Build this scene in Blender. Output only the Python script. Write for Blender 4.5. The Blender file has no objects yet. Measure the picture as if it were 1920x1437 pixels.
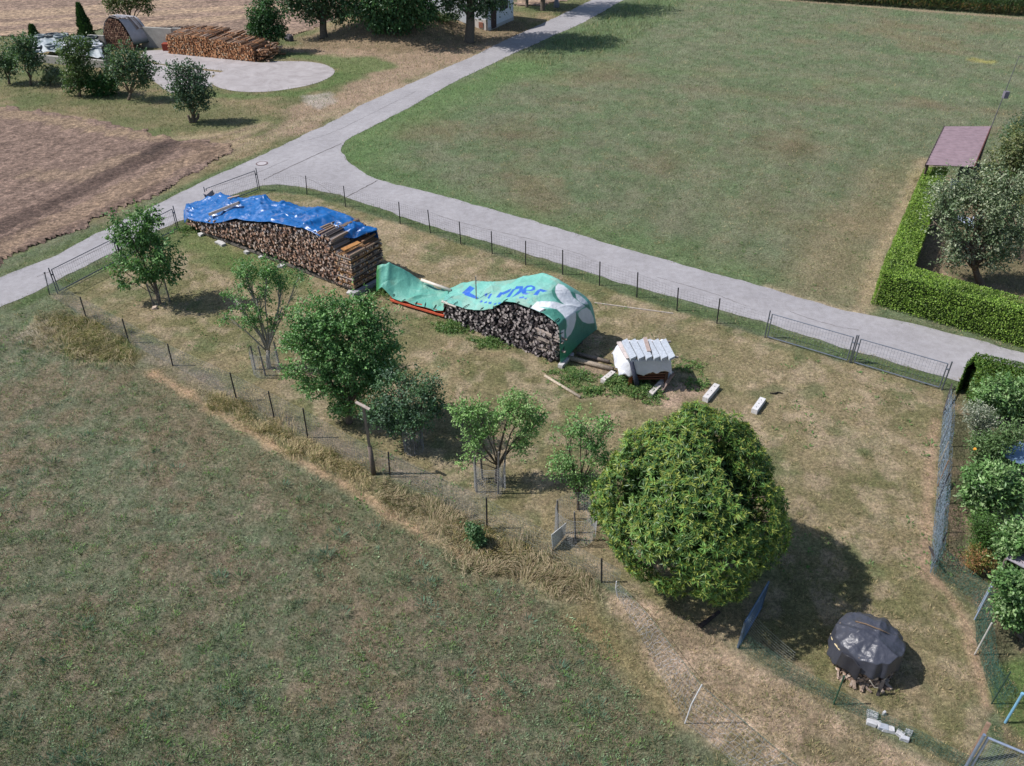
import bpy, math, random
import numpy as np
from math import radians, sin, cos, pi, sqrt, atan2, hypot
from mathutils import Vector, Matrix
random.seed(7); rng = np.random.default_rng(11)
S = bpy.context.scene
# ------------------------------------------------------------------ camera, sky, sun
F, PITCH, H = 1552.0, radians(35.5), 18.5          # focal length in photo pixels, downward pitch, drone height
sp, cp = sin(PITCH), cos(PITCH)
cam = bpy.data.cameras.new('camera'); camo = bpy.data.objects.new('camera', cam)
S.collection.objects.link(camo); S.camera = camo
camo.location = (0, 0, H); camo.rotation_euler = (pi/2-PITCH, 0, 0)
cam.sensor_width = 36; cam.lens = F/1920*36; cam.clip_end = 6000; cam.clip_start = .5
SUN_EL, SUN_AZ = radians(51), radians(181)          # azimuth of the sun measured from +X, counter-clockwise
W = bpy.data.worlds.new('World'); S.world = W; W.use_nodes = True
nt = W.node_tree; bg = nt.nodes['Background']
sky = nt.nodes.new('ShaderNodeTexSky'); sky.sky_type = 'NISHITA'; sky.sun_disc = False
sky.sun_elevation = SUN_EL; sky.sun_rotation = pi/2-SUN_AZ
nt.links.new(sky.outputs[0], bg.inputs[0]); bg.inputs[1].default_value = 0.085
sl = bpy.data.lights.new('sun', 'SUN'); sl.energy = 3.6; sl.angle = radians(.5); sl.color = (1, .965, .93)
so = bpy.data.objects.new('sun', sl); S.collection.objects.link(so)
sd = Vector((cos(SUN_EL)*cos(SUN_AZ), cos(SUN_EL)*sin(SUN_AZ), sin(SUN_EL)))
so.rotation_euler = sd.to_track_quat('Z', 'Y').to_euler(); so.location = (-30, 0, 40)
S.view_settings.view_transform = 'Standard'; S.view_settings.look = 'None'
S.view_settings.exposure = 0.57; S.view_settings.gamma = 1.0
S.cycles.max_bounces = 6; S.cycles.transparent_max_bounces = 8
# ------------------------------------------------------------------ photo pixel <-> place
def G(u, v, z=0.0):
    x = (u-960)/F; y = (v-718.5)/F; t = (H-z)/(sp+y*cp)
    return Vector((x*t, (cp-y*sp)*t, z))
def AT(u, v, Y):
    x = (u-960)/F; y = (v-718.5)/F; t = Y/(cp-y*sp)
    return Vector((x*t, Y, H-(sp+y*cp)*t))
def dep(p): return p[1]*cp+(H-p[2])*sp
def px(p):
    t = dep(p); return 960+F*p[0]/t, 718.5+F*((H-p[2])*cp-p[1]*sp)/t
def ht(u, v, vt): return AT(u, vt, G(u, v).y).z
class Frame:                                         # a vertical plane along a pile: s along, w away from the viewer
    def __init__(s, A, B):
        s.A = A.copy(); s.A.z = 0; d = B-A; d.z = 0; s.L = d.length; s.d = d.normalized()
        n = Vector((-s.d.y, s.d.x, 0)); s.n = n if n.y > 0 else -n
        s.ang = atan2(s.d.y, s.d.x)
    def hit(s, u, v, w=0.0):
        x = (u-960)/F; y = (v-718.5)/F; r = Vector((x, cp-y*sp, -(sp+y*cp))); C = Vector((0, 0, H))
        t = (s.A+s.n*w-C).dot(s.n)/r.dot(s.n); p = C+r*t
        return (p-s.A).dot(s.d), p.z
    def P(s, a, w, z): return s.A+s.d*a+s.n*w+Vector((0, 0, z))
# ------------------------------------------------------------------ noise in numpy
_T = rng.random((256, 256))
def vn(x, y):
    xi = np.floor(x).astype(int); yi = np.floor(y).astype(int); fx = x-xi; fy = y-yi
    fx = fx*fx*(3-2*fx); fy = fy*fy*(3-2*fy)
    a = _T[xi & 255, yi & 255]; b = _T[(xi+1) & 255, yi & 255]; c = _T[xi & 255, (yi+1) & 255]; d = _T[(xi+1) & 255, (yi+1) & 255]
    return (a*(1-fx)+b*fx)*(1-fy)+(c*(1-fx)+d*fx)*fy
def fbm(x, y, o=4, seed=0.0):
    x = np.asarray(x, float)+seed*17.3; y = np.asarray(y, float)+seed*9.1; r = 0; a = .5; n = 0
    for i in range(o): r = r+a*vn(x, y); n += a; a *= .5; x = x*2.03+5.1; y = y*2.03+1.7
    return r/n
def ss(a, b, x): t = np.clip((x-a)/(b-a), 0, 1); return t*t*(3-2*t)
def srgb(r, g, b):
    return tuple(((c/255+.055)/1.055)**2.4 if c > 10 else c/255/12.92 for c in (r, g, b))
def sdist(X, Y, poly):                                # signed distance, positive inside
    d = np.full(X.shape, 1e9); ins = np.zeros(X.shape, bool); n = len(poly)
    for i in range(n):
        x0, y0 = poly[i][:2]; x1, y1 = poly[(i+1) % n][:2]; ex, ey = x1-x0, y1-y0
        t = np.clip(((X-x0)*ex+(Y-y0)*ey)/(ex*ex+ey*ey+1e-9), 0, 1)
        d = np.minimum(d, (X-x0-t*ex)**2+(Y-y0-t*ey)**2)
        c = ((y0 > Y) != (y1 > Y)) & (X < (x1-x0)*(Y-y0)/((y1-y0) if y1 != y0 else 1e-9)+x0); ins ^= c
    d = np.sqrt(d); return np.where(ins, d, -d)
def ldist(X, Y, line):
    d = np.full(X.shape, 1e9)
    for i in range(len(line)-1):
        x0, y0 = line[i][:2]; x1, y1 = line[i+1][:2]; ex, ey = x1-x0, y1-y0
        t = np.clip(((X-x0)*ex+(Y-y0)*ey)/(ex*ex+ey*ey+1e-9), 0, 1)
        d = np.minimum(d, (X-x0-t*ex)**2+(Y-y0-t*ey)**2)
    return np.sqrt(d)
def W2(pts): return [G(*p)[:2] for p in pts]
# ------------------------------------------------------------------ objects
COL = S.collection
def tag(o, label=None, cat=None, group=None, kind=None):
    if label: o['label'] = label
    if cat: o['category'] = cat
    if group: o['group'] = group
    if kind: o['kind'] = kind
    return o
def thing(name, loc, label, cat, group=None, rz=0):
    o = bpy.data.objects.new(name, None); COL.objects.link(o); o.location = loc; o.rotation_euler = (0, 0, rz)
    o.empty_display_size = .2
    return tag(o, label, cat, group)
def link(name, me, mat, parent=None, origin=None):
    if mat is not None: me.materials.append(mat)
    o = bpy.data.objects.new(name, me); COL.objects.link(o)
    if parent is not None:
        o.parent = parent
        o.matrix_parent_inverse = (Matrix.Translation(parent.location) @ parent.rotation_euler.to_matrix().to_4x4()).inverted() if parent.parent is None else parent.matrix_parent_inverse.copy()
    return o
def npmesh(name, V, Fc, mat, parent=None, C=None, smooth=False):
    V = np.asarray(V, np.float32); Fc = np.asarray(Fc, np.int32); k = Fc.shape[1]; me = bpy.data.meshes.new(name)
    me.vertices.add(len(V)); me.vertices.foreach_set('co', V.ravel())
    me.loops.add(Fc.size); me.loops.foreach_set('vertex_index', Fc.ravel())
    me.polygons.add(len(Fc)); me.polygons.foreach_set('loop_start', np.arange(0, Fc.size, k, dtype=np.int32))
    me.polygons.foreach_set('loop_total', np.full(len(Fc), k, np.int32))
    if C is not None:
        C = np.asarray(C, np.float32)
        a = me.color_attributes.new('Col', 'FLOAT_COLOR', 'POINT')
        a.data.foreach_set('color', np.hstack([C, np.ones((len(C), 1), np.float32)]).ravel())
    me.update(calc_edges=True)
    me.polygons.foreach_set('use_smooth', np.full(len(Fc), smooth))
    return link(name, me, mat, parent)
class MB:
    def __init__(s): s.v = []; s.f = []; s.c = []; s.cc = (1, 1, 1)
    def add(s, vs, fs):
        o = len(s.v); s.v += [tuple(v) for v in vs]; s.f += [tuple(o+i for i in f) for f in fs]; s.c += [s.cc]*len(vs)
    def box(s, c, sz, R=None, taper=1.0, jit=0):
        x, y, z = sz[0]/2, sz[1]/2, sz[2]/2; vs = []
        for k in (-1, 1):
            for (i, j) in ((-1, -1), (1, -1), (1, 1), (-1, 1)):
                t = taper if k > 0 else 1
                p = Vector((i*x*t+random.uniform(-jit, jit), j*y*t+random.uniform(-jit, jit), k*z+random.uniform(-jit, jit)))
                vs.append((R @ p if R is not None else p)+Vector(c))
        s.add(vs, [(3, 2, 1, 0), (4, 5, 6, 7), (0, 1, 5, 4), (1, 2, 6, 5), (2, 3, 7, 6), (3, 0, 4, 7)])
    def bar(s, a, b, w, h=None, up=Vector((0, 0, 1)), taper=1.0):
        a = Vector(a); b = Vector(b); h = h or w; d = (b-a); L = d.length; d = d/L
        x = d.cross(up); x = x.normalized() if x.length > 1e-4 else Vector((1, 0, 0)); y = x.cross(d)
        vs = []
        for p, t in ((a, 1), (b, taper)):
            for i, j in ((-1, -1), (1, -1), (1, 1), (-1, 1)): vs.append(p+x*i*w/2*t+y*j*h/2*t)
        s.add(vs, [(3, 2, 1, 0), (4, 5, 6, 7), (0, 1, 5, 4), (1, 2, 6, 5), (2, 3, 7, 6), (3, 0, 4, 7)])
    def tube(s, pts, rad, n=6, cap=True):
        pts = [Vector(p) for p in pts]; m = len(pts)
        if not hasattr(rad, '__len__'): rad = [rad]*m
        o = len(s.v); prev = None
        for i, p in enumerate(pts):
            d = (pts[min(i+1, m-1)]-pts[max(i-1, 0)]); d = d.normalized() if d.length > 1e-6 else Vector((0, 0, 1))
            if prev is None: x = d.orthogonal().normalized()
            else: x = (prev-d*prev.dot(d)); x = x.normalized() if x.length > 1e-4 else d.orthogonal().normalized()
            prev = x; y = d.cross(x)
            for k in range(n):
                a = 2*pi*k/n; s.v.append(tuple(p+(x*cos(a)+y*sin(a))*rad[i])); s.c.append(s.cc)
        for i in range(m-1):
            for k in range(n):
                a = o+i*n+k; b = o+i*n+(k+1) % n; s.f.append((a, b, b+n, a+n))
        if cap: s.f.append(tuple(o+k for k in range(n))[::-1]); s.f.append(tuple(o+(m-1)*n+k for k in range(n)))
    def build(s, name, mat, parent=None, smooth=False):
        me = bpy.data.meshes.new(name); me.from_pydata(s.v, [], s.f)
        a = me.color_attributes.new('Col', 'FLOAT_COLOR', 'POINT')
        a.data.foreach_set('color', np.hstack([np.array(s.c, np.float32), np.ones((len(s.c), 1), np.float32)]).ravel())
        me.update(); me.polygons.foreach_set('use_smooth', np.full(len(me.polygons), smooth))
        return link(name, me, mat, parent)
# ------------------------------------------------------------------ materials
def newmat(name):
    m = bpy.data.materials.new(name); m.use_nodes = True; t = m.node_tree
    return m, t, t.nodes['Principled BSDF']
def nd(t, typ, **k):
    n = t.nodes.new(typ)
    for a, b in k.items(): setattr(n, a, b)
    return n
def noise(t, scale, detail=4, rough=.6, vec=None, dist=0):
    n = nd(t, 'ShaderNodeTexNoise'); n.inputs['Scale'].default_value = scale; n.inputs['Detail'].default_value = detail
    n.inputs['Roughness'].default_value = rough; n.inputs['Distortion'].default_value = dist
    if vec is not None: t.links.new(vec, n.inputs['Vector'])
    return n
def ramp(t, src, stops):
    r = nd(t, 'ShaderNodeValToRGB'); e = r.color_ramp.elements
    while len(e) < len(stops): e.new(.5)
    for i, (p, c) in enumerate(stops): e[i].position = p; e[i].color = (*c, 1) if len(c) == 3 else c
    t.links.new(src, r.inputs[0]); return r
def mixc(t, a, b, f, mode='MIX'):
    m = nd(t, 'ShaderNodeMix'); m.data_type = 'RGBA'; m.blend_type = mode
    for i, x in ((6, a), (7, b), (0, f)):
        if hasattr(x, 'is_linked'): t.links.new(x, m.inputs[i])
        else: m.inputs[i].default_value = x if i == 0 else (*x, 1)
    return m.outputs[2]
def bump(t, b, hsock, dist, strength=1.0):
    n = nd(t, 'ShaderNodeBump'); n.inputs['Distance'].default_value = dist; n.inputs['Strength'].default_value = strength
    t.links.new(hsock, n.inputs['Height']); t.links.new(n.outputs[0], b.inputs['Normal']); return n
def pos(t, sc=(1, 1, 1), rot=(0, 0, 0)):
    g = nd(t, 'ShaderNodeNewGeometry'); m = nd(t, 'ShaderNodeMapping'); m.inputs['Scale'].default_value = sc; m.inputs['Rotation'].default_value = rot
    t.links.new(g.outputs['Position'], m.inputs[0]); return m.outputs[0]
def attr(t):
    a = nd(t, 'ShaderNodeVertexColor'); a.layer_name = 'Col'; return a.outputs[0]
def mat_col(name, rough=.8, var=.5, scale=14, bmp=.01, bscale=30, metal=0, spec=.3, col=None, detail=5):
    m, t, b = newmat(name); p = pos(t); src = attr(t) if col is None else col
    n = noise(t, scale, detail, .65, p); r = ramp(t, n.outputs[0], [(.25, (1-var,)*3), (.75, (1+var*.6,)*3)])
    o = mixc(t, src, r.outputs[0], 1.0, 'MULTIPLY'); t.links.new(o, b.inputs['Base Color'])
    b.inputs['Roughness'].default_value = rough; b.inputs['Metallic'].default_value = metal; b.inputs['Specular IOR Level'].default_value = spec
    if bmp: bump(t, b, noise(t, bscale, 5, .7, p).outputs[0], bmp)
    return m
def mat_leaf(name, rough=.45, spec=.4, trans=.25):
    m, t, b = newmat(name); a = attr(t); t.links.new(a, b.inputs['Base Color'])
    b.inputs['Roughness'].default_value = rough; b.inputs['Specular IOR Level'].default_value = spec
    if trans > 0:
        tr = nd(t, 'ShaderNodeBsdfTranslucent'); mx = nd(t, 'ShaderNodeMixShader'); mx.inputs[0].default_value = trans
        c2 = mixc(t, a, (1.0, 1.25, .45), 1.0, 'MULTIPLY'); t.links.new(c2, tr.inputs[0])
        out = t.nodes['Material Output']; t.links.new(b.outputs[0], mx.inputs[1]); t.links.new(tr.outputs[0], mx.inputs[2]); t.links.new(mx.outputs[0], out.inputs[0])
    return m
M = {}
M['leaf'] = mat_leaf('foliage'); M['grass'] = mat_leaf('grass_blades', .7, .12, .2); M['glossleaf'] = mat_leaf('glossy_foliage', .42, .4, .22)
M['bark'] = mat_col('bark', .9, .5, 18, .02, 35, spec=.1)
M['wood'] = mat_col('split_wood', .85, .45, 26, .006, 60, spec=.15)
M['plank'] = mat_col('weathered_plank', .8, .35, 9, .004, 40, spec=.2)
M['stone'] = mat_col('concrete_block', .9, .3, 12, .008, 50, spec=.2)
M['metal'] = mat_col('galvanised_steel', .45, .25, 8, .0, spec=.5, metal=.6)
M['wire'] = mat_col('wire', .55, .2, 5, .0, spec=.4, metal=.3)
M['plast'] = mat_col('painted_surface', .5, .15, 6, .0, spec=.4)
# ------------------------------------------------------------------ traced outlines of the ground (photo pixels)
ROAD_UP = [(-260, 610), (0, 521), (110, 477), (200, 429), (292, 385), (384, 339), (501, 287), (640, 220), (670, 200), (820, 135), (895, 102), (940, 79), (995, 54), (1044, 32), (1110, 0), (1205, -50), (1280, -100)]
ROAD_DN = [(-260, 690), (0, 576), (52, 554), (90, 537), (129, 514), (209, 477), (296, 433), (344, 412), (434, 367), (488, 349)]
BR_LOW = [(520, 347), (545, 349), (582, 354), (651, 370), (708, 389), (770, 413), (967, 470), (1160, 530), (1345, 580), (1425, 602), (1577, 652), (1661, 675), (1774, 709), (1802, 717), (1920, 752), (2300, 870)]
BR_UP = [(2300, 765), (1920, 664), (1802, 630), (1700, 606), (1633, 591), (1577, 581), (1521, 565), (1439, 540), (1270, 494), (1160, 463), (1000, 415), (900, 387), (800, 360), (740, 345), (700, 335), (672, 318), (652, 302), (640, 287), (640, 275), (650, 264)]
ROAD_RT = [(665, 255), (770, 200), (870, 145), (955, 105), (1095, 42), (1170, 0), (1270, -50), (1350, -100)]
ROAD = ROAD_DN+BR_LOW+BR_UP+ROAD_RT+ROAD_UP[::-1]
FIELD_L = [(-300, 120), (0, 197), (100, 212), (200, 230), (270, 246), (330, 262), (385, 264), (425, 268), (444, 274), (430, 290), (367, 327), (267, 377), (134, 434), (0, 495), (-300, 610)]
FIELD_T = [(-600, -150), (-600, 60), (-100, 66), (0, 68), (83, 77), (117, 70), (192, 56), (284, 58), (440, 66), (545, 70), (600, 52), (640, 34), (700, 10), (780, -40), (1100, -100), (700, -150)]
FIELD_R = [(960, 12), (1000, 14), (1060, 4), (1100, -20), (1180, -60), (1100, -80), (940, -60)]
DISC = [(396, 152), (400, 143), (420, 133), (447, 129), (500, 116), (545, 115), (580, 116), (610, 121), (627, 130), (628, 138), (615, 148), (590, 158), (558, 165), (520, 171), (480, 174), (440, 172), (408, 165), (398, 158)]
SLAB = [(270, 96), (330, 92), (420, 110), (490, 118), (545, 115), (530, 125), (447, 130), (425, 134), (330, 124), (300, 120), (262, 108)]
SLAB2 = [(255, 112), (300, 122), (420, 137), (398, 142), (398, 152), (398, 163), (320, 175), (298, 160), (270, 140), (240, 128)]
ENCL = [(93, 553), (163, 600), (242, 643), (324, 686), (444, 751), (577, 821), (701, 889), (731, 895), (913, 991), (1128, 1092), (1383, 1216), (1563, 1322), (1788, 1437), (1830, 1437), (1869, 1323), (1827, 1226), (1833, 1147), (1744, 1077), (1756, 937), (1768, 778), (1765, 732), (1594, 680), (1430, 632), (1271, 583), (1055, 515), (861, 458), (750, 420), (576, 365), (488, 357), (390, 393), (335, 432), (225, 492), (110, 548)]
rROAD, rFL, rFT, rFR, rDISC, rSL, rSL2, rENC = [W2(p) for p in (ROAD, FIELD_L, FIELD_T, FIELD_R, DISC, SLAB, SLAB2, ENCL)]
# ------------------------------------------------------------------ terrain: mound under the far trees
MC = G(690, 62); 
def ground_z(x, y):
    x = np.asarray(x, float); y = np.asarray(y, float)
    a = ((x-(-10.6))/6.0)**2+((y-84.0)/6.5)**2
    return np.maximum(0, 2.3*np.exp(-a*1.1)-.25)
# colour + cover raster over a fan (a = x/y, log y)
NA, NY = 960, 700; A0, A1 = -1.32, 1.32; Y0, Y1 = 7.5, 170.0
av = np.linspace(A0, A1, NA); yv = np.exp(np.linspace(math.log(Y0), math.log(Y1), NY))
AA, YY = np.meshgrid(av, yv); XX = AA*YY
def blob(pl, soft, amp=1.0, sc=.8, seed=1.0):
    p = W2(pl); d = sdist(XX, YY, p)+(fbm(XX*sc, YY*sc, 4, seed)-.5)*2*amp
    return ss(-soft, soft, d)[..., None]
def stripe(pl, w, soft, amp=.3, sc=1.2, seed=2.0):
    d = w-ldist(XX, YY, W2(pl))+(fbm(XX*sc, YY*sc, 4, seed)-.5)*2*amp
    return ss(-soft, soft, d)[..., None]
def lay(C, col, m): return C*(1-m)+np.array(col)*m
def mottled(c1, c2, sc, lo=.35, hi=.65, seed=0, o=5):
    m = ss(lo, hi, fbm(XX*sc, YY*sc, o, seed))[..., None]
    return np.array(c1)*(1-m)+np.array(c2)*m
c_green = srgb(98, 118, 76); c_green2 = srgb(118, 122, 92); c_brown = srgb(124, 108, 84); c_tan = srgb(152, 134, 102); c_tan2 = srgb(128, 120, 84)
c_peach = srgb(176, 148, 118); c_lush = srgb(84, 122, 62); c_grey = srgb(150, 142, 132); c_soil = srgb(150, 128, 112)
def build_raster():
    # far right meadow as base
    C = mottled(srgb(100, 116, 82), srgb(114, 118, 92), .7, .3, .7, 1)
    m = ss(.56, .72, fbm(XX*.16, YY*.16, 5, 3))[..., None]; C = lay(C, srgb(124, 112, 86), m*.7)
    m = ss(.6, .75, fbm(XX*.8, YY*.8, 5, 4))[..., None]; C = lay(C, srgb(130, 124, 96), m*.35)
    for u, v, rx, ry in ((1480, 280, 90, 45), (1250, 300, 60, 30), (1440, 400, 80, 40), (960, 250, 70, 25), (1180, 150, 60, 20), (1330, 135, 60, 12), (1560, 430, 60, 50)):
        m = blob([(u-rx, v), (u, v-ry), (u+rx, v), (u, v+ry)], 1.6, 1.8, .35, u); C = lay(C, srgb(122, 108, 84), m*.4)
    m = stripe([(990, 118), (1200, 130), (1500, 150), (1950, 190)], .6, 1.6, 1.5, .2, 8); C = lay(C, srgb(104, 124, 80), m*.5)
    m = stripe([(1300, 165), (1500, 185), (1950, 215)], .4, 1.2, 1.2, .2, 9); C = lay(C, srgb(124, 106, 84), m*.4)
    for u, v, rx, ry in ((1445, 262, 34, 16), (1500, 275, 40, 14), (960, 250, 40, 8), (1235, 310, 40, 8), (1100, 185, 50, 7)):
        m = blob([(u-rx, v), (u, v-ry), (u+rx, v), (u, v+ry)], .7, 1.6, .9, u); C = lay(C, srgb(108, 94, 70), m*.4)
    for k in range(13):
        u0 = 1120+k*52; m = stripe([(u0+170, 215), (u0+60, 380), (u0-30, 500+k*6)], .28, .5, .5, .5, k); C = lay(C, (srgb(126, 124, 98), srgb(96, 104, 72))[k % 2], m*.42)
    for k in range(6):
        m = stripe([(1000, 60+k*22), (1400, 88+k*24), (1950, 120+k*28)], .3, .8, .8, .2, k+30); C = lay(C, (srgb(126, 128, 100), srgb(96, 108, 76))[k % 2], m*.35)
    m = ss(.5, .72, fbm((XX+YY*.35)*1.1, (YY-XX*.3)*.12, 4, 66))[..., None]; C = lay(C, srgb(122, 128, 100), m*.35)
    m = blob([(940, 120), (1200, -10), (1330, -20), (1200, 60), (1180, 90), (1020, 150)], 2.0, 2.0, .3, 5); C = lay(C, srgb(96, 122, 74), m*.5)
    m = stripe([(660, 300), (700, 240), (820, 190), (960, 130)], 2.2, 2.2, 1.5, .3, 6); C = lay(C, srgb(94, 124, 70), m*.8)
    m = stripe([(655, 310), (760, 345), (900, 385), (1100, 440), (1400, 525)], 1.4, 1.2, 1.0, .4, 7); C = lay(C, srgb(90, 120, 68), m*.55)
    m = blob([(1740, 300), (1680, 400), (1620, 570), (1560, 575), (1480, 545), (1520, 440), (1600, 350), (1700, 300)], 1.6, 1.5, .4, 8); C = lay(C, srgb(142, 126, 96), m*.6)
    m = stripe([(1735, 300), (1700, 375), (1640, 500), (1620, 580)], .35, .4, .3, 1, 8); C = lay(C, srgb(168, 148, 118), m*.8)
    m = stripe([(1439, 541), (1521, 566), (1577, 583), (1633, 594)], .3, .3, .35, 1.2, 8); C = lay(C, srgb(176, 156, 130), m*.8)
    m = blob([(1800, -5), (1925, -5), (1925, 8), (1800, 8)], .5, .5); 
    m = stripe([(1440, -2), (1920, 35), (2300, 70)], .45, .35, .3, 1, 3); C = lay(C, srgb(160, 138, 116), m*.8)
    m = stripe([(1828, 112), (1850, 116)], .5, .5, .6, 1.5, 3); C = lay(C, srgb(160, 150, 60), m*.7)
    # far left land
    m = blob([(-700, 50), (0, 68), (440, 66), (600, 45), (900, 0), (960, 12), (1100, -60), (1290, -100), (1215, -50), (1120, 0), (895, 102), (640, 220), (501, 287), (134, 434), (-260, 600), (-700, 700)], .3, .2)
    C2 = mottled(srgb(110, 112, 74), srgb(146, 128, 98), .35, .35, .65, 12); C2 = lay(C2, srgb(92, 110, 62), ss(.55, .7, fbm(XX*.25, YY*.25, 4, 13))[..., None]*.5)
    C = lay(C, C2, m)
    m = blob([(500, 85), (620, 90), (780, 100), (900, 70), (1010, 60), (890, 104), (800, 140), (700, 185), (640, 215), (560, 250), (500, 260), (540, 200), (660, 165), (690, 125), (600, 110), (520, 100)], .8, 1.4, .5, 14); C = lay(C, srgb(164, 138, 118), m*.85)
    m = blob([(540, 75), (600, 60), (700, 20), (860, 0), (960, 20), (1000, 60), (880, 90), (700, 100), (600, 92)], 1, 1.5, .4, 15); C = lay(C, srgb(138, 118, 94), m*.85)
    m = blob([(520, 98), (700, 108), (740, 125), (640, 160), (630, 128), (580, 112), (500, 108)], .6, .8, .6, 16); C = lay(C, srgb(98, 118, 66), m*.85)
    m = stripe([(640, 220), (760, 163), (895, 105)], .5, .6, .5, .8, 17); C = lay(C, srgb(172, 150, 128), m*.8)
    m = stripe([(395, 178), (470, 182), (560, 175), (620, 160), (636, 140)], .6, .6, .5, .8, 17); C = lay(C, srgb(92, 116, 62), m*.8)
    m = blob([(0, 150), (150, 175), (330, 200), (480, 195), (500, 235), (400, 245), (250, 232), (120, 205), (0, 185), (-200, 150)], 1, 1.5, .5, 18); C = lay(C, srgb(104, 110, 70), m*.6)
    m = blob([(570, 180), (620, 172), (632, 190), (600, 204), (570, 198)], .3, .5, 1.4, 19); C = lay(C, srgb(178, 170, 164), m*.6)
    m = stripe([(300, 262), (400, 256), (495, 234), (420, 275), (470, 262)], .35, .5, .5, 1, 20); C = lay(C, srgb(176, 154, 124), m*.7)
    for a_ in ([(380, 262), (440, 250), (500, 232)], [(430, 284), (480, 262), (530, 238)], [(400, 275), (455, 258), (512, 236)]):
        m = stripe(a_, .18, .3, .35, 1.5, 21); C = lay(C, srgb(134, 116, 98), m*.75)
    m = stripe([(430, 292), (500, 262), (560, 232), (640, 205)], .5, .6, .7, 1.0, 23); C = lay(C, srgb(158, 142, 114), m*.6)
    # orchard enclosure
    E0 = mottled(srgb(146, 131, 98), srgb(122, 118, 78), .45, .35, .68, 21)
    E0 = lay(E0, srgb(104, 114, 74), ss(.52, .7, fbm(XX*.9, YY*.9, 6, 22))[..., None]*.6)
    E0 = lay(E0, srgb(174, 153, 127), ss(.47, .68, fbm(XX*1.5, YY*1.5, 6, 23))[..., None]*.6)
    C = lay(C, E0, ss(-.15, .15, sdist(XX, YY, rENC)+(fbm(XX*1.5, YY*1.5, 3, 5)-.5)*.5)[..., None])
    m = blob([(345, 420), (420, 450), (520, 500), (600, 530), (560, 560), (440, 520), (350, 470), (300, 450)], .6, .8, .8, 24); C = lay(C, srgb(96, 116, 60), m*.8)
    for u, v, r in ((845, 620, 22), (925, 645, 28), (1090, 715, 25), (1170, 720, 30), (1065, 690, 15), (1210, 730, 22), (1110, 735, 15), (720, 545, 12)):
        m = blob([(u-r, v), (u, v-r*.5), (u+r, v), (u, v+r*.5)], .25, .35, 1.8, u); C = lay(C, srgb(78, 118, 50), m*.85)
    m = blob([(1070, 680), (1150, 690), (1140, 715), (1090, 705)], .3, .4, 1.5, 4); C = lay(C, srgb(150, 130, 112), m*.7)
    m = blob([(1240, 725), (1320, 712), (1330, 740), (1240, 765)], .3, .4, 1.5, 4); C = lay(C, srgb(182, 154, 134), m*.85)
    m = blob([(430, 760), (640, 860), (760, 900), (900, 985), (900, 930), (700, 850), (560, 790), (450, 735), (240, 620), (180, 590), (170, 605)], .3, .7, 1, 6); C = lay(C, srgb(146, 132, 118), m*.6)
    m = stripe([(1755, 790), (1742, 900), (1735, 1070), (1780, 1115), (1815, 1180), (1850, 1320)], .16, .15, .12, 2, 6); C = lay(C, srgb(178, 148, 122), m*.8)
    # verges
    m = stripe([(30, 575), (110, 537), (225, 483), (335, 424), (430, 376), (490, 355), (575, 360), (647, 378), (750, 408), (861, 447), (985, 487), (1125, 527), (1271, 574), (1420, 612), (1600, 668), (1790, 722)], .35, .35, .3, 1.2, 7); C = lay(C, srgb(88, 108, 64), m*.9)
    m = stripe([(0, 515), (130, 462), (300, 378), (400, 328), (500, 283)], .3, .4, .5, .8, 7); C = lay(C, srgb(96, 112, 68), m*.8)
    m = stripe([(1633, 588), (1700, 604), (1802, 628), (1920, 662)], .15, .25, .35, 1.4, 7); C = lay(C, srgb(100, 112, 72), m*.7)
    # left-bottom meadow
    MEAD = [(-400, 640), (0, 610), (90, 640), (230, 690), (300, 712), (420, 800), (560, 880), (700, 965), (860, 1050), (1000, 1110), (1130, 1180), (1190, 1290), (1270, 1380), (1330, 1450), (1300, 1700), (-400, 1700)]
    Mm = blob(MEAD, .3, .35, .8, 30)
    D = mottled(srgb(114, 119, 94), srgb(126, 117, 97), .6, .3, .75, 31); D = lay(D, srgb(104, 117, 90), ss(.48, .66, fbm(XX*1.6, YY*1.6, 6, 32))[..., None]*.6)
    D = lay(D, srgb(138, 118, 96), ss(.54, .68, fbm(XX*.9, YY*.9, 6, 35))[..., None]*.55); D = lay(D, srgb(146, 130, 112), ss(.52, .7, fbm(XX*3.2, YY*3.2, 6, 33))[..., None]*.45)
    m = stripe([(250, 700), (420, 830), (640, 960), (860, 1080), (1100, 1200), (1250, 1400)], 1.3, 1.6, 1.3, .5, 34); D = lay(D, srgb(124, 110, 82), m*.45)
    C = lay(C, D, Mm)
    m = stripe([(290, 700), (345, 735), (430, 785), (520, 840), (640, 905), (760, 980), (900, 1060)], .2, .25, .25, 1.6, 35); C = lay(C, srgb(186, 152, 120), m*.8)
    # strip with tall grass along the fence
    m = blob([(100, 590), (160, 600), (240, 650), (270, 668), (250, 685), (160, 670), (110, 640)], .3, .4, 1, 36); C = lay(C, srgb(126, 116, 74), m*.9)
    m = blob([(60, 600), (110, 600), (120, 640), (80, 660), (30, 630)], .3, .4, 1, 36); C = lay(C, srgb(172, 156, 140), m*.7)
    m = blob([(360, 720), (480, 780), (640, 850), (700, 900), (860, 985), (800, 1000), (640, 890), (500, 815), (400, 765)], .3, .4, 1, 37); C = lay(C, srgb(144, 128, 96), m*.8)
    m = blob([(760, 940), (920, 1010), (1110, 1090), (1140, 1150), (1060, 1140), (900, 1060), (760, 970)], .35, .4, 1, 38); C = lay(C, srgb(168, 150, 120), m*.8)
    m = blob([(1130, 1110), (1240, 1130), (1390, 1225), (1560, 1330), (1790, 1445), (1900, 1700), (1500, 1700), (1400, 1437), (1290, 1360), (1200, 1240)], .25, .3, 1, 39)
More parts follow.
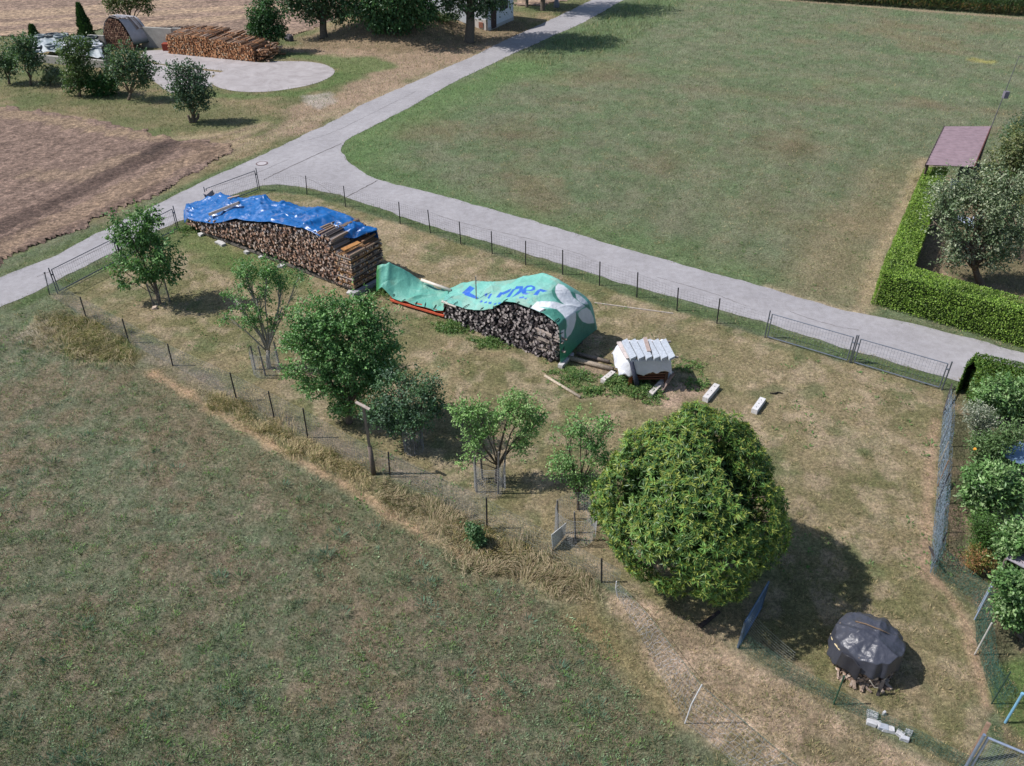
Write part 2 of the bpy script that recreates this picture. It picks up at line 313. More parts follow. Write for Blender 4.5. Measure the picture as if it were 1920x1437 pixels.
    Pz = mottled(srgb(192, 166, 142), srgb(158, 138, 112), 1.2, .3, .7, 40); Pz = lay(Pz, srgb(120, 114, 78), ss(.58, .74, fbm(XX*.9, YY*.9, 4, 41))[..., None]*.6); C = lay(C, Pz, m)
    m = blob([(1110, 1130), (1200, 1230), (1290, 1370), (1250, 1370), (1150, 1240), (1060, 1160)], .5, .5, .8, 42); C = lay(C, srgb(150, 130, 88), m*.7)
    # garden at the right
    m = blob([(1775, 735), (2300, 760), (2300, 1700), (1900, 1700), (1875, 1330), (1838, 1226), (1840, 1147), (1750, 1077), (1762, 937)], .1, .1)
    Gd = mottled(srgb(110, 108, 78), srgb(148, 126, 104), .9, .4, .65, 43); C = lay(C, Gd, m)
    m = blob([(1860, 1240), (1960, 1220), (2200, 1400), (1900, 1400), (1870, 1320)], .2, .3); C = lay(C, srgb(96, 124, 58), m*.8)
    m = blob([(1735, 330), (2300, 330), (2300, 640), (1640, 560)], .2, .2); C = lay(C, mottled(srgb(146, 124, 102), srgb(120, 110, 82), .7, .4, .6, 44), m)
    # fine grain
    g = fbm(XX*6, YY*6, 4, 50)[..., None]; C = C*(.72+.56*g)
    g = fbm(XX*1.7, YY*1.7, 4, 51)[..., None]; C = C*(.8+.4*g)
    L = (C @ np.array([.3, .59, .11]))[..., None]; C = L+(C-L)*.83
    return np.clip(C*1.06, 0, 1)
RC = build_raster()
# cover raster: r = bare (no grass), height multiplier
bare = np.maximum.reduce([ss(-.12, .25, sdist(XX, YY, p)) for p in (rROAD, rDISC, rSL, rSL2)])
hsc = np.ones_like(XX)
def hz(pl, k, soft=.3):
    global hsc
    m = blob(pl, soft, .3, 1)[..., 0]; hsc = hsc*(1-m)+k*m
fieldm = np.maximum.reduce([ss(-.6, .3, sdist(XX, YY, p)+(fbm(XX, YY, 3, 9)-.5)*1.5) for p in (rFL, rFT, rFR)])
hz(ENCL, .75); hz([(360, 720), (480, 780), (700, 890), (860, 980), (800, 1000), (640, 890), (400, 765)], 2.6)
hz([(100, 590), (160, 600), (270, 668), (250, 685), (110, 640)], 3.0); hz([(760, 940), (920, 1010), (1130, 1100), (1140, 1150), (900, 1060), (760, 970)], 2.2)
hz([(970, 110), (1100, 50), (1200, -5), (1300, -10), (1180, 90), (1010, 130)], 1.6)
for u, v, r in ((845, 620, 22), (925, 645, 28), (1090, 715, 25), (1170, 720, 30), (1065, 690, 15), (1210, 735, 22), (720, 545, 14)):
    hz([(u-r, v), (u, v-r*.5), (u+r, v), (u, v+r*.5)], 2.2, .15)
def look(R, x, y):
    a = x/y; ly = np.log(y)
    i = np.clip(((ly-math.log(Y0))/(math.log(Y1)-math.log(Y0))*(NY-1)).round().astype(int), 0, NY-1)
    j = np.clip(((a-A0)/(A1-A0)*(NA-1)).round().astype(int), 0, NA-1)
    return R[i, j]
def mat_ground():
    m, t, b = newmat('ground_soil_and_turf'); p = pos(t); a = attr(t)
    n1 = noise(t, 9, 8, .75, p); n2 = noise(t, 42, 6, .8, p); n3 = noise(t, 2.2, 6, .7, p)
    r1 = ramp(t, n1.outputs[0], [(.34, (.48, .49, .46)), (.5, (.95, .95, .93)), (.66, (1.62, 1.56, 1.48))])
    r2 = ramp(t, n2.outputs[0], [(.3, (.5, .5, .5)), (.52, (.95, .95, .95)), (.75, (1.7, 1.62, 1.5))])
    r3 = ramp(t, n3.outputs[0], [(.35, (.86, .9, .84)), (.65, (1.12, 1.08, 1.1))])
    c = mixc(t, a, r1.outputs[0], 1, 'MULTIPLY'); c = mixc(t, c, r2.outputs[0], 1, 'MULTIPLY'); c = mixc(t, c, r3.outputs[0], 1, 'MULTIPLY')
    t.links.new(c, b.inputs['Base Color']); b.inputs['Roughness'].default_value = .95; b.inputs['Specular IOR Level'].default_value = .1
    ad = nd(t, 'ShaderNodeMath', operation='ADD'); t.links.new(n1.outputs[0], ad.inputs[0]); t.links.new(n2.outputs[0], ad.inputs[1])
    bump(t, b, ad.outputs[0], .045); return m
M['ground'] = mat_ground()
def build_ground():
    V = np.stack([XX, YY, ground_z(XX, YY)], -1).reshape(-1, 3); C = RC.reshape(-1, 3)
    idx = np.arange(NA*NY).reshape(NY, NA)
    Q = [np.stack([idx[:-1, :-1], idx[:-1, 1:], idx[1:, 1:], idx[1:, :-1]], -1).reshape(-1, 4)]
    # outer skirt to the horizon, joined to the fan's rim
    rim = np.concatenate([idx[0, :], idx[1:, -1], idx[-1, -2::-1], idx[-2:0:-1, 0]])
    n0 = len(V); rp = V[rim]; out = rp.copy(); cx, cy = 0, 60
    dx, dy = rp[:, 0]-cx, rp[:, 1]-cy; L = np.hypot(dx, dy)+1e-6; out[:, 0] = cx+dx/L*3500; out[:, 1] = cy+dy/L*3500; out[:, 2] = 0
    V = np.vstack([V, out]); C = np.vstack([C, np.tile(np.array(srgb(112, 116, 84)), (len(out), 1))])
    k = len(rim); i = np.arange(k); j = (i+1) % k
    Q.append(np.stack([rim[i], n0+i, n0+j, rim[j]], -1))
    o = npmesh('ground', V, np.vstack(Q), M['ground'], C=C, smooth=True); tag(o, kind='structure'); return o
build_ground()
def sheet(name, poly, z, mat, step=.8, rough=0.06, seed=0):
    # a flat sheet with a slightly ragged rim
    P = [Vector((p[0], p[1], 0)) for p in poly]; pts = []
    for i in range(len(P)):
        a, b = P[i], P[(i+1) % len(P)]; n = max(1, min(400, int((b-a).length/step)))
        for k in range(n):
            q = a.lerp(b, k/n); pts.append((q.x, q.y))
    pts = np.array(pts); nx = (fbm(pts[:, 0]*1.3, pts[:, 1]*1.3, 4, seed)-.5)*2*rough; ny = (fbm(pts[:, 0]*1.3, pts[:, 1]*1.3, 4, seed+3)-.5)*2*rough
    pts = pts+np.stack([nx, ny], -1)
    from mathutils.geometry import tessellate_polygon
    vs = [(x, y, z) for x, y in pts]; tri = tessellate_polygon([[Vector(v) for v in vs]])
    tri = [t if (Vector(vs[t[1]])-Vector(vs[t[0]])).cross(Vector(vs[t[2]])-Vector(vs[t[0]])).z > 0 else t[::-1] for t in tri]
    me = bpy.data.meshes.new(name); me.from_pydata(vs, [], tri); me.update(); o = link(name, me, mat); return tag(o, kind='structure')
def smooth_line(pts, it=2):
    P = [Vector(p) if len(p) == 3 else Vector((p[0], p[1], 0)) for p in pts]
    for _ in range(it):
        Q = [P[0]]
        for a, b in zip(P[:-1], P[1:]): Q += [a.lerp(b, .25), a.lerp(b, .75)]
        P = Q+[P[-1]]
    return P
def smooth_loop(pts, it=2):
    P = [Vector((p[0], p[1], 0)) for p in pts]
    for _ in range(it):
        Q = []
        for i in range(len(P)): a, b = P[i], P[(i+1) % len(P)]; Q += [a.lerp(b, .25), a.lerp(b, .75)]
        P = Q
    return P
def mat_road():
    m, t, b = newmat('asphalt'); p = pos(t)
    n1 = noise(t, .35, 5, .6, p); n2 = noise(t, 60, 4, .8, p); n3 = noise(t, 3, 6, .7, p)
    c = ramp(t, n1.outputs[0], [(.3, srgb(144, 141, 143)), (.7, srgb(160, 157, 159))]).outputs[0]
    c = mixc(t, c, ramp(t, n2.outputs[0], [(.3, (.72,)*3), (.7, (1.28,)*3)]).outputs[0], 1, 'MULTIPLY')
    c = mixc(t, c, ramp(t, n3.outputs[0], [(.35, (.87, .86, .85)), (.65, (1.07, 1.07, 1.08))]).outputs[0], 1, 'MULTIPLY')
    t.links.new(c, b.inputs['Base Color']); b.inputs['Roughness'].default_value = .9; b.inputs['Specular IOR Level'].default_value = .25
    bump(t, b, n2.outputs[0], .012); return m
def mat_conc(name, c1, c2, sc=.6):
    m, t, b = newmat(name); p = pos(t)
    n1 = noise(t, sc, 7, .7, p, 1.5); n2 = noise(t, 30, 5, .8, p)
    c = ramp(t, n1.outputs[0], [(.3, c1), (.7, c2)]).outputs[0]
    c = mixc(t, c, ramp(t, n2.outputs[0], [(.3, (.85,)*3), (.7, (1.12,)*3)]).outputs[0], 1, 'MULTIPLY')
    t.links.new(c, b.inputs['Base Color']); b.inputs['Roughness'].default_value = .9; bump(t, b, n2.outputs[0], .006); return m
M['road'] = mat_road(); M['conc'] = mat_conc('yard_concrete', srgb(138, 131, 130), srgb(170, 164, 164)); M['concwall'] = mat_conc('wall_concrete', srgb(140, 136, 130), srgb(172, 168, 160), .8)
sheet('road', rROAD, .012, M['road'], .22, .15, 3)
tag(sheet('concrete_yard', [p[:2] for p in smooth_loop(rDISC, 2)], .016, M['conc'], 1, .03, 5), kind='structure')
sheet('concrete_yard', rSL, .012, M['conc'], 1, .03, 5); sheet('concrete_yard', rSL2, .008, M['conc'], 1, .05, 6)
def crack(pl, w, z=.017):
    P = smooth_line([G(*p) for p in pl], 3); b = MB(); b.cc = srgb(92, 86, 84); vs = []
    for i, q in enumerate(P):
        d = (P[min(i+1, len(P)-1)]-P[max(i-1, 0)]).normalized(); n = Vector((-d.y, d.x, 0)); ww = w*random.uniform(.5, 1.4); j = n*random.uniform(-.03, .03)
        vs += [q+n*ww+j+Vector((0, 0, z)), q-n*ww+j+Vector((0, 0, z))]
    b.add(vs, [(2*i, 2*i+1, 2*i+3, 2*i+2) for i in range(len(P)-1)]); tag(b.build('road_joint', M['stone']), kind='structure')
crack([(494, 338), (530, 320), (590, 292), (640, 270)], .03)
for pl_, w_ in (([(70, 520), (150, 486), (240, 440), (330, 402)], .012), ([(560, 268), (620, 252), (700, 212), (780, 172)], .010), ([(820, 405), (900, 428), (1010, 452), (1100, 482)], .010), ([(1230, 520), (1330, 548), (1400, 575)], .010), ([(1480, 585), (1560, 612), (1610, 620)], .012), ([(400, 352), (470, 330), (540, 300)], .010), ([(560, 330), (600, 345), (620, 362)], .012)):
    crack(pl_, w_, .0165)
crack([(651, 370), (680, 354), (708, 339)], .03)
# ploughed / stubble fields: real clods
def mat_field(name, stops, ang, sc=1.0):
    m, t, b = newmat(name); a = attr(t); p = pos(t, (1, 1, 1)); ps = pos(t, (1, 6, 1), (0, 0, -ang))
    n1 = noise(t, 5*sc, 9, .75, p); n2 = noise(t, 24*sc, 6, .8, p); n3 = noise(t, 1.1*sc, 5, .6, ps)
    c = mixc(t, a, ramp(t, n1.outputs[0], [(.36, (.42, .41, .41)), (.5, (.92, .92, .92)), (.64, (1.7, 1.64, 1.56))]).outputs[0], 1, 'MULTIPLY')
    c = mixc(t, c, ramp(t, n2.outputs[0], [(.32, (.5, .5, .5)), (.5, (.9, .9, .9)), (.72, (1.75, 1.6, 1.4))]).outputs[0], 1, 'MULTIPLY')
    c = mixc(t, c, ramp(t, n3.outputs[0], [(.3, (.8, .78, .78)), (.7, (1.2, 1.18, 1.14))]).outputs[0], 1, 'MULTIPLY')
    t.links.new(c, b.inputs['Base Color']); b.inputs['Roughness'].default_value = .95; b.inputs['Specular IOR Level'].default_value = .1
    ad = nd(t, 'ShaderNodeMath', operation='ADD'); t.links.new(n1.outputs[0], ad.inputs[0]); t.links.new(n2.outputs[0], ad.inputs[1]); bump(t, b, ad.outputs[0], .06); return m
def field(name, poly, ang, colf, amp, stepa, stepy, xr, yr, mat):
    ys = np.exp(np.linspace(math.log(yr[0]), math.log(yr[1]), stepy)); as_ = np.linspace(xr[0], xr[1], stepa)
    A, Y = np.meshgrid(as_, ys); X = A*Y
    d = sdist(X, Y, poly)+(fbm(X*1.3, Y*1.3, 4, 60)-.5)*1.6+(fbm(X*6, Y*6, 3, 64)-.5)*.5
    f = fbm(X*2.5, Y*2.5, 4, 61); u = X*cos(ang)+Y*sin(ang); w = -X*sin(ang)+Y*cos(ang)
    Z = ss(-.1, .5, d)*(.03+amp*f+amp*.5*fbm(u*.4, w*3.0, 3, 62))+.006
    C = colf(X, Y, u, w)
    idx = np.arange(X.size).reshape(X.shape); keep = (d > -.05)
    k = keep[:-1, :-1] & keep[1:, :-1] & keep[:-1, 1:] & keep[1:, 1:]
    Q = np.stack([idx[:-1, :-1], idx[:-1, 1:], idx[1:, 1:], idx[1:, :-1]], -1)[k]
    used, inv = np.unique(Q.ravel(), return_inverse=True)
    V = np.stack([X, Y, Z], -1).reshape(-1, 3)[used]; Cc = C.reshape(-1, 3)[used]
    o = npmesh(name, V, inv.reshape(-1, 4), mat, C=Cc, smooth=True); return tag(o, kind='structure')
g0, g1 = G(0, 440), G(330, 270); ANG = atan2(g1.y-g0.y, g1.x-g0.x)
def col_left(X, Y, u, w):
    C = np.zeros(X.shape+(3,))+np.array(srgb(136, 118, 108)); C = C*(.6+.8*fbm(u*1.2, w*2.4, 5, 70)[..., None])
    def st(pl, wd, col, k, seed):
        nonlocal C
        d = wd-ldist(X, Y, W2(pl))+(fbm(u*.35, w*1.6, 4, seed)-.5)*2.2*wd; col = tuple(np.array(col)*.86+np.array(srgb(136, 118, 108))*.14); m = ss(-.35, .35, d+(fbm(u*2, w*5, 3, seed+9)-.5)*.9)[..., None]*k; C = C*(1-m)+np.array(col)*m*(.75+.5*fbm(u*3, w*5, 3, 4)[..., None])
    st([(-100, 200), (0, 212), (120, 232), (200, 248), (290, 262)], .7, srgb(160, 142, 118), .7, 71)
    st([(60, 330), (150, 335), (210, 310), (290, 290)], .8, srgb(156, 138, 116), .5, 72)
    st([(-60, 460), (60, 405), (150, 360), (240, 318), (310, 280)], 1.0, srgb(84, 72, 68), .85, 73)
    st([(285, 290), (300, 282), (312, 276)], .5, srgb(60, 54, 54), .8, 78)
    st([(0, 480), (130, 415), (250, 355), (350, 310), (450, 265)], .8, srgb(158, 138, 116), .6, 74)
    st([(50, 470), (170, 410), (300, 350)], .25, srgb(100, 84, 76), .6, 76)
    st([(355, 275), (400, 285), (380, 300)], .5, srgb(112, 96, 84), .7, 77)
    return C
field('ploughed_field', rFL, ANG, col_left, .10, 420, 260, (-1.25, -.2), (30, 75), mat_field('ploughed_soil', None, ANG))
def col_top(X, Y, u, w):
    C = np.zeros(X.shape+(3,))+np.array(srgb(142, 124, 112)); C = C*(.6+.8*fbm(u*.7, w*1.8, 5, 80)[..., None])
    m = ss(.5, .68, fbm(u*.05, w*.45, 4, 81))[..., None]*.7; C = C*(1-m)+np.array(srgb(172, 152, 130))*m
    return C
field('stubble_field', rFT, .35, col_top, .08, 560, 200, (-1.6, .1), (76, 165), mat_field('stubble_soil', None, .35, .5))
field('stubble_field', rFR, .35, col_top, .06, 120, 80, (-.05, .3), (85, 160), mat_field('stubble_soil_far', None, .35, .5))
# ------------------------------------------------------------------ leaves, grass
def leaves(P, D, N, L, Wd, fold=.18):
    # P base points, D unit directions, N unit normals; returns verts (n,4,3)
    Sd = np.cross(D, N); Sd /= np.linalg.norm(Sd, axis=1, keepdims=True)+1e-9; Nn = np.cross(Sd, D)
    L = L[:, None]; Wd = Wd[:, None]; mid = P+D*L*.45+Nn*Wd*fold
    return np.stack([P, mid+Sd*Wd*.5, P+D*L, mid-Sd*Wd*.5], 1)
def rnd_unit(n):
    v = rng.normal(size=(n, 3)); return v/np.linalg.norm(v, axis=1, keepdims=True)
def leafmesh(name, V4, C, mat, parent=None):
    n = len(V4); V = V4.reshape(-1, 3); b = np.arange(n)*4
    Fc = np.stack([b, b+1, b+2, b, b+2, b+3], -1).reshape(-1, 3)
    return npmesh(name, V, Fc, mat, parent, C=np.repeat(C, 4, axis=0))
def pick(cols, n, var=.25):
    cols = np.array(cols); c = cols[rng.integers(0, len(cols), n)]
    return c*(1+rng.normal(size=(n, 1))*var*.5).clip(.4, 1.8)
def grass(name, N, hh, ww, yr=(9.5, 110), ar=(-.8, .8), region=None, tint=(1, 1, 1), label=None, minh=0.0, lean=.8, colf=None, excl_field=True):
    y = np.exp(rng.uniform(math.log(yr[0]), math.log(yr[1]), N)); x = rng.uniform(ar[0], ar[1], N)*1.08*(.6186*(cp+H*sp/y))*y
    k = (look(bare, x, y) < rng.uniform(.2, .95, N)) & (look(hsc, x, y) >= minh)
    if excl_field: k &= look(fieldm, x, y) < .3
    if region is not None: k &= region(x, y)
    x, y = x[k], y[k]; n = len(x); hs = look(hsc, x, y); fs = (y/18.0)**.75
    h = hh*hs*rng.uniform(.5, 1.3, n)*np.maximum(1, fs*.8); w = ww*rng.uniform(.6, 1.3, n)*np.maximum(1, fs)
    th = rng.uniform(0, 2*pi, n); ph = rng.uniform(0, 2*pi, n); z = ground_z(x, y)
    B = np.stack([x, y, z], -1); dx = np.stack([np.cos(th), np.sin(th), 0*th], -1)*w[:, None]*.5
    ln = rng.uniform(.1, lean, n)*h; T = B+np.stack([np.cos(ph)*ln, np.sin(ph)*ln, h], -1)
    V = np.stack([B-dx, B+dx, T], 1).reshape(-1, 3); C = look(RC, x, y)
    C = C*np.array(tint)*(rng.uniform(.7, 1.5, n)[:, None]) if colf is None else colf(C, x, y, n)
    o = npmesh(name, V, np.arange(3*n).reshape(-1, 3), M['grass'], C=np.repeat(np.clip(C, 0, 1), 3, axis=0)); return tag(o, kind='stuff', label=label, cat='grass')
rMEAD = W2([(-400, 640), (0, 610), (90, 640), (230, 690), (300, 712), (420, 800), (560, 880), (700, 965), (860, 1050), (1000, 1110), (1130, 1180), (1190, 1290), (1270, 1380), (1330, 1450), (1300, 1700), (-400, 1700)])
def inmead(x, y): return sdist(x, y, rMEAD) > 0
def notmead(x, y): return ~inmead(x, y)
def gcol(C, x, y, n):
    r = rng.random(n)[:, None]; g = np.array(srgb(112, 130, 92)); s_ = np.array(srgb(196, 176, 136))
    q = fbm(x*1.6, y*1.6, 3, 90)[:, None]
    out = C*rng.uniform(.5, 2.1, n)[:, None]
    g = np.where(rng.random(n)[:, None] < .5, g, np.array(srgb(128, 140, 104))); out = np.where(r < .16*q*2, g*rng.uniform(.6, 1.3, n)[:, None], out); return np.where(r > .93, s_*rng.uniform(.6, 1.1, n)[:, None], out)
grass('meadow_grass', 420000, .075, .013, (9.0, 45), (-1, 1), inmead, colf=gcol, label='short patchy grass of the lower left meadow')
grass('short_grass', 620000, .06, .012, (9.0, 125), (-1, 1), notmead, colf=gcol, label='short dry grass of the orchard and meadows')
grass('tall_grass', 260000, .085, .014, (9.5, 110), (-1, 1), None, minh=1.5, lean=1.3, colf=gcol, label='long unmown grass along the fence')
# tufts and broad-leaved weeds of the near meadow
def tufts(name, n, yr, ar, reg, k, L, Wd, cols, up, lbl, spread=.08, thr=.5, sc=.9, seed=95):
    y = np.exp(rng.uniform(math.log(yr[0]), math.log(yr[1]), n)); x = rng.uniform(ar[0], ar[1], n)*1.08*(.6186*(cp+H*sp/y))*y
    kk = reg(x, y) & (look(bare, x, y) < .3) & (look(fieldm, x, y) < .2) & (fbm(x*sc, y*sc, 4, seed) > thr); x, y = x[kk], y[kk]; n = len(x)
    s = rng.uniform(.5, 1.5, n)**1.3; X = np.repeat(x, k); Y = np.repeat(y, k); s = np.repeat(s, k); m = n*k
    th = rng.uniform(0, 2*pi, m); r = np.sqrt(rng.random(m))*spread*s; P = np.stack([X+np.cos(th)*r, Y+np.sin(th)*r, ground_z(X, Y)+.01], -1)
    D = np.stack([np.cos(th), np.sin(th), rng.uniform(up[0], up[1], m)], -1); D /= np.linalg.norm(D, axis=1, keepdims=True)
    Nn = np.tile([0, 0, 1.0], (m, 1))+rng.normal(size=(m, 3))*.25
    V = leaves(P, D, Nn, L*s*rng.uniform(.6, 1.3, m), Wd*s*rng.uniform(.7, 1.2, m))
    base = np.repeat(pick(cols, n, .3), k, axis=0)*rng.uniform(.75, 1.3, m)[:, None]
    o = leafmesh(name, V, np.clip(base, 0, 1), M['grass']); return tag(o, kind='stuff', label=lbl, cat='weeds')
blu = [srgb(108, 128, 100), srgb(100, 120, 86), srgb(90, 112, 76), srgb(120, 138, 108), srgb(134, 146, 116)]
tufts('grass_tufts', 30000, (9, 38), (-1, 1), inmead, 12, .075, .011, blu+[srgb(112, 112, 80), srgb(130, 118, 92), srgb(100, 124, 84)], (.4, 1.8), 'green and bluish tufts covering the lower left meadow', .07, .40, 1.6)
tufts('grass_tufts', 2600, (9, 34), (-1, 1), inmead, 34, .15, .012, [srgb(98, 126, 106), srgb(90, 116, 94), srgb(104, 124, 88)], (.5, 2.0), 'larger blue-green grass clumps in the lower left meadow', .11, .56, .8, 99)
tufts('grass_tufts', 5000, (9, 34), (-1, 1), inmead, 14, .08, .013, [srgb(104, 140, 74), srgb(120, 150, 90)], (.4, 1.8), 'fresh green tufts in the lower left meadow', .08, .5, 1.1, 101)
tufts('meadow_weeds', 15000, (9, 30), (-1, 1), inmead, 6, .045, .018, [srgb(120, 142, 110), srgb(134, 150, 118), srgb(104, 128, 92), srgb(150, 164, 130)], (.1, .9), 'pale broad-leaved weeds in the lower left meadow', .05, .46, 1.4, 96)
tufts('dry_tufts', 26000, (9.5, 60), (-1, 1), notmead, 9, .08, .010, [srgb(150, 136, 104), srgb(126, 120, 84), srgb(172, 154, 122), srgb(112, 116, 76)], (.2, 1.4), 'dry grass tufts of the orchard floor', .07, .42, 1.5, 98)
tufts('meadow_weeds', 9000, (16, 100), (-1, 1), notmead, 6, .075, .03, [srgb(94, 122, 74), srgb(110, 132, 86), srgb(84, 112, 62)], (.2, 1.0), 'small green weeds among the dry grass', .06, .55, .7, 97)
def weedpatch(u, v, r, n, hmax=.35, cols=None, lbl=''):
    n = int(n*.8); c = G(u, v); m = n*10; th = rng.uniform(0, 2*pi, n); rr = rng.random(n)**.7*r*1.25*(0.35+1.1*vn(np.cos(th)*2.4+u, np.sin(th)*2.4+v))
    x = c.x+np.cos(th)*rr*1.25; y = c.y+np.sin(th)*rr*.85; hh = hmax*rng.uniform(.3, 1, n)*(1-.6*rr/r).clip(.2, 1)
    X = np.repeat(x, 10)+rng.normal(size=m)*.04; Y = np.repeat(y, 10)+rng.normal(size=m)*.04; Z = np.repeat(hh, 10)*rng.uniform(.15, 1, m)
    D = rnd_unit(m); D[:, 2] = abs(D[:, 2])*.5; D /= np.linalg.norm(D, axis=1, keepdims=True)
    V = leaves(np.stack([X, Y, Z], -1), D, np.array([0, 0, 1.])+rng.normal(size=(m, 3))*.6, rng.uniform(.05, .11, m), rng.uniform(.025, .045, m))
    o = leafmesh('nettle_patch', V, pick(cols or [srgb(92, 126, 66), srgb(108, 140, 78), srgb(74, 104, 56), srgb(128, 142, 84)], m), M['leaf']); return tag(o, kind='stuff', label=lbl, cat='weeds')
for u, v, r, n, hm in ((850, 615, .55, 260, .4), (922, 642, .6, 260, .25), (1075, 708, .6, 300, .3), (1108, 735, .35, 120, .3), (1165, 722, .6, 330, .45), (1205, 738, .6, 350, .4), (1225, 705, .5, 200, .4), (720, 548, .5, 200, .35), (355, 432, .6, 140, .2), (1310, 722, .4, 90, .2), (1290, 690, .5, 90, .15), (1690, 1060, .01, 2, .1)):
    weedpatch(u, v, r, n, hm, lbl='low green weeds growing around the wood piles')
# long matted straw
def straw(name, pl, n, L, cols, ang0, lbl, seed=0, wd=.011, z0=.05):
    P = np.array([tuple(p) for p in W2(pl)]); lo, hi = P.min(0), P.max(0)
    x = rng.uniform(lo[0], hi[0], n*3); y = rng.uniform(lo[1], hi[1], n*3)
    d = sdist(x, y, [tuple(q) for q in P])+(fbm(x*1.5, y*1.5, 3, seed)-.5)*1.5+rng.normal(size=len(x))*.22; k = d > .05; x, y = x[k][:n], y[k][:n]; n = len(x)
    th = ang0+(fbm(x*.9, y*.9, 2, seed+5)-.5)*9+rng.normal(size=n)*.25; l = L*rng.uniform(.5, 1.2, n); hh = rng.uniform(.02, .14, n)+fbm(x*2, y*2, 3, seed+7)*.16
    pts = []
    for t, zz in ((0, 0), (.4, 1.0), (.75, .9), (1, .35)):
        tt = th+t*.6; pts.append(np.stack([x+np.cos(tt)*l*t, y+np.sin(tt)*l*t, ground_z(x, y)+z0*0+hh*zz+.01], -1))
    sd_ = np.stack([-np.sin(th), np.cos(th), 0*th], -1)*wd*.5
    V = np.stack([pts[0]-sd_, pts[0]+sd_, pts[1]+sd_, pts[1]-sd_, pts[2]+sd_, pts[2]-sd_, pts[3]], 1).reshape(-1, 3); b = np.arange(n)[:, None]*7
    Fc = np.vstack([b+np.array([0, 1, 2]), b+np.array([0, 2, 3]), b+np.array([3, 2, 4]), b+np.array([3, 4, 5]), b+np.array([5, 4, 6])])
    C = np.repeat(pick(cols, n, .3), 7, axis=0)
    o = npmesh(name, V, Fc, M['grass'], C=np.clip(C, 0, 1)); return tag(o, kind='stuff', label=lbl, cat='grass')
stc = [srgb(166, 150, 122), srgb(142, 128, 100), srgb(186, 170, 142), srgb(118, 112, 82), srgb(176, 156, 130)]
straw('matted_straw', [(840, 1000), (960, 1020), (1115, 1080), (1130, 1130), (1030, 1120), (900, 1060)], 4200, .32, stc+[srgb(112, 116, 80)], 2.6, 'long flattened straw-coloured grass outside the fence', 1)
straw('matted_straw', [(720, 900), (860, 960), (920, 1010), (860, 1010), (740, 950)], 2200, .30, stc+[srgb(112, 116, 80)], 2.6, 'long flattened straw-coloured grass outside the fence', 2)
straw('matted_straw', [(60, 600), (120, 575), (200, 610), (260, 655), (250, 690), (150, 670), (60, 650)], 2600, .38, stc+[srgb(112, 116, 80)], 2.2, 'long flattened grass at the left corner of the fence', 3)
straw('tall_dry_grass', [(100, 600), (180, 600), (250, 650), (240, 680), (130, 660)], 3600, .25, [srgb(152, 142, 98), srgb(122, 124, 80), srgb(184, 166, 128), srgb(108, 118, 72)], 1, 'tall olive grass at the left corner of the fence', 4)
straw('tall_dry_grass', [(400, 740), (520, 795), (700, 885), (690, 920), (560, 850), (420, 775)], 8000, .22, [srgb(178, 160, 122), srgb(146, 138, 98), srgb(196, 174, 138), srgb(124, 128, 84), srgb(184, 164, 132)], 2.4, 'tall ochre grass between mown meadow and fence', 5)
straw('tall_dry_grass', [(850, 980), (1000, 1030), (980, 1060), (880, 1020)], 1500, .22, [srgb(146, 130, 90), srgb(120, 116, 76)], 2.4, 'tall ochre grass between mown meadow and fence', 6)
straw('tall_dry_grass', [(1730, 330), (1725, 318), (1712, 360), (1690, 400), (1698, 404)], 1500, .45, [srgb(176, 164, 130)], 2.4, 'pale dry grass beside the clipped hedge', 7)
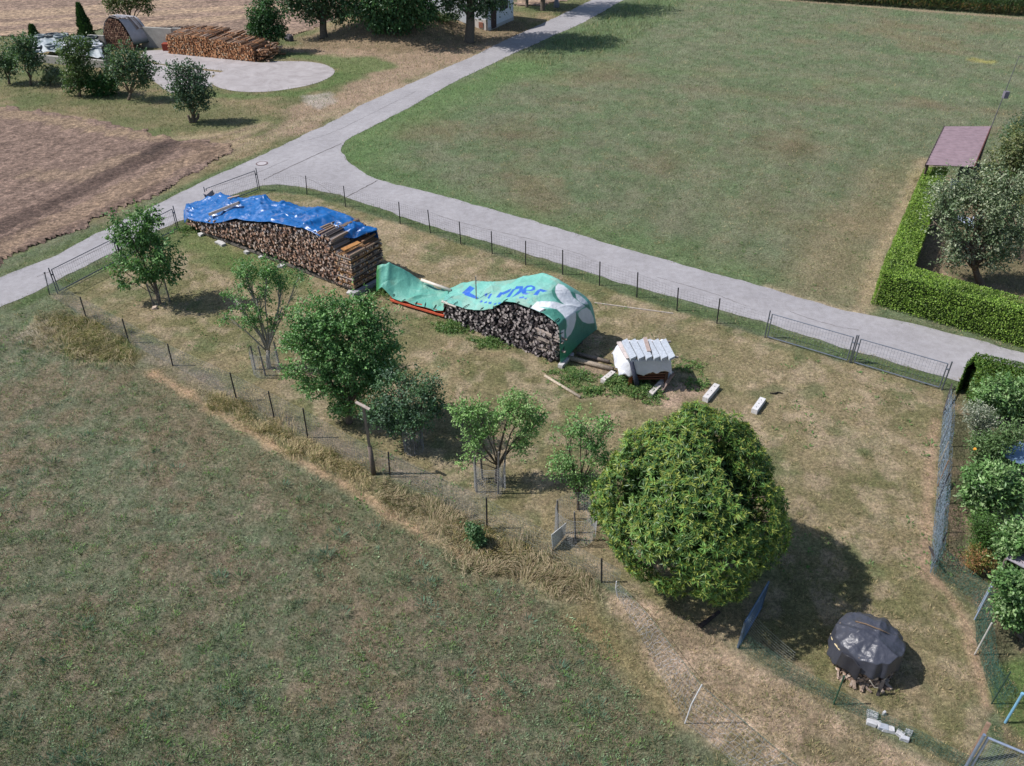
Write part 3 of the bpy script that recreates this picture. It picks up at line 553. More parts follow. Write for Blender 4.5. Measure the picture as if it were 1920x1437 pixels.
# ------------------------------------------------------------------ trees
def tree(name, label, cat, base, lobes, leaf=(.09, .05), n=6000, cols=None, trunk=.09, group=None, clump=.28, per=26, fork=None, bark=srgb(112, 100, 88), gloss='leaf', droop=0, shell=.45, stems=1, split=.35, zmin=.25, twig=9, gaps=0.0, shoots=90, shl=1.0):
    B = base if isinstance(base, Vector) else G(*base); B.z = float(ground_z(B.x, B.y))
    t = thing(name, B, label, cat, group)
    Ls = []
    for l in lobes:
        u, v, r = l[:3]; dy = l[3] if len(l) > 3 else 0; sq = l[4] if len(l) > 4 else 1.0
        c = AT(u, v, B.y+dy); R = r*dep(c)/F; Ls.append((c, R, sq))
    wt = np.array([R**2 for _, R, _ in Ls]); wt /= wt.sum(); ncl = max(8, int(n/per)); V4 = []; CC = []; tw = MB(); tw.cc = bark
    low = min(Ls, key=lambda q: q[0].z); top = sum((c*R for c, R, _ in Ls), Vector())/sum(R for _, R, _ in Ls)
    fk = B.lerp(Vector((top.x, top.y, max(top.z*.62, B.z+.5))), split) if fork is None else fork
    for s_ in range(stems):
        off = Vector((random.uniform(-.15, .15), random.uniform(-.15, .15), 0)) if stems > 1 else Vector()
        m1 = B.lerp(fk, .5)+Vector((random.uniform(-.06, .06), random.uniform(-.06, .06), 0))
        tw.tube([B+off-Vector((0, 0, .05)), B+off*1.2+Vector((0, 0, .1)), m1+off*1.8, fk+off*2.4], [trunk*1.35, trunk*1.08, trunk*.95, trunk*.85], 8)
    for (c, R, sq), w in zip(Ls, wt):
        k = max(4, int(ncl*w)); q = rnd_unit(k)*(rng.random((k, 1))**shell)*R*.93; q[:, 2] *= sq
        cen = q+np.array(c); cen = cen[cen[:, 2] > B.z+zmin]; k = len(cen)
        if gaps: cen = cen[fbm(cen[:, 0]*2.0+cen[:, 2], cen[:, 1]*2.0+cen[:, 2]*1.1, 3, 7.7) > gaps+.08]; k = len(cen)
        if not k: continue
        mid = fk.lerp(c, .55)+Vector((random.uniform(-.15, .15)*R, random.uniform(-.15, .15)*R, .1*R))
        r0 = trunk*.62*max(.45, min(1, R*1.2/ max(r_ for _, r_, _ in Ls)))
        f0 = B.lerp(fk, random.uniform(.72, 1)); m0 = f0.lerp(mid, .5)+Vector((random.uniform(-.1, .1), random.uniform(-.1, .1), random.uniform(-.02, .1)))*R*1.5; tw.tube([f0, m0, mid, c], [r0, r0*.85, r0*.7, r0*.4], 6)
        for j in rng.choice(k, min(k, twig), replace=False):
            e = Vector(cen[j]); st = mid.lerp(c, random.random()); mm = st.lerp(e, .5)+Vector((0, 0, -.06*R)); tw.tube([st, mm, e], [r0*.38, r0*.25, r0*.1], 4, False)
        nl = per; m = k*nl; sz = clump*rng.uniform(.6, 1.25, k); sz = np.repeat(sz, nl)[:, None]
        o = rng.normal(size=(m, 3))*sz*.5; o[:, 2] *= .75
        P = np.repeat(cen, nl, axis=0)+o; P[:, 2] = np.maximum(P[:, 2], B.z+.12)
        outd = P-np.array(c); outd /= np.linalg.norm(outd, axis=1, keepdims=True)+1e-6
        D = outd*.5+rnd_unit(m)*.9; D[:, 2] -= .25+droop; D /= np.linalg.norm(D, axis=1, keepdims=True)
        Nn = outd*.5+np.array([0, 0, .7])+rnd_unit(m)*.75
        V4.append(leaves(P, D, Nn, leaf[0]*rng.uniform(.65, 1.3, m), leaf[1]*rng.uniform(.7, 1.25, m)))
        cc = np.repeat(pick(cols, k, .22), nl, axis=0)*rng.uniform(.7, 1.35, m)[:, None]; CC.append(cc)
    if shoots:
        for (c, R, sq), w in zip(Ls, wt):
            k = max(2, int(shoots*w*1.0)); q = rnd_unit(k); q[:, 2] = q[:, 2]*.7+.25; q /= np.linalg.norm(q, axis=1, keepdims=True); st = np.array(c)+q*R*.75*np.array([1, 1, sq]); dr = q*.75+rnd_unit(k)*.35+np.array([0, 0, .55]); dr /= np.linalg.norm(dr, axis=1, keepdims=True); ln_ = rng.uniform(.35, .85, k)*min(1, R*1.1)*shl
            kl = 13; tt = np.tile(np.linspace(.15, 1, kl), k); S0 = np.repeat(st, kl, axis=0); Dd = np.repeat(dr, kl, axis=0); P = S0+Dd*(np.repeat(ln_, kl)*tt)[:, None]+rng.normal(size=(k*kl, 3))*.025*leaf[0]/.09; P[:, 2] = np.maximum(P[:, 2], B.z+.2)
            D = Dd*.4+rnd_unit(k*kl); D /= np.linalg.norm(D, axis=1, keepdims=True)
            V4.append(leaves(P, D, np.array([0, 0, .8])+rnd_unit(k*kl)*.8, leaf[0]*rng.uniform(.6, 1.2, k*kl), leaf[1]*rng.uniform(.7, 1.2, k*kl))); CC.append(np.repeat(pick(cols, k, .2), kl, axis=0)*rng.uniform(.85, 1.5, k*kl)[:, None])
    tw.build('trunk', M['bark'], t, True)
    leafmesh('crown', np.concatenate(V4), np.clip(np.concatenate(CC), 0, 1), M[gloss], t); return t
g_walnut = [srgb(92, 128, 74), srgb(76, 110, 62), srgb(110, 146, 86)]
g_apple = [srgb(98, 136, 80), srgb(80, 118, 66), srgb(120, 156, 96), srgb(90, 126, 72)]
g_light = [srgb(122, 154, 92), srgb(104, 140, 78), srgb(142, 170, 108)]
g_pear = [srgb(76, 106, 70), srgb(90, 120, 82), srgb(60, 86, 64), srgb(104, 128, 104)]
g_far = [srgb(72, 98, 70), srgb(88, 114, 82), srgb(60, 84, 60), srgb(104, 126, 94)]
OG = 'young fruit trees inside the fenced orchard'
tree('walnut_tree', 'leafy green tree in a mesh guard nearest the left road', 'tree', (300, 570), [(225, 412, 20), (275, 412, 24), (245, 450, 38), (295, 465, 36), (270, 490, 46), (225, 505, 20), (315, 502, 26), (240, 528, 14), (296, 508, 24)], (.17, .085), 8500, g_walnut, .07, OG, .26, 24, gaps=.36)
tree('apple_tree', 'sparse pale-barked tree with open crown left of the biggest fruit tree', 'tree', (505, 690), [(460, 510, 26), (500, 505, 22), (530, 530, 28), (440, 560, 26), (480, 560, 34), (420, 590, 16), (530, 575, 24), (560, 520, 16), (470, 595, 24), (510, 600, 18)], (.10, .056), 6800, g_apple, .085, OG, .2, 16, bark=srgb(158, 152, 142), split=.42, gaps=.38, twig=14)
tree('apple_tree', 'largest dense fruit tree with small red apples in the row', 'tree', (655, 792), [(590, 600, 50), (650, 605, 52), (700, 625, 48), (575, 655, 46), (640, 665, 62), (715, 680, 40), (600, 705, 48), (660, 735, 46), (690, 700, 40), (555, 685, 26), (640, 770, 22), (740, 640, 18), (550, 640, 26), (735, 700, 26), (560, 600, 24), (690, 575, 24)], (.11, .065), 30000, g_apple, .11, OG, .24, 24, gaps=.36, shoots=260, shl=1.0)
tree('pear_tree', 'dark bluish-green tree between the big fruit tree and the tall post', 'tree', (780, 838), [(745, 735, 44), (795, 730, 34), (720, 770, 32), (775, 770, 48), (815, 765, 24), (740, 800, 20), (700, 770, 22)], (.09, .058), 11500, g_pear, .08, OG, .24, 24, gaps=.34, shoots=140)
tree('apple_tree', 'light green tree with two-part crown behind a wide mesh guard', 'tree', (930, 905), [(865, 775, 26), (895, 770, 24), (890, 810, 26), (925, 795, 24), (955, 775, 32), (985, 765, 26), (990, 800, 28), (975, 830, 24), (890, 845, 20), (870, 870, 12), (960, 750, 20), (1010, 780, 16)], (.085, .05), 6800, g_light, .05, OG, .2, 20, gaps=.33, split=.5, twig=12)
tree('apple_tree', 'thin see-through tree immediately left of the round chestnut', 'tree', (1084, 955), [(1090, 790, 24), (1060, 820, 26), (1105, 825, 30), (1075, 860, 32), (1120, 860, 26), (1050, 870, 20), (1135, 800, 20), (1090, 900, 26), (1040, 890, 14), (1095, 940, 18)], (.085, .048), 6200, g_light+g_apple, .045, OG, .2, 14, gaps=.38, split=.5, twig=14)
tree('young_bush', 'small green self-sown bush in the straw below the fence', 'bush', (893, 1028), [(884, 992, 11), (893, 1003, 13), (899, 1016, 11), (905, 1028, 9)], (.09, .05), 1100, [srgb(88, 120, 78), srgb(76, 106, 68)], .02, None, .16, 14, zmin=.03, shoots=20, shl=.5)
# red apples on the big tree: a handful large enough to see
# chestnut: rosettes of long leaves
def chestnut():
    c = Vector((4.70, 16.3, 3.12)); B = Vector((4.9, 16.4, 0))
    t = thing('chestnut_tree', B, 'big round sweet chestnut tree with spiky leaf rosettes and yellowish tips', 'tree')
    tr = MB(); tr.cc = srgb(96, 86, 76); fk = Vector((4.85, 16.35, 1.5)); tr.tube([B-Vector((0, 0, .05)), B+Vector((0, 0, .2)), fk, c], [.2, .15, .13, .09], 8)
    n = 5200; d = rnd_unit(n*2); d = d[d[:, 2] > -.82][:n]; n = len(d)
    lump = .78+.42*(fbm(d[:, 0]*2.3+d[:, 2]*1.3+4, d[:, 1]*2.3+d[:, 2]*1.9, 2, 3)); kp = fbm(d[:, 0]*3.1+d[:, 2]*1.7, d[:, 1]*3.1-d[:, 2]*2.3, 3, 31) > .35; d = d[kp]; lump = lump[kp]; n = len(d)
    rr = 2.52*lump*np.where(rng.random(n) < .3, rng.uniform(.6, .92, n), rng.uniform(.93, 1.04, n))
    tp_ = .945-.24*np.clip(d[:, 2], -.25, 1); R3 = np.stack([rr*tp_, rr*tp_, rr*1.02], -1)
    cen = np.array(c)+d*R3; cen[:, 2] = np.maximum(cen[:, 2], .45)
    for j in rng.choice(n, 60, replace=False):
        e = Vector(cen[j]); tr.tube([c.lerp(fk, random.random()*.6), fk.lerp(c, .7).lerp(e, .5), e], [.06, .035, .012], 5, False)
    k = 13; m = n*k; ax = d*.8+rnd_unit(n)*.35+np.array([0, 0, .35]); ax /= np.linalg.norm(ax, axis=1, keepdims=True); axr = np.repeat(ax, k, axis=0)
    t1 = np.cross(axr, rnd_unit(m)); t1 /= np.linalg.norm(t1, axis=1, keepdims=True); up = rng.uniform(-.35, .75, m)[:, None]
    D = t1+axr*up; D[:, 2] -= .25; D /= np.linalg.norm(D, axis=1, keepdims=True); P = np.repeat(cen, k, axis=0)+axr*rng.uniform(-.05, .06, m)[:, None]
    V = leaves(P, D, axr+rnd_unit(m)*.3, rng.uniform(.10, .21, m), rng.uniform(.028, .046, m), .22)
    young = (up[:, 0] > .56)
    C = np.repeat(pick([srgb(88, 122, 60), srgb(74, 106, 52), srgb(104, 138, 68), srgb(64, 94, 48)], n, .4), k, axis=0)*rng.uniform(.75, 1.25, m)[:, None]
    C = np.where(young[:, None], np.array(srgb(136, 148, 74))*rng.uniform(.7, 1.15, m)[:, None], C)
    # catkins: thin pale yellow strings from the rosette centre
    kc = 9; mc = n*kc; axc = np.repeat(ax, kc, axis=0); Dc = axc+rnd_unit(mc)*.9; Dc /= np.linalg.norm(Dc, axis=1, keepdims=True)
    Vc = leaves(np.repeat(cen, kc, axis=0), Dc, axc+rnd_unit(mc)*.3, rng.uniform(.07, .13, mc), np.full(mc, .019)); Cc = pick([srgb(184, 190, 98), srgb(166, 176, 84), srgb(148, 164, 76)], mc, .2)
    # inner leaves close the crown
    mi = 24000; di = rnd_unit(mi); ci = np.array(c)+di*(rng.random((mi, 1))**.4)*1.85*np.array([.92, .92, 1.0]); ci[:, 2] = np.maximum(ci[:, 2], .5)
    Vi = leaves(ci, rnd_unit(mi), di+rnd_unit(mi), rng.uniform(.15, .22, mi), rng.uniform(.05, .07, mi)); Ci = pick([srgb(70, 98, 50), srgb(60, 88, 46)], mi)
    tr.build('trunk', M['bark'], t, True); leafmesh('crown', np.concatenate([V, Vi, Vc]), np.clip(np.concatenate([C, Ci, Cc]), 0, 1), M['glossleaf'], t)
chestnut()
# right-hand garden tree (greyish) and its neighbours
g_grey = [srgb(110, 126, 94), srgb(132, 142, 112), srgb(88, 106, 74), srgb(156, 162, 136)]
tree('garden_tree', 'large grey-green tree behind the clipped hedge at the right', 'tree', (1838, 536), [(1790, 350, 34, .5), (1840, 350, 40, .5), (1770, 400, 40), (1830, 400, 52), (1885, 390, 44), (1800, 445, 50), (1865, 440, 46), (1840, 480, 36), (1795, 480, 28), (1905, 430, 34), (1750, 415, 26), (1765, 365, 26), (1890, 345, 34), (1890, 480, 26)], (.13, .07), 23000, g_grey, .16, None, .34, 22, gaps=.34, split=.5, shoots=200, shl=1.3)
tree('garden_tree', 'olive tree at the right edge leaning over the reddish shed roof', 'tree', (1925, 500), [(1900, 285, 34, 1), (1925, 270, 44, 1), (1880, 320, 30, 1), (1915, 330, 44, 1), (1945, 300, 50, 1), (1862, 345, 22, 1), (1935, 370, 40, .5), (1870, 300, 20, 1), (1890, 375, 30, 1), (1850, 320, 10, 1)], (.13, .07), 16000, [srgb(104, 112, 70), srgb(84, 98, 62), srgb(126, 128, 86)], .14, None, .38, 24, gaps=.28)
tree('dark_shrub', 'tall green shrub against the sky-side corner behind the shed', 'shrub', (1918, 400), [(1905, 255, 24, 3), (1930, 240, 30, 3), (1900, 290, 20, 3)], (.12, .07), 3500, g_far, .08, None, .34, 22)
# far left orchard
FG = 'small fruit trees on the grass beside the farm yard'
def far(base, lobes, n, lbl, cols=g_far, lf=(.17, .11), **k): return tree('fruit_tree', lbl, 'tree', base, lobes, lf, n, cols, .1, FG, .42, 18, gaps=.3, **k)
far((18, 158), [(8, 120, 20), (15, 135, 16), (-6, 110, 18), (24, 105, 14)], 2200, 'dark fruit tree cut by the left edge of the yard orchard')
far((58, 160), [(30, 82, 18), (48, 95, 20), (60, 110, 20), (45, 120, 20), (55, 75, 12), (66, 128, 12)], 3200, 'leaning fruit tree second from the left edge')
far((150, 181), [(122, 85, 16), (145, 92, 20), (160, 82, 12), (130, 110, 20), (150, 125, 22), (135, 145, 18), (152, 155, 14), (130, 165, 10)], 4200, 'tall narrow fruit tree in front of the tyre heap', [srgb(84, 106, 62), srgb(70, 94, 54), srgb(98, 116, 70)])
far((242, 188), [(212, 100, 14), (235, 110, 24), (262, 115, 18), (225, 135, 24), (255, 140, 24), (280, 125, 16), (275, 150, 14), (205, 120, 14)], 4400, 'wide fruit tree on a slanting trunk before the concrete slab')
tree('round_bush', 'round dark green bush between two yard fruit trees', 'bush', (192, 178), [(180, 152, 22), (205, 150, 22), (170, 160, 16), (210, 165, 18), (190, 168, 18)], (.16, .1), 3600, [srgb(56, 92, 46), srgb(66, 104, 54)], .06, None, .34, 18, zmin=.05)
far((362, 230), [(330, 135, 16), (352, 128, 16), (372, 140, 16), (335, 165, 22), (365, 165, 24), (385, 175, 14), (345, 190, 18), (372, 195, 16)], 4600, 'multi-stemmed shrub-like tree standing alone before the round slab', [srgb(74, 98, 74), srgb(88, 112, 86), srgb(62, 84, 60)], stems=4, split=.35)
tree('small_shrub', 'low shrub in dry grass below the tyre heap', 'shrub', (95, 160), [(92, 150, 9), (105, 143, 11), (85, 158, 7)], (.12, .08), 700, [srgb(92, 108, 78), srgb(120, 130, 106)], .03, None, .3, 12, zmin=.05)
tree('dark_shrub', 'small dark shrub against the low wall of the tyre heap', 'shrub', (100, 150), [(98, 136, 10), (108, 140, 7)], (.12, .08), 600, [srgb(44, 62, 40)], .03, None, .3, 12, zmin=.05)
def conifer(base, vt, wpx, lbl):
    B = G(*base); h = ht(base[0], base[1], vt); t = thing('cypress_tree', B, lbl, 'tree', 'cypress trees behind the yard wall')
    tr = MB(); tr.cc = srgb(84, 72, 60); tr.tube([B, B+Vector((0, 0, h*.92))], [.1, .02], 6); tr.build('trunk', M['bark'], t)
    n = 3600; f = rng.random(n)**.8; r0 = wpx*dep(B)/F*.5; prof = (1-f)**.75*np.minimum(1, f*6+.35); th = rng.uniform(0, 2*pi, n)
    rr = r0*prof*(.55+.5*rng.random(n)**.5)*(.75+.5*vn(th*1.3, f*9)); P = np.stack([B.x+np.cos(th)*rr, B.y+np.sin(th)*rr, f*h], -1)
    D = np.stack([np.cos(th)*.5, np.sin(th)*.5, np.full(n, .9)], -1)+rnd_unit(n)*.3; D /= np.linalg.norm(D, axis=1, keepdims=True)
    leafmesh('crown', leaves(P, D, np.stack([np.cos(th), np.sin(th), 0*th+.4], -1), rng.uniform(.18, .34, n), rng.uniform(.08, .13, n)), pick([srgb(52, 78, 46), srgb(66, 94, 56)], n), M['leaf'], t)
conifer((166, 78), 9, 30, 'taller pointed cypress behind the yard'); conifer((72, 92), 50, 26, 'shorter pointed cypress at the left behind the tyre heap')
tree('field_tree', 'olive-crowned multi-stem tree on the stubble behind the tarped heap', 'tree', (244, 58), [(215, 8, 20), (240, 0, 26), (265, 8, 20), (225, -15, 22), (258, -18, 26), (278, -2, 10), (206, -2, 10)], (.22, .13), 4200, [srgb(96, 106, 66), srgb(80, 92, 58), srgb(112, 116, 74)], .13, None, .45, 18, stems=3, gaps=.3)
tree('yard_bush', 'dense pointed bush at the right end of the far log pile', 'bush', (503, 98), [(495, 20, 22), (485, 40, 24), (515, 38, 20), (500, 60, 28), (480, 55, 16), (525, 58, 12), (505, 82, 14), (500, 2, 12)], (.2, .12), 7500, [srgb(58, 92, 52), srgb(72, 106, 62), srgb(48, 78, 44)], .12, None, .42, 20)
FT = 'big shade trees on the mound by the small white building'
def big(base, lobes, n, lbl, tr, cols=g_far, **k): return tree('shade_tree', lbl, 'tree', base, lobes, (.27, .17), n, cols, tr, FT, .62, 20, bark=srgb(104, 96, 88), gaps=.26, **k)
big((608, 74), [(560, 0, 34), (590, 10, 30), (625, 8, 36), (645, -20, 40), (585, -30, 44), (545, -20, 38), (645, 25, 20), (605, -70, 70), (575, 28, 18), (540, 8, 22)], 12000, 'left big tree with clear trunk beside the dark boulder', .34, fork=AT(606, 35, G(608, 74).y))
big((735, 82), [(690, -5, 34), (735, 5, 38), (785, 0, 38), (715, 35, 26), (745, 48, 26), (775, 35, 26), (695, 28, 24), (735, -60, 80), (805, 20, 24), (728, 66, 14), (665, 15, 22), (760, 66, 12)], 17000, 'middle big tree with drooping branches nearly to the ground', .24, [srgb(66, 98, 62), srgb(80, 116, 72), srgb(54, 84, 52)], fork=AT(735, 40, G(735, 82).y), droop=.5)
big((880, 80), [(850, -10, 34), (890, -5, 36), (925, -10, 34), (860, 15, 20), (905, 15, 16), (840, 5, 22), (890, -50, 64), (940, -30, 40), (925, 12, 10), (880, -110, 100), (925, -140, 84), (845, -150, 84), (885, -200, 74)], 24000, 'right big tree with thick trunk in front of the white building', .42, fork=AT(882, 15, G(880, 80).y))
tree('young_shrub', 'light green shrub under the big trees left of the building', 'shrub', (835, 62), [(825, 38, 14), (845, 42, 14), (810, 30, 12), (838, 52, 8)], (.2, .13), 1300, [srgb(104, 120, 90), srgb(84, 104, 70)], .05, None, .4, 14)
big((988, 14), [(985, -75, 40), (960, -90, 40)], 3000, 'thin dark tree behind the white building', .16, fork=AT(988, -15, G(988, 14).y))
big((1017, 20), [(1020, -95, 50), (1017, -150, 90), (1050, -190, 80), (990, -170, 70)], 13000, 'far shade tree beside the upper road', .26, fork=AT(1017, -20, G(1017, 20).y))
big((1130, -62), [(1130, -210, 80), (1150, -250, 70)], 6000, 'roadside tree outside the upper edge', .26, fork=AT(1130, -110, G(1130, -62).y))
# ------------------------------------------------------------------ fences
GREY = srgb(120, 128, 140); DGREY = srgb(64, 66, 72); DARK = srgb(44, 44, 48); WHT = srgb(214, 214, 216); GRN = srgb(60, 92, 78)
def interp(P, t):
    n = len(P)-1; t = t*n; i = min(int(t), n-1); return P[i].lerp(P[i+1], t-i)
def lengthwise(P, step):
    Q = [P[0]]
    for a, b in zip(P[:-1], P[1:]):
        n = max(1, int((b-a).length/step+.5)); Q += [a.lerp(b, k/n) for k in range(1, n+1)]
    return Q
def wire(mb, a, b, w):
    # a three-sided wire
    a = Vector(a); b = Vector(b); d = (b-a)
    if d.length < 1e-4: return
    d.normalize(); x = d.orthogonal().normalized(); y = d.cross(x); vs = []
    for p in (a, b):
        for k in range(3): vs.append(p+(x*cos(2.094*k)+y*sin(2.094*k))*w)
    mb.add(vs, [(0, 1, 4, 3), (1, 2, 5, 4), (2, 0, 3, 5)])
def net(mb, bot, top, step, rows, w, jit=.0, diag=False, wv=None):
    bq = lengthwise(bot, step); n = len(bq); tq = [interp(top, i/(n-1)) if len(top) != len(bot) else None for i in range(n)]
    if tq[0] is None:
        tq = []; ct = [0]
        for a, b in zip(bot[:-1], bot[1:]): ct.append(ct[-1]+max(1, int((b-a).length/step+.5)))
        for k in range(len(bot)-1):
            for i in range(ct[k], ct[k+1]): tq.append(top[k].lerp(top[k+1], (i-ct[k])/(ct[k+1]-ct[k])))
        tq.append(top[-1])
    n = len(tq); g = []
    for i in range(n):
        col = []
        for r in range(rows+1):
            f = r/rows; p = bq[i].lerp(tq[i], f); s = jit*(1 if 0 < r < rows else .3)
            col.append(p+Vector((random.uniform(-s, s), random.uniform(-s, s), random.uniform(-s, s)*.6)))
        g.append(col)
    for i in range(n):
        for r in range(rows+1):
            if i < n-1:
                if not diag or r in (0, rows): wire(mb, g[i][r], g[i+1][r], w)
                if diag and r < rows: wire(mb, g[i][r], g[i+1][r+1], w) if (i+r) % 2 else wire(mb, g[i][r+1], g[i+1][r], w)
            if r < rows and not diag: wire(mb, g[i][r], g[i][r+1], wv or w)
def post(mb, b, t, r, n=6): mb.tube([b-Vector((0, 0, .03)), t], r, n)
def up(p, h): return Vector((p.x, p.y, h))
# north fence along the farm road
def wire_fence(base_px, tops, lbl, hgt=1.25, step=.15, rows=9, w=.0022, col=DGREY, end0=None, end1=None, caps=True, jit=.004):
    pts = [G(*b) for b in base_px]; t = thing('wire_fence', pts[0], lbl, 'fence')
    tp = []
    for i, p in enumerate(pts):
        if tops[i] is None: tp.append(up(p, hgt*.92)); continue
        q = AT(tops[i][0], tops[i][1], p.y); m = MB(); m.cc = DARK; post(m, p, q, .028, 6); o = m.build('post', M['plast'], t)
        if caps:
            c = MB(); c.cc = (.02, .02, .022); c.tube([q-Vector((0, 0, .02)), q+Vector((0, 0, .055))], [.038, .045], 8); c.build('insulator_cap', M['plast'], o)
        tp.append(p.lerp(q, .95))
    bot = [p+Vector((0, 0, .03)) for p in pts]
    if end0: bot = [G(*end0)+Vector((0, 0, .03))]+bot; tp = [up(G(*end0), hgt*.9)]+tp
    if end1: bot = bot+[G(*end1)+Vector((0, 0, .03))]; tp = tp+[up(G(*end1), hgt*.9)]
    m = MB(); m.cc = col; net(m, bot, tp, step, rows, w, jit); m.build('wire_mesh', M['wire'], t); return t
wire_fence([(575.6, 365), (648, 388), (750.5, 420), (807, 437), (864, 458), (923, 476), (985.5, 497), (1055, 515), (1124, 535.5), (1194, 558), (1269, 583), (1344, 607)],
           [(573, 330), (644, 349), (747.5, 379), (802, 394), (861, 416), (921, 434), (985.5, 452), (1055, 469), (1125, 491), (1196, 511), (1272, 540), (1350, 560)],
           'long dark wire fence with black posts beside the branch road', end0=(490, 357), end1=(1428, 632))
wire_fence([(163, 600), (242, 643), (324, 686), (444, 751), (514, 783), (577, 821)], [(150, 557), (229, 598), (314, 645), (431, 699), (503, 734), (568, 766)],
           'wire fence with leaning black posts between orchard and lower left meadow', end0=(96, 556), end1=(701, 889), rows=11, step=.12, w=.0030, jit=.015, col=srgb(112, 120, 130))
m_ = MB(); m_.cc = DARK; b_ = G(93, 553); q_ = AT(84, 513, b_.y); post(m_, b_, q_, .022); m_.tube([q_, q_+Vector((0, 0, .05))], .04, 8)
tag(m_.build('fence_post', M['plast']), 'short black post outside the left end of the road panels', 'post')
wire_fence([(731, 895), (913, 991), (1128, 1092)], [(728, 848), (912, 934), (1128, 1048)], 'sagging wire mesh fence running from the tall post to the chestnut', rows=12, step=.12, w=.0032, jit=.025, col=srgb(110, 120, 118), end0=(703, 889), end1=(1158, 1120))
# tall post with a cross board
def bird_perch():
    b = G(701, 889); t = thing('perch_post', b, 'tall weathered post carrying a short slanted board on top', 'post')
    q = AT(681, 762, b.y); m = MB(); m.cc = srgb(112, 100, 92); m.tube([b-Vector((0, 0, .05)), b.lerp(q, .42)], [.085, .075], 10); m.build('lower_post', M['plank'], t, True)
    m = MB(); m.cc = srgb(128, 116, 106); m.bar(b.lerp(q, .40), q, .075, .075); m.build('upper_post', M['plank'], t)
    a = AT(667, 754, b.y+.12); c = AT(693, 768, b.y-.12); m = MB(); m.cc = srgb(176, 162, 152); m.bar(a, c, .10, .03); m.build('cross_board', M['plank'], t)
    m = MB(); m.cc = DGREY; e = G(840, 905); wire(m, b.lerp(q, .42), e, .006); m.build('guy_wire', M['wire'], t)
bird_perch()
# tubular mesh panels beside the roads
def panel(bl, br, vt, lbl, col=GREY, h=None, posts=(1, 1)):
    A, B = G(*bl), G(*br); t = thing('mesh_barrier', A, lbl, 'fence panel', 'tubular mesh panels beside the farm roads')
    hA = AT(bl[0], vt, A.y).z if h is None else h; U = Vector((0, 0, hA-.04)); d = (B-A).normalized()
    a0, b0 = A+d*.06+Vector((0, 0, .09)), B-d*.06+Vector((0, 0, .09))
    m = MB(); m.cc = col; r = .024
    m.tube([a0, b0], r, 8); m.tube([a0+U-Vector((0, 0, .1)), b0+U-Vector((0, 0, .1))], r*.75, 8); m.tube([a0, a0+U-Vector((0, 0, .1))], r, 8); m.tube([b0, b0+U-Vector((0, 0, .1))], r, 8); m.build('frame', M['metal'], t)
    m = MB(); m.cc = tuple(c*.8 for c in col); n = max(6, int((b0-a0).length/.115))
    for i in range(1, n):
        p = a0.lerp(b0, i/n); wire(m, p, p+U-Vector((0, 0, .1)), .0036)
    for k in (.2, .4, .6, .8): wire(m, a0+U*k, b0+U*k, .003)
    m.build('wire_mesh', M['wire'], t)
    for k, (P_, s) in enumerate(((A, -1), (B, 1))):
        if posts[k]:
            m = MB(); m.cc = tuple(c*.75 for c in col); q = P_+d*s*.05; m.tube([q-Vector((0, 0, .05)), q+U+Vector((0, 0, .12))], .026, 8)
            m.tube([q+U*.8-d*s*.02, q+U*.8-d*s*.12], .035, 6); m.build('post', M['metal'], t)
DP = srgb(84, 90, 104)
panel((110, 550), (226, 489), 500, 'mesh panel nearest the left picture edge beside the road', DP, 1.22)
panel((231, 487), (334, 431), 440, 'mesh panel partly behind the walnut tree', DP, 1.22)
panel((393, 393), (486, 357), 350, 'mesh panel behind the left end of the blue tarp', DP, 1.22)
panel((1436, 634), (1590, 680), 590, 'grey mesh panel beside the branch road, left of the pair', GREY, 1.22)
panel((1598, 682), (1763, 731), 630, 'grey mesh panel beside the branch road, right of the pair', GREY, 1.22)
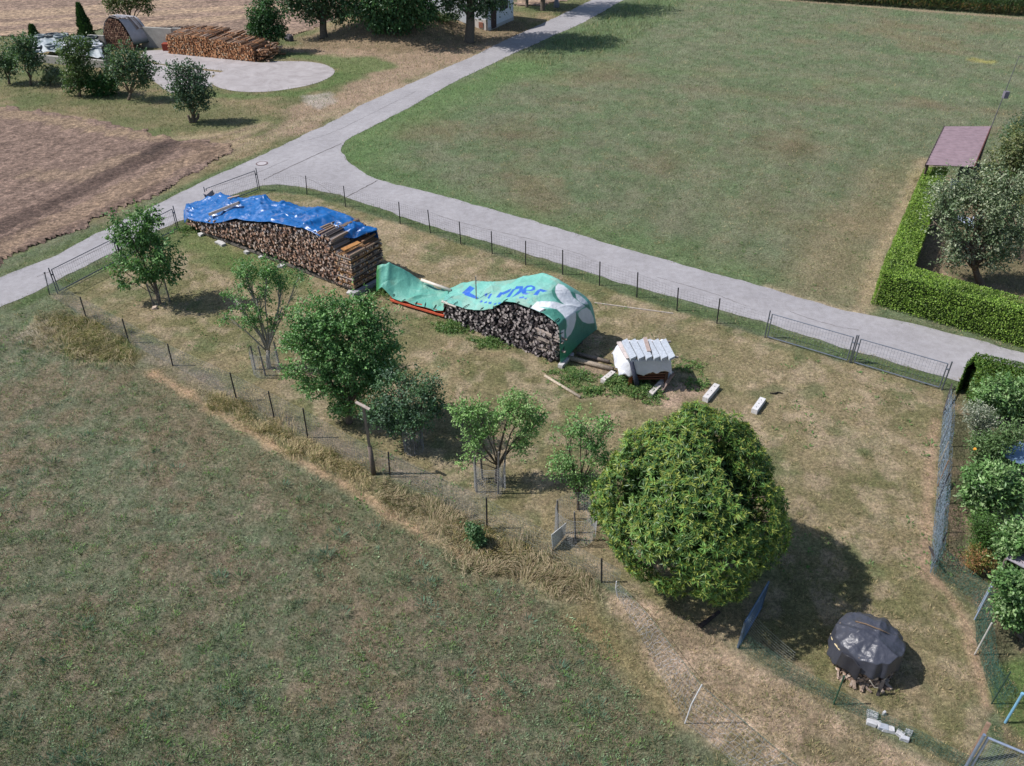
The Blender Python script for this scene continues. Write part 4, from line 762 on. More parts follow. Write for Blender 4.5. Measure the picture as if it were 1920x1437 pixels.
# east fence with doubled netting
def east_fence():
    bot = [(1768, 778), (1764, 830), (1759, 874), (1756, 937), (1749, 1000), (1744, 1077), (1783, 1099), (1820, 1125), (1833, 1147), (1827, 1170), (1830, 1212), (1843, 1260), (1859, 1310), (1869, 1330)]
    pb = [G(*p) for p in bot]; t = thing('netting_fence', pb[0], 'bluish grey sagging netting fence between orchard and garden shrubs', 'fence')
    hs = [1.15, .95, 1.1, 1.0, 1.15, 1.2, .85, .8, 1.1, 1.2, .95, .75, 1.0, .9]
    tp = [p+Vector((random.uniform(-.06, .12), 0, h)) for p, h in zip(pb, hs)]
    m = MB(); m.cc = srgb(128, 144, 158); net(m, [p+Vector((0, 0, .02)) for p in pb[:6]], tp[:6], .085, 15, .0042, .035); m.build('netting', M['wire'], t)
    m = MB(); m.cc = srgb(110, 126, 140); net(m, [p+Vector((.10, 0, .02)) for p in pb[:6]], [q+Vector((.16, .05, -.1)) for q in tp[:6]], .10, 13, .0036, .05); m.build('netting', M['wire'], t)
    m = MB(); m.cc = srgb(62, 98, 86); net(m, [p+Vector((.02, 0, .02)) for p in pb[5:]], tp[5:], .09, 14, .0040, .04); m.build('green_netting', M['wire'], t)
    m = MB(); m.cc = srgb(62, 98, 86); net(m, [p+Vector((.12, 0, .02)) for p in pb[3:]], [q+Vector((.16, 0, -.15)) for q in tp[3:]], .11, 12, .0034, .06); m.build('green_netting', M['wire'], t)
    for k, (b, h, c, cap) in enumerate([((1768, 780), 1.3, DARK, 1), ((1762, 838), 1.25, GREY, 1), ((1759, 876), 1.1, srgb(150, 140, 124), 0), ((1758, 912), 1.1, srgb(130, 104, 80), 0), ((1756, 945), 1.3, DARK, 1), ((1752, 1000), 1.25, GREY, 0), ((1747, 1062), 1.4, DARK, 1), ((1833, 1145), 1.3, srgb(150, 160, 176), 1), ((1827, 1162), 1.35, srgb(150, 166, 188), 0), ((1827, 1228), 1.3, srgb(190, 186, 180), 0), ((1859, 1320), 1.3, srgb(48, 68, 58), 1)]):
        p = G(*b); m = MB(); m.cc = c; q = p+Vector((.02, 0, h)); post(m, p, q, .02); o = m.build('post', M['plast'], t)
        if cap: mm = MB(); mm.cc = (.02, .02, .02); mm.tube([q, q+Vector((0, 0, .05))], .05, 8); mm.cc = WHT; mm.tube([q-Vector((0, 0, .10)), q-Vector((0, 0, .02))], .035, 8); mm.build('insulator_cap', M['plast'], o)
    for a, b in (((1770, 778), (1780, 740)), ((1757, 960), (1770, 905)), ((1744, 1030), (1750, 1075))): m = MB(); m.cc = srgb(70, 66, 66); m.bar(G(*a)+Vector((-.05, 0, .1)), G(*b)+Vector((-.05, 0, .5)), .05, .05); m.build('dark_stick', M['plank'], t)
east_fence()
# green netting at the bottom
def net_fence():
    b = [(1383, 1216), (1464, 1272), (1563, 1321), (1622, 1350), (1703, 1389), (1788, 1436), (1850, 1470)]; hs = [.55, .6, .42, .35, .35, .4, .5]
    pb = [G(*p) for p in b]; t = thing('netting_fence', pb[0], 'low slumped green netting along the bottom of the orchard', 'fence')
    m = MB(); m.cc = srgb(66, 92, 76); net(m, [p+Vector((0, 0, .02)) for p in pb], [p+Vector((.05, .12, h)) for p, h in zip(pb, hs)], .08, 11, .0038, .03); m.build('green_netting', M['wire'], t)
    m = MB(); m.cc = srgb(72, 96, 82); net(m, [p+Vector((.1, .05, .02)) for p in pb], [p+Vector((.1, .22, h*.7)) for p, h in zip(pb, hs)], .12, 6, .0026, .05); m.build('green_netting', M['wire'], t)
    p = pb[2]; m = MB(); m.cc = srgb(46, 78, 60); post(m, p, AT(1583, 1268, p.y), .022); m.build('post', M['plast'], t)
    # pale wires hanging slack above
    m = MB(); m.cc = srgb(188, 192, 186)
    for k in range(9):
        Q = []
        for i in range(13):
            f = i/12; q = G(1397+(1480-1397)*f, 1188+(1262-1188)*f); Q.append(q+Vector((0, 0, .10+.09*k-.12*sin(pi*f)*(1-k/14)+.06*(1-f))))
        for a, c in zip(Q[:-1], Q[1:]): wire(m, a, c, .0022)
    m.build('slack_wires', M['wire'], t)
net_fence()
def electric_net():
    b = [(1158, 1120), (1196, 1186), (1235, 1258), (1284, 1357), (1330, 1391), (1372, 1426), (1430, 1475)]
    tpx = [(1158, 1092), (1222, 1160), (1273, 1231), (1316, 1286), (1372, 1334), (1423, 1377), (1500, 1440)]
    pb = [G(*p) for p in b]; t = thing('electric_net', pb[0], 'white electric netting with wide meshes curving across the dry grass', 'fence')
    tp = [AT(u, v, p.y+.05) for (u, v), p in zip(tpx, pb)]
    m = MB(); m.cc = srgb(150, 156, 166); net(m, [p+Vector((0, 0, .02)) for p in pb], tp, .13, 9, .0026, .04); m.build('netting', M['wire'], t)
    m = MB(); m.cc = srgb(84, 112, 92); P = tp
    for a, c in zip(P[:-1], P[1:]): wire(m, a, c, .007)
    m.build('top_line', M['wire'], t)
    for (u, v), p in (((1156, 1090), pb[0]), ((1316, 1284), pb[3])):
        q = AT(u, v, p.y); m = MB(); m.cc = WHT; m.tube([p, p.lerp(q, .5)+Vector((-.04, 0, .03)), q], .014, 6); m.build('post', M['plast'], t)
electric_net()
def panel_edge():
    A, B = G(1383, 1216), G(1427, 1140); t = thing('mesh_gate', A, 'steel-blue mesh gate standing edge-on under the chestnut', 'gate')
    h = 1.05; U = Vector((.02, 0, h)); m = MB(); m.cc = srgb(110, 132, 158)
    for a, b in ((A, B), (A+U, B+U), (A, A+U), (B, B+U)): m.tube([a+Vector((0, 0, .03)), b+Vector((0, 0, .03))], .028, 6)
    m.build('frame', M['metal'], t); m = MB(); m.cc = srgb(104, 126, 150)
    net(m, [A+Vector((0, 0, .03)), B+Vector((0, 0, .03))], [A+U, B+U], .045, 24, .0034); m.build('wire_mesh', M['wire'], t)
panel_edge()
# tree guards
def guard(stakes, lbl, mesh=True, col=srgb(120, 116, 112), mcol=srgb(160, 162, 164), close=True, extra=None):
    P = [G(*s[0]) for s in stakes]; T = [AT(*s[1], p.y) for s, p in zip(stakes, P)]; c = sum(P, Vector())/len(P)
    t = thing('tree_guard', c, lbl, 'tree guard', 'stake and mesh guards around the orchard trees')
    for p, q in zip(P, T):
        m = MB(); m.cc = col; m.tube([p-Vector((0, 0, .03)), q], [.035, .028], 7); m.build('stake', M['bark'], t)
    if mesh:
        n = 14; r = max((p-c).length for p in P)*1.0; hh = min(q.z for q in T)*.95
        ring = [c+Vector((cos(2*pi*k/n)*r, sin(2*pi*k/n)*r, .03)) for k in range(n+1)]
        m = MB(); m.cc = mcol; net(m, ring, [p+Vector((0, 0, hh)) for p in ring], .075, 16, .0036, .008); m.build('wire_mesh', M['wire'], t)
guard([((289, 573), (273, 530)), ((319, 566), (307, 524)), ((300, 560), (288, 515))], 'grey stake and mesh cage around the walnut trunk')
guard([((479, 693), (470, 650)), ((498, 705), (484, 649)), ((526, 693), (513, 640))], 'three stakes with mesh around the sparse pale-barked tree')
guard([((779, 852), (771, 804)), ((790, 835), (785, 792)), ((760, 845), (752, 800))], 'stakes under the dark pear tree')
guard([((894, 923), (890, 857)), ((934, 926), (935, 848)), ((942, 914), (948, 850)), ((905, 898), (900, 845))], 'wide mesh guard around the light two-part tree')
guard([((1046, 1000), (1045, 938)), ((1079, 1014), (1077, 960)), ((1110, 985), (1108, 935))], 'mesh guard around the thin tree beside the chestnut')
def sheet_board():
    p = [AT(1034, 1003, G(1036, 1033).y), AT(1061, 981, G(1058, 1010).y), G(1059, 1007), G(1036, 1033)]; p[2].z = .08; p[3].z = .05
    n = (p[1]-p[0]).cross(p[3]-p[0]).normalized()*.008; m = MB(); m.cc = srgb(196, 198, 200); m.add([q+n for q in p]+[q-n for q in p], [(0, 1, 2, 3), (7, 6, 5, 4), (0, 4, 5, 1), (1, 5, 6, 2), (2, 6, 7, 3), (3, 7, 4, 0)])
    tag(m.build('plastic_sheet', M['plast']), 'pale grey sheet leaning on the guard left of the chestnut', 'sheet')
sheet_board()
# corner of the garden gate at the bottom right
def tall(u, v, z, r, col, name, lbl, cat, mat='metal', head=None):
    q = G(u, v, z); b = up(q, 0); m = MB(); m.cc = col; m.tube([b, q], r, 10)
    if head: m.tube([q, q+Vector((0, 0, .06))], r*1.3, 8)
    return tag(m.build(name, M[mat]), lbl, cat)
tall(1846, 1378, 1.7, .035, srgb(150, 166, 190), 'gate_post', 'round galvanised gate post at the bottom right corner', 'post')
tall(1916, 1303, 1.15, .03, srgb(120, 168, 196), 'blue_pole', 'light blue pole with white head at the right edge', 'pole', 'plast', True)
def gate():
    a, b = G(1853, 1384, 1.6), G(1935, 1418, 1.6); t = thing('garden_gate', up(a, 0), 'galvanised tube gate cut off by the bottom right corner', 'gate')
    m = MB(); m.cc = srgb(164, 176, 196); m.tube([a, b], .03, 10); m.tube([up(a, .1), a], .03, 10); m.tube([up(a, .12), up(b, .12)], .03, 8); m.build('frame', M['metal'], t)
    m = MB(); m.cc = srgb(150, 160, 170); net(m, [up(a, .12), up(b, .12)], [a, b], .07, 22, .002); m.build('wire_mesh', M['wire'], t)
gate()
m_ = MB(); m_.cc = srgb(150, 124, 106); a_ = G(1854, 1356, 1.35); m_.bar(up(G(1842, 1384, 1.0), .0)*1.0, a_, .09, .06); tag(m_.build('wooden_post', M['plank']), 'broken wooden post beside the galvanised gate post', 'post')
# ------------------------------------------------------------------ firewood
def logvariant(k, L=1.0, r=.06, side=None, end=None):
    rr = random.Random(k); n = rr.choice([4, 5, 5, 6, 7]); m = MB(); pts = []
    split = rr.random() < .7
    for i in range(n):
        a = 2*pi*i/n+rr.uniform(-.3, .3); q = r*rr.uniform(.72, 1.15); pts.append((cos(a)*q, sin(a)*q*rr.uniform(.8, 1.1)))
    s = rr.choice(side); e = rr.choice(end); bend = rr.uniform(-.02, .02)
    vs = [(x, -L/2, z) for x, z in pts]+[(x+bend, 0, z+bend) for x, z in pts]+[(x, L/2, z) for x, z in pts]
    m.cc = s; fs = []
    for j in (0, 1):
        for i in range(n): a = j*n+i; b = j*n+(i+1) % n; fs.append((a, b, b+n, a+n))
    m.add(vs, fs); m.cc = e; m.add(vs[:n], [tuple(range(n))]); m.add(vs[2*n:], [tuple(range(n))[::-1]]); return m
def logset(seed, cnt, L, r, side, end): return [logvariant(seed*100+i, L, r*random.Random(seed*7+i).uniform(.75, 1.25), side, end) for i in range(cnt)]
fresh = logset(1, 22, 1.0, .062, [srgb(124, 106, 94), srgb(150, 128, 110), srgb(104, 88, 80), srgb(138, 126, 118)], [srgb(198, 160, 138), srgb(174, 136, 116), srgb(216, 184, 162), srgb(132, 102, 90), srgb(194, 176, 166), srgb(112, 94, 88), srgb(88, 68, 62)])
aged = logset(2, 22, 1.0, .062, [srgb(104, 98, 98), srgb(126, 118, 116), srgb(84, 78, 78), srgb(150, 142, 140)], [srgb(150, 142, 142), srgb(118, 110, 112), srgb(178, 168, 166), srgb(92, 84, 86), srgb(64, 58, 60)])
aged2 = logset(3, 12, 1.0, .062, [srgb(134, 124, 116), srgb(150, 138, 130)], [srgb(150, 136, 128), srgb(120, 108, 102), srgb(172, 156, 146)])
bright = logset(4, 14, 1.0, .055, [srgb(150, 116, 84), srgb(176, 142, 108), srgb(134, 104, 80)], [srgb(226, 186, 140), srgb(210, 168, 124), srgb(176, 136, 104)])
MESH = {}
def logmesh(vs, i):
    key = (id(vs), i)
    if key not in MESH:
        m = vs[i]; me = bpy.data.meshes.new('firewood_log'); me.from_pydata(m.v, [], m.f); a = me.color_attributes.new('Col', 'FLOAT_COLOR', 'POINT')
        a.data.foreach_set('color', np.hstack([np.array(m.c, np.float32), np.ones((len(m.c), 1), np.float32)]).ravel()); me.materials.append(M['wood']); me.update(); MESH[key] = me
    return MESH[key]
class Pile:
    def __init__(s): s.items = []
    def add(s, vs, c, rot, roll, sc=(1, 1, 1)): s.items.append((vs, random.randrange(len(vs)), Vector(c), rot, roll, sc))
    def emit(s, key, nind, lblfun, group, name='firewood', sl='stacked split firewood'):
        s.items.sort(key=key); ind, rest = s.items[:nind], s.items[nind:]
        for it in ind:
            vs, i, c, rot, roll, sc = it; o = bpy.data.objects.new('firewood_log', logmesh(vs, i)); COL.objects.link(o)
            o.matrix_world = Matrix.Translation(c) @ rot.to_4x4() @ Matrix.Rotation(roll, 4, 'Y') @ Matrix.Diagonal((*sc, 1)); tag(o, lblfun(it), 'firewood log', group)
        V = []; Fc = []; Cc = []; n = 0; mb = MB()
        for vs, i, c, rot, roll, sc in rest:
            m = vs[i]; T = Matrix.Translation(c) @ rot.to_4x4() @ Matrix.Rotation(roll, 4, 'Y') @ Matrix.Diagonal((*sc, 1)); k = random.uniform(.72, 1.25); o = len(mb.v)
            mb.v += [tuple(T @ Vector(v)) for v in m.v]; mb.f += [tuple(o+a for a in f) for f in m.f]; mb.c += [tuple(min(1, q*k) for q in c_) for c_ in m.c]
        if rest: o = mb.build(name, M['wood']); tag(o, sl, 'firewood', None, 'stuff')
def rz(a): return Matrix.Rotation(a, 3, 'Z')
def profile(fr, pxs, w=0.0):
    P = sorted(fr.hit(u, v, w) for u, v in pxs); xs = [p[0] for p in P]; zs = [p[1] for p in P]; return lambda s: float(np.interp(s, xs, zs))
# --- pile 1, blue tarp
f1 = Frame(G(352, 432), G(669, 553)); W1 = 2.15
top1 = profile(f1, [(355, 402), (385, 404), (417, 411), (458, 413), (509, 417), (548, 421), (582, 430), (621, 447), (640, 470), (651, 484)])
bot1 = profile(f1, [(355, 424), (392, 440), (422, 447), (495, 473), (582, 507), (640, 536), (669, 543)])
L1 = f1.hit(664, 545)[0]
zt1 = lambda s: max(.45, top1(s)-(.26*min(1, max(0, (3.4-s)/2.0))+.09)*min(1, max(0, (L1-1.6-s)/.8))); 
print('pile1 L', L1, [round(top1(s), 2) for s in np.linspace(0, L1, 8)], [round(bot1(s), 2) for s in np.linspace(0, L1, 6)])
def face_pile(fr, s0, s1, zb, ztf, Wd, vs, sp=.122, top_only_back=True, jit=.085, vtop=None, rows=2, ll=1.0):
    p = Pile(); R = rz(fr.ang); r = 0; z = 0
    smax = s1; zmin = min(zb(s) for s in np.linspace(s0, s1, 9)); zmax = max(ztf(s) for s in np.linspace(s0, s1, 25))
    z = zmin+.05; row = 0
    while z < zmax:
        s = s0+(sp/2 if row % 2 else 0)
        while s < s1:
            if zb(s)+.03 <= z <= ztf(s)-.02:
                nt_ = ztf(s)-z < .25
                for k in range(rows):
                    if k > 0 and not nt_ and abs(s-s0) > .4 and abs(s-s1) > .4: continue
                    c = fr.P(s+random.uniform(-.022, .022), ll/2+k*(ll+.1)+random.uniform(-jit, jit), z+random.uniform(-.018, .018))
                    v_ = vtop if (vtop and ztf(s)-z < .45 and random.random() < .5) else vs
                    p.add(v_, c, R @ Matrix.Rotation(random.uniform(-.05, .05), 3, 'Z'), random.uniform(0, 6.28), (random.uniform(.8, 1.2), ll, random.uniform(.8, 1.2)))
            s += sp
        z += sp*.87; row += 1
    return p
P1 = face_pile(f1, 1.15, L1-1.0, bot1, zt1, W1, fresh, vtop=aged)
P0 = face_pile(f1, .1, .95, bot1, zt1, W1, fresh)
P1.items += P0.items
def corner_block(p, fr, s0, s1, zb, ztf, Wd, sets, lay=.125, end_h=None):
    # criss-cross end: layers alternate between logs across the pile and logs along it
    R = rz(fr.ang); Ra = rz(fr.ang+pi/2); z = zb(s1)+.05; k = 0
    while z < ztf(s1)+.03:
        lean = .10*(1-(z/1.6))
        if k % 2 == 0:
            s = s0+.06
            while s < s1+.02:
                for q in (0, 1): p.add(random.choice(sets), fr.P(s+lean+random.uniform(-.01, .01), .5+q*1.1+random.uniform(-.03, .03)-lean*.5, z), R, random.uniform(0, 6.28), (1.0, 1, 1.05))
                s += .12
        else:
            w = .06
            while w < Wd-.02:
                p.add(random.choice(sets), fr.P((s0+s1)/2+lean+random.uniform(-.03, .03), w-lean*.5, z), Ra, random.uniform(0, 6.28), (1.0, (s1-s0), 1.05)); w += .115
        z += lay; k += 1
corner_block(P1, f1, L1-.98, L1, bot1, lambda s: zt1(L1-.3)+.02, W1, [fresh, fresh, bright, aged2])
campos = Vector((0, 0, H))
P1.emit(lambda it: (it[2]-f1.P(L1, .2, 1.0)).length+(0 if it[2].z > .2 else .3), 120, lambda it: 'split log in the criss-crossed right end of the blue-tarped stack', 'logs in the right end of the blue-tarped stack', sl='split firewood stacked under the blue tarp')
def runners(name, fr, s0, s1, ws, z, w, h, col, lbl, cat='beam', mat='plank'):
    for k, a in enumerate(ws):
        m = MB(); m.cc = col; m.bar(fr.P(s0, a, z), fr.P(s1, a, z), w, h); tag(m.build(name, M[mat]), lbl, cat, 'beams under the wood stacks')
z0_ = bot1(L1*.6)
runners('support_beam', f1, 1.0, L1-.1, (.15, 1.95), .12, .1, .12, srgb(110, 104, 98), 'long timber beam under the blue-tarped stack')
for s, w, c in ((1.1, -.02, 1.0), (2.6, -.10, 1.3), (2.9, -.14, 1.2), (4.6, -.05, .9), (7.1, -.08, 1.2), (L1-.15, -.12, 1.1), (5.6, -.02, .9)):
    p = f1.P(s, w, .06); m = MB(); m.cc = srgb(188, 186, 184); m.box(p, (.24*c, .2*c, .12), rz(f1.ang+random.uniform(-.3, .3)), jit=.02)
    tag(m.build('support_stone', M['stone']), 'pale concrete block propping the front edge of the blue-tarped stack', 'block', 'blocks propping the blue-tarped stack')
m = MB(); m.cc = srgb(150, 148, 150); m.bar(f1.P(L1+.12, -.25, .1), f1.P(L1+.25, 2.3, .1), .22, .2); tag(m.build('concrete_beam', M['stone']), 'concrete beam under the right end of the blue-tarped stack', 'concrete beam')
# plank and odd boards on top of the stack
m = MB(); m.cc = srgb(170, 122, 74); q0 = f1.P(L1-.45, .05, zt1(L1-.4)+.1); m.bar(q0, f1.P(L1-.35, 1.0, zt1(L1-.4)+.12), .26, .05); tag(m.build('plank', M['plank']), 'orange-brown plank lying on the uncovered end of the blue-tarped stack', 'plank')
for k, (ds, w0, w1, dz, l) in enumerate(((-.75, 1.1, 2.0, .14, 'dark'), (-.45, 1.25, 2.05, .2, 'steeper'))):
    m = MB(); m.cc = (srgb(128, 98, 80), srgb(150, 116, 92))[k]; m.tube([f1.P(L1+ds, w0, zt1(L1)+dz), f1.P(L1+ds+.1, w1, zt1(L1)+dz+.12)], [.06, .05], 5); tag(m.build('split_log', M['wood']), ('brown split log lying across the right end next to the blue tarp', 'tilted split log at the back right corner beside the blue tarp')[k], 'firewood log')
# ------------------------------------------------------------------ tarpaulins
def tarp(name, grid, mat, lbl, colf, cat='tarpaulin', thick=.006, parent=None):
    nu, nv = grid.shape[:2]; V = grid.reshape(-1, 3); idx = np.arange(nu*nv).reshape(nu, nv)
    Q = np.stack([idx[:-1, :-1], idx[1:, :-1], idx[1:, 1:], idx[:-1, 1:]], -1).reshape(-1, 4)
    o = npmesh(name, V, Q, mat, parent, C=colf(V), smooth=True)
    s = o.modifiers.new('thickness', 'SOLIDIFY'); s.thickness = thick; s.offset = -1
    return tag(o, lbl, cat) if parent is None else o
def resample(P, n):
    P = np.array([tuple(p) for p in P]); d = np.r_[0, np.cumsum(np.linalg.norm(np.diff(P, axis=0), axis=1))]; t = np.linspace(0, d[-1], n); return np.stack([np.interp(t, d, P[:, i]) for i in range(3)], -1)
def smooth1(A, k, axis):
    for _ in range(k):
        B = A.copy(); sl = [slice(None)]*3; s0 = sl.copy(); s1 = sl.copy(); s2 = sl.copy(); s0[axis] = slice(0, -2); s1[axis] = slice(1, -1); s2[axis] = slice(2, None)
        B[tuple(s1)] = (A[tuple(s0)]+2*A[tuple(s1)]+A[tuple(s2)])/4; A = B
    return A
def ridge(x, y, o=4, seed=0): return 1-np.abs(fbm(x, y, o, seed)*2-1)*2
def wrinkle(g, su, sv, amp, seed, sharp=2.0):
    U = g[..., 0]*cos(f1.ang)+g[..., 1]*sin(f1.ang); Vv = -g[..., 0]*sin(f1.ang)+g[..., 1]*cos(f1.ang)+g[..., 2]*.7
    r = np.clip(ridge(U*su+Vv*.5, Vv*sv, 3, seed), 0, 1)**sharp; r2 = np.clip(ridge(U*su*1.2-Vv*1.6, Vv*sv*1.4+U, 3, seed+2), 0, 1)**sharp
    return (r+.7*r2)*amp
def mat_tarp(name, rough, bscale, bd, spec=.5, dust=None):
    m, t, b = newmat(name); p = pos(t); a = attr(t); n1 = noise(t, 2.2, 6, .7, p, .6)
    c = mixc(t, a, ramp(t, n1.outputs[0], [(.3, (.85,)*3), (.7, (1.12,)*3)]).outputs[0], 1, 'MULTIPLY')
    if dust: c = mixc(t, c, dust, ramp(t, noise(t, 1.7, 7, .75, p, .8).outputs[0], [(.56, (0, 0, 0)), (.74, (.65, .65, .65))]).outputs[0])
    t.links.new(c, b.inputs['Base Color']); b.inputs['Roughness'].default_value = rough; b.inputs['Specular IOR Level'].default_value = spec
    bump(t, b, noise(t, bscale, 4, .6, p, 1.0).outputs[0], bd); return m
M['bluetarp'] = mat_tarp('blue_tarpaulin', .3, 9, .010, .5, srgb(178, 160, 158)); M['greentarp'] = mat_tarp('green_tarpaulin', .5, 7, .02, .3); M['blacktarp'] = mat_tarp('black_sheet', .38, 9, .012, .5); M['whitetarp'] = mat_tarp('white_tarpaulin', .4, 6, .02, .4)
def crease(g, fr, amp, k=26, seed=4):
    # long straight folds running in a few directions, sharp on the ridge, with real slopes
    rr = np.random.default_rng(seed); U = (g[..., 0]-fr.A.x)*fr.d.x+(g[..., 1]-fr.A.y)*fr.d.y; V = (g[..., 0]-fr.A.x)*fr.n.x+(g[..., 1]-fr.A.y)*fr.n.y; Z = np.zeros(U.shape)
    for i in range(k):
        u0 = rr.uniform(U.min(), U.max()); v0 = rr.uniform(0, 2); th = rr.choice([.5, .9, 1.3, 2.2, .2])+rr.normal()*.2; c_, s_ = cos(th), sin(th); a = (U-u0)*c_+(V-v0)*s_; b = -(U-u0)*s_+(V-v0)*c_; b = b+.12*np.sin(a*2.1+i)
        w = rr.uniform(.05, .22); L = rr.uniform(.3, 1.1); Z += rr.choice([1, 1, -.7])*rr.uniform(.3, 1)*amp*np.exp(-np.abs(b)/w)*np.exp(-(a/L)**2)
    return Z+.02
def blue_tarp():
    fpx = [(343, 408), (360, 416), (395, 421), (417, 419), (440, 412), (458, 416), (509, 419), (548, 426), (582, 436), (600, 446), (617, 452), (640, 448), (668, 449), (690, 440), (708, 434)]
    bpx = [(345, 390), (360, 384), (392, 375), (422, 368), (467, 372), (500, 376), (559, 389), (590, 389), (616, 391), (655, 405), (680, 419), (706, 433)]
    n = 170; nv = 70
    fr_ = []
    for u, v in fpx:
        w = 0 if u < 600 else (u-600)/108*1.9
        s, z = f1.hit(u, v, w-.05); fr_.append(f1.P(s, w-.05, z+.06))
    bk = [f1.P(*(lambda q: (q[0], W1-.1, q[1]+.02))(f1.hit(u, v, W1-.1))) for u, v in bpx]
    A = resample(fr_, n); B = resample(bk, n)
    # same station along the stack for front and rear edge
    g = np.zeros((n, nv, 3)); tt = np.linspace(0, 1, nv-16)
    
    for j, t_ in enumerate(tt):
        g[:, j] = A*(1-t_)+B*t_; g[:, j, 2] += (.12+.16*np.clip(1-np.linspace(0, 1, n)*3, 0, 1))*np.sin(pi*min(1, t_*1.0))**.6
    nn = np.array(f1.n)
    for j in range(16):
        k = (j+1)/16; g[:, nv-16+j] = B+nn*(.10*np.sqrt(k)); g[:, nv-16+j, 2] -= k*(.45+.15*fbm(np.arange(n)*.06, np.arange(n)*0+3., 3, 4))
    g = smooth1(g, 3, 0); g = smooth1(g, 2, 1)
    wv = crease(g, f1, .20, 70)+wrinkle(g, 1.6, 3.2, .045, 9, 2.6); ed = np.ones(nv); ed[:4] = np.linspace(.2, 1, 4); g[..., 2] += (wv-.06)*ed[None, :]; g[..., 0] += wv*.1
    # gathered pleats at the left end
    ue = np.clip(1-np.arange(n)/30, 0, 1)[:, None]; g[..., 2] += ue*.05*np.sin(np.linspace(0, 1, nv)*46)[None, :]
    lf = ss(0, 1, 1-np.arange(n)/5.0)[:, None]; g[..., 2] -= lf*.35
    def colf(V):
        C = np.tile(np.array(srgb(16, 88, 152)), (len(V), 1)); m = ss(.66, .72, fbm(V[:, 0]*3, V[:, 1]*3, 4, 12))[:, None]*.35; return C*(1-m)+np.array(srgb(110, 140, 190))*m
    tarp('tarpaulin', g, M['bluetarp'], 'shiny creased blue tarpaulin covering the long firewood stack', colf); return g
gb = blue_tarp()
def on_grid(g, u, v):                      # nearest tarp point under a photo pixel
    P = g.reshape(-1, 3); t = P[:, 1]*cp+(H-P[:, 2])*sp; U = 960+F*P[:, 0]/t; V = 718.5+F*((H-P[:, 2])*cp-P[:, 1]*sp)/t
    return Vector(P[np.argmin((U-u)**2+(V-v)**2)])
def lying(g, a, b, h):
    A, B = on_grid(g, *a), on_grid(g, *b); P = g.reshape(-1, 3); rise = 0
    for k in range(15):
        f = k/14; q = A.lerp(B, f); d = (P[:, 0]-q.x)**2+(P[:, 1]-q.y)**2; z = P[d < .02][:, 2]
        if len(z): rise = max(rise, z.max()-q.z)
    U = Vector((0, 0, rise+h)); return A+U, B+U
a_, b_ = lying(gb, (395, 411), (450, 390), .05); m = MB(); m.cc = srgb(158, 150, 146); m.bar(a_, b_, .13, .13); tag(m.build('timber_beam', M['plank']), 'grey squared beam weighing down the blue tarp', 'beam')
a_, b_ = lying(gb, (428, 377), (450, 371), .02); m = MB(); m.cc = srgb(186, 160, 140); m.bar(a_, b_, .1, .04); tag(m.build('short_board', M['plank']), 'short pinkish board at the back edge of the blue tarp', 'board')
def hollow_block():
    c = lying(gb, (396, 384), (404, 381), .15)[0]; m = MB(); m.cc = srgb(150, 142, 142); d = (f1.n*.9-f1.d*.05+Vector((0, 0, .25))).normalized(); x = d.cross(Vector((0, 0, 1))).normalized(); y = x.cross(d); L_, o_, i_ = .32, .14, .09
    vs = [c+d*s*L_*.7+x*a*r+y*b*r for r in (o_, i_) for s in (-1, 1) for a, b in ((-1, -1), (1, -1), (1, 1), (-1, 1))]
    f = [];
    for k in range(4): q = (k+1) % 4; f += [(k, q, 4+q, 4+k), (8+q, 8+k, 12+k, 12+q), (q, k, 8+k, 8+q), (4+k, 4+q, 12+q, 12+k)]
    m.add(vs, f); tag(m.build('hollow_block', M['stone']), 'grey hollow chimney block standing on the left end of the blue tarp', 'block')
hollow_block()
# --- pile 2, green tarp with lettering
f2 = Frame(G(834, 600), G(1050, 684)); W2_ = 2.05; L2 = f2.hit(1047, 680)[0]
top2 = profile(f2, [(832, 566), (875, 579), (905, 581), (930, 576), (942, 569), (992, 578), (1020, 592), (1047, 611)])
bot2 = profile(f2, [(834, 595), (875, 624), (905, 636), (955, 652), (1005, 671), (1047, 681)])
zt2 = lambda s: top2(s)+.02
print('pile2 L', L2, [round(top2(s), 2) for s in np.linspace(0, L2, 8)], [round(bot2(s), 2) for s in np.linspace(0, L2, 6)])
P2 = face_pile(f2, .02, L2-.02, bot2, zt2, W2_, aged, sp=.122, jit=.11)
for k in range(16):
    s = L2-random.uniform(.15, 1.1); P2.add(aged2, f2.P(s, .02+random.uniform(0, .05), random.uniform(.3, 1.3)), rz(f2.ang+pi/2+random.uniform(-.15, .15)), random.uniform(0, 6), (1.1, .9, 1.1))
P2.emit(lambda it: (it[2]-f2.P(L2, 0, .7)).length, 120, lambda it: 'weathered grey log at the right end under the green lettered tarp', 'grey logs at the right end of the lettered-tarp stack', sl='weathered grey firewood stacked under the lettered green tarp')
runners('support_beam', f2, .3, L2, (.3, 1.8), .08, .12, .12, srgb(110, 104, 98), 'timber beam under the grey firewood stack')
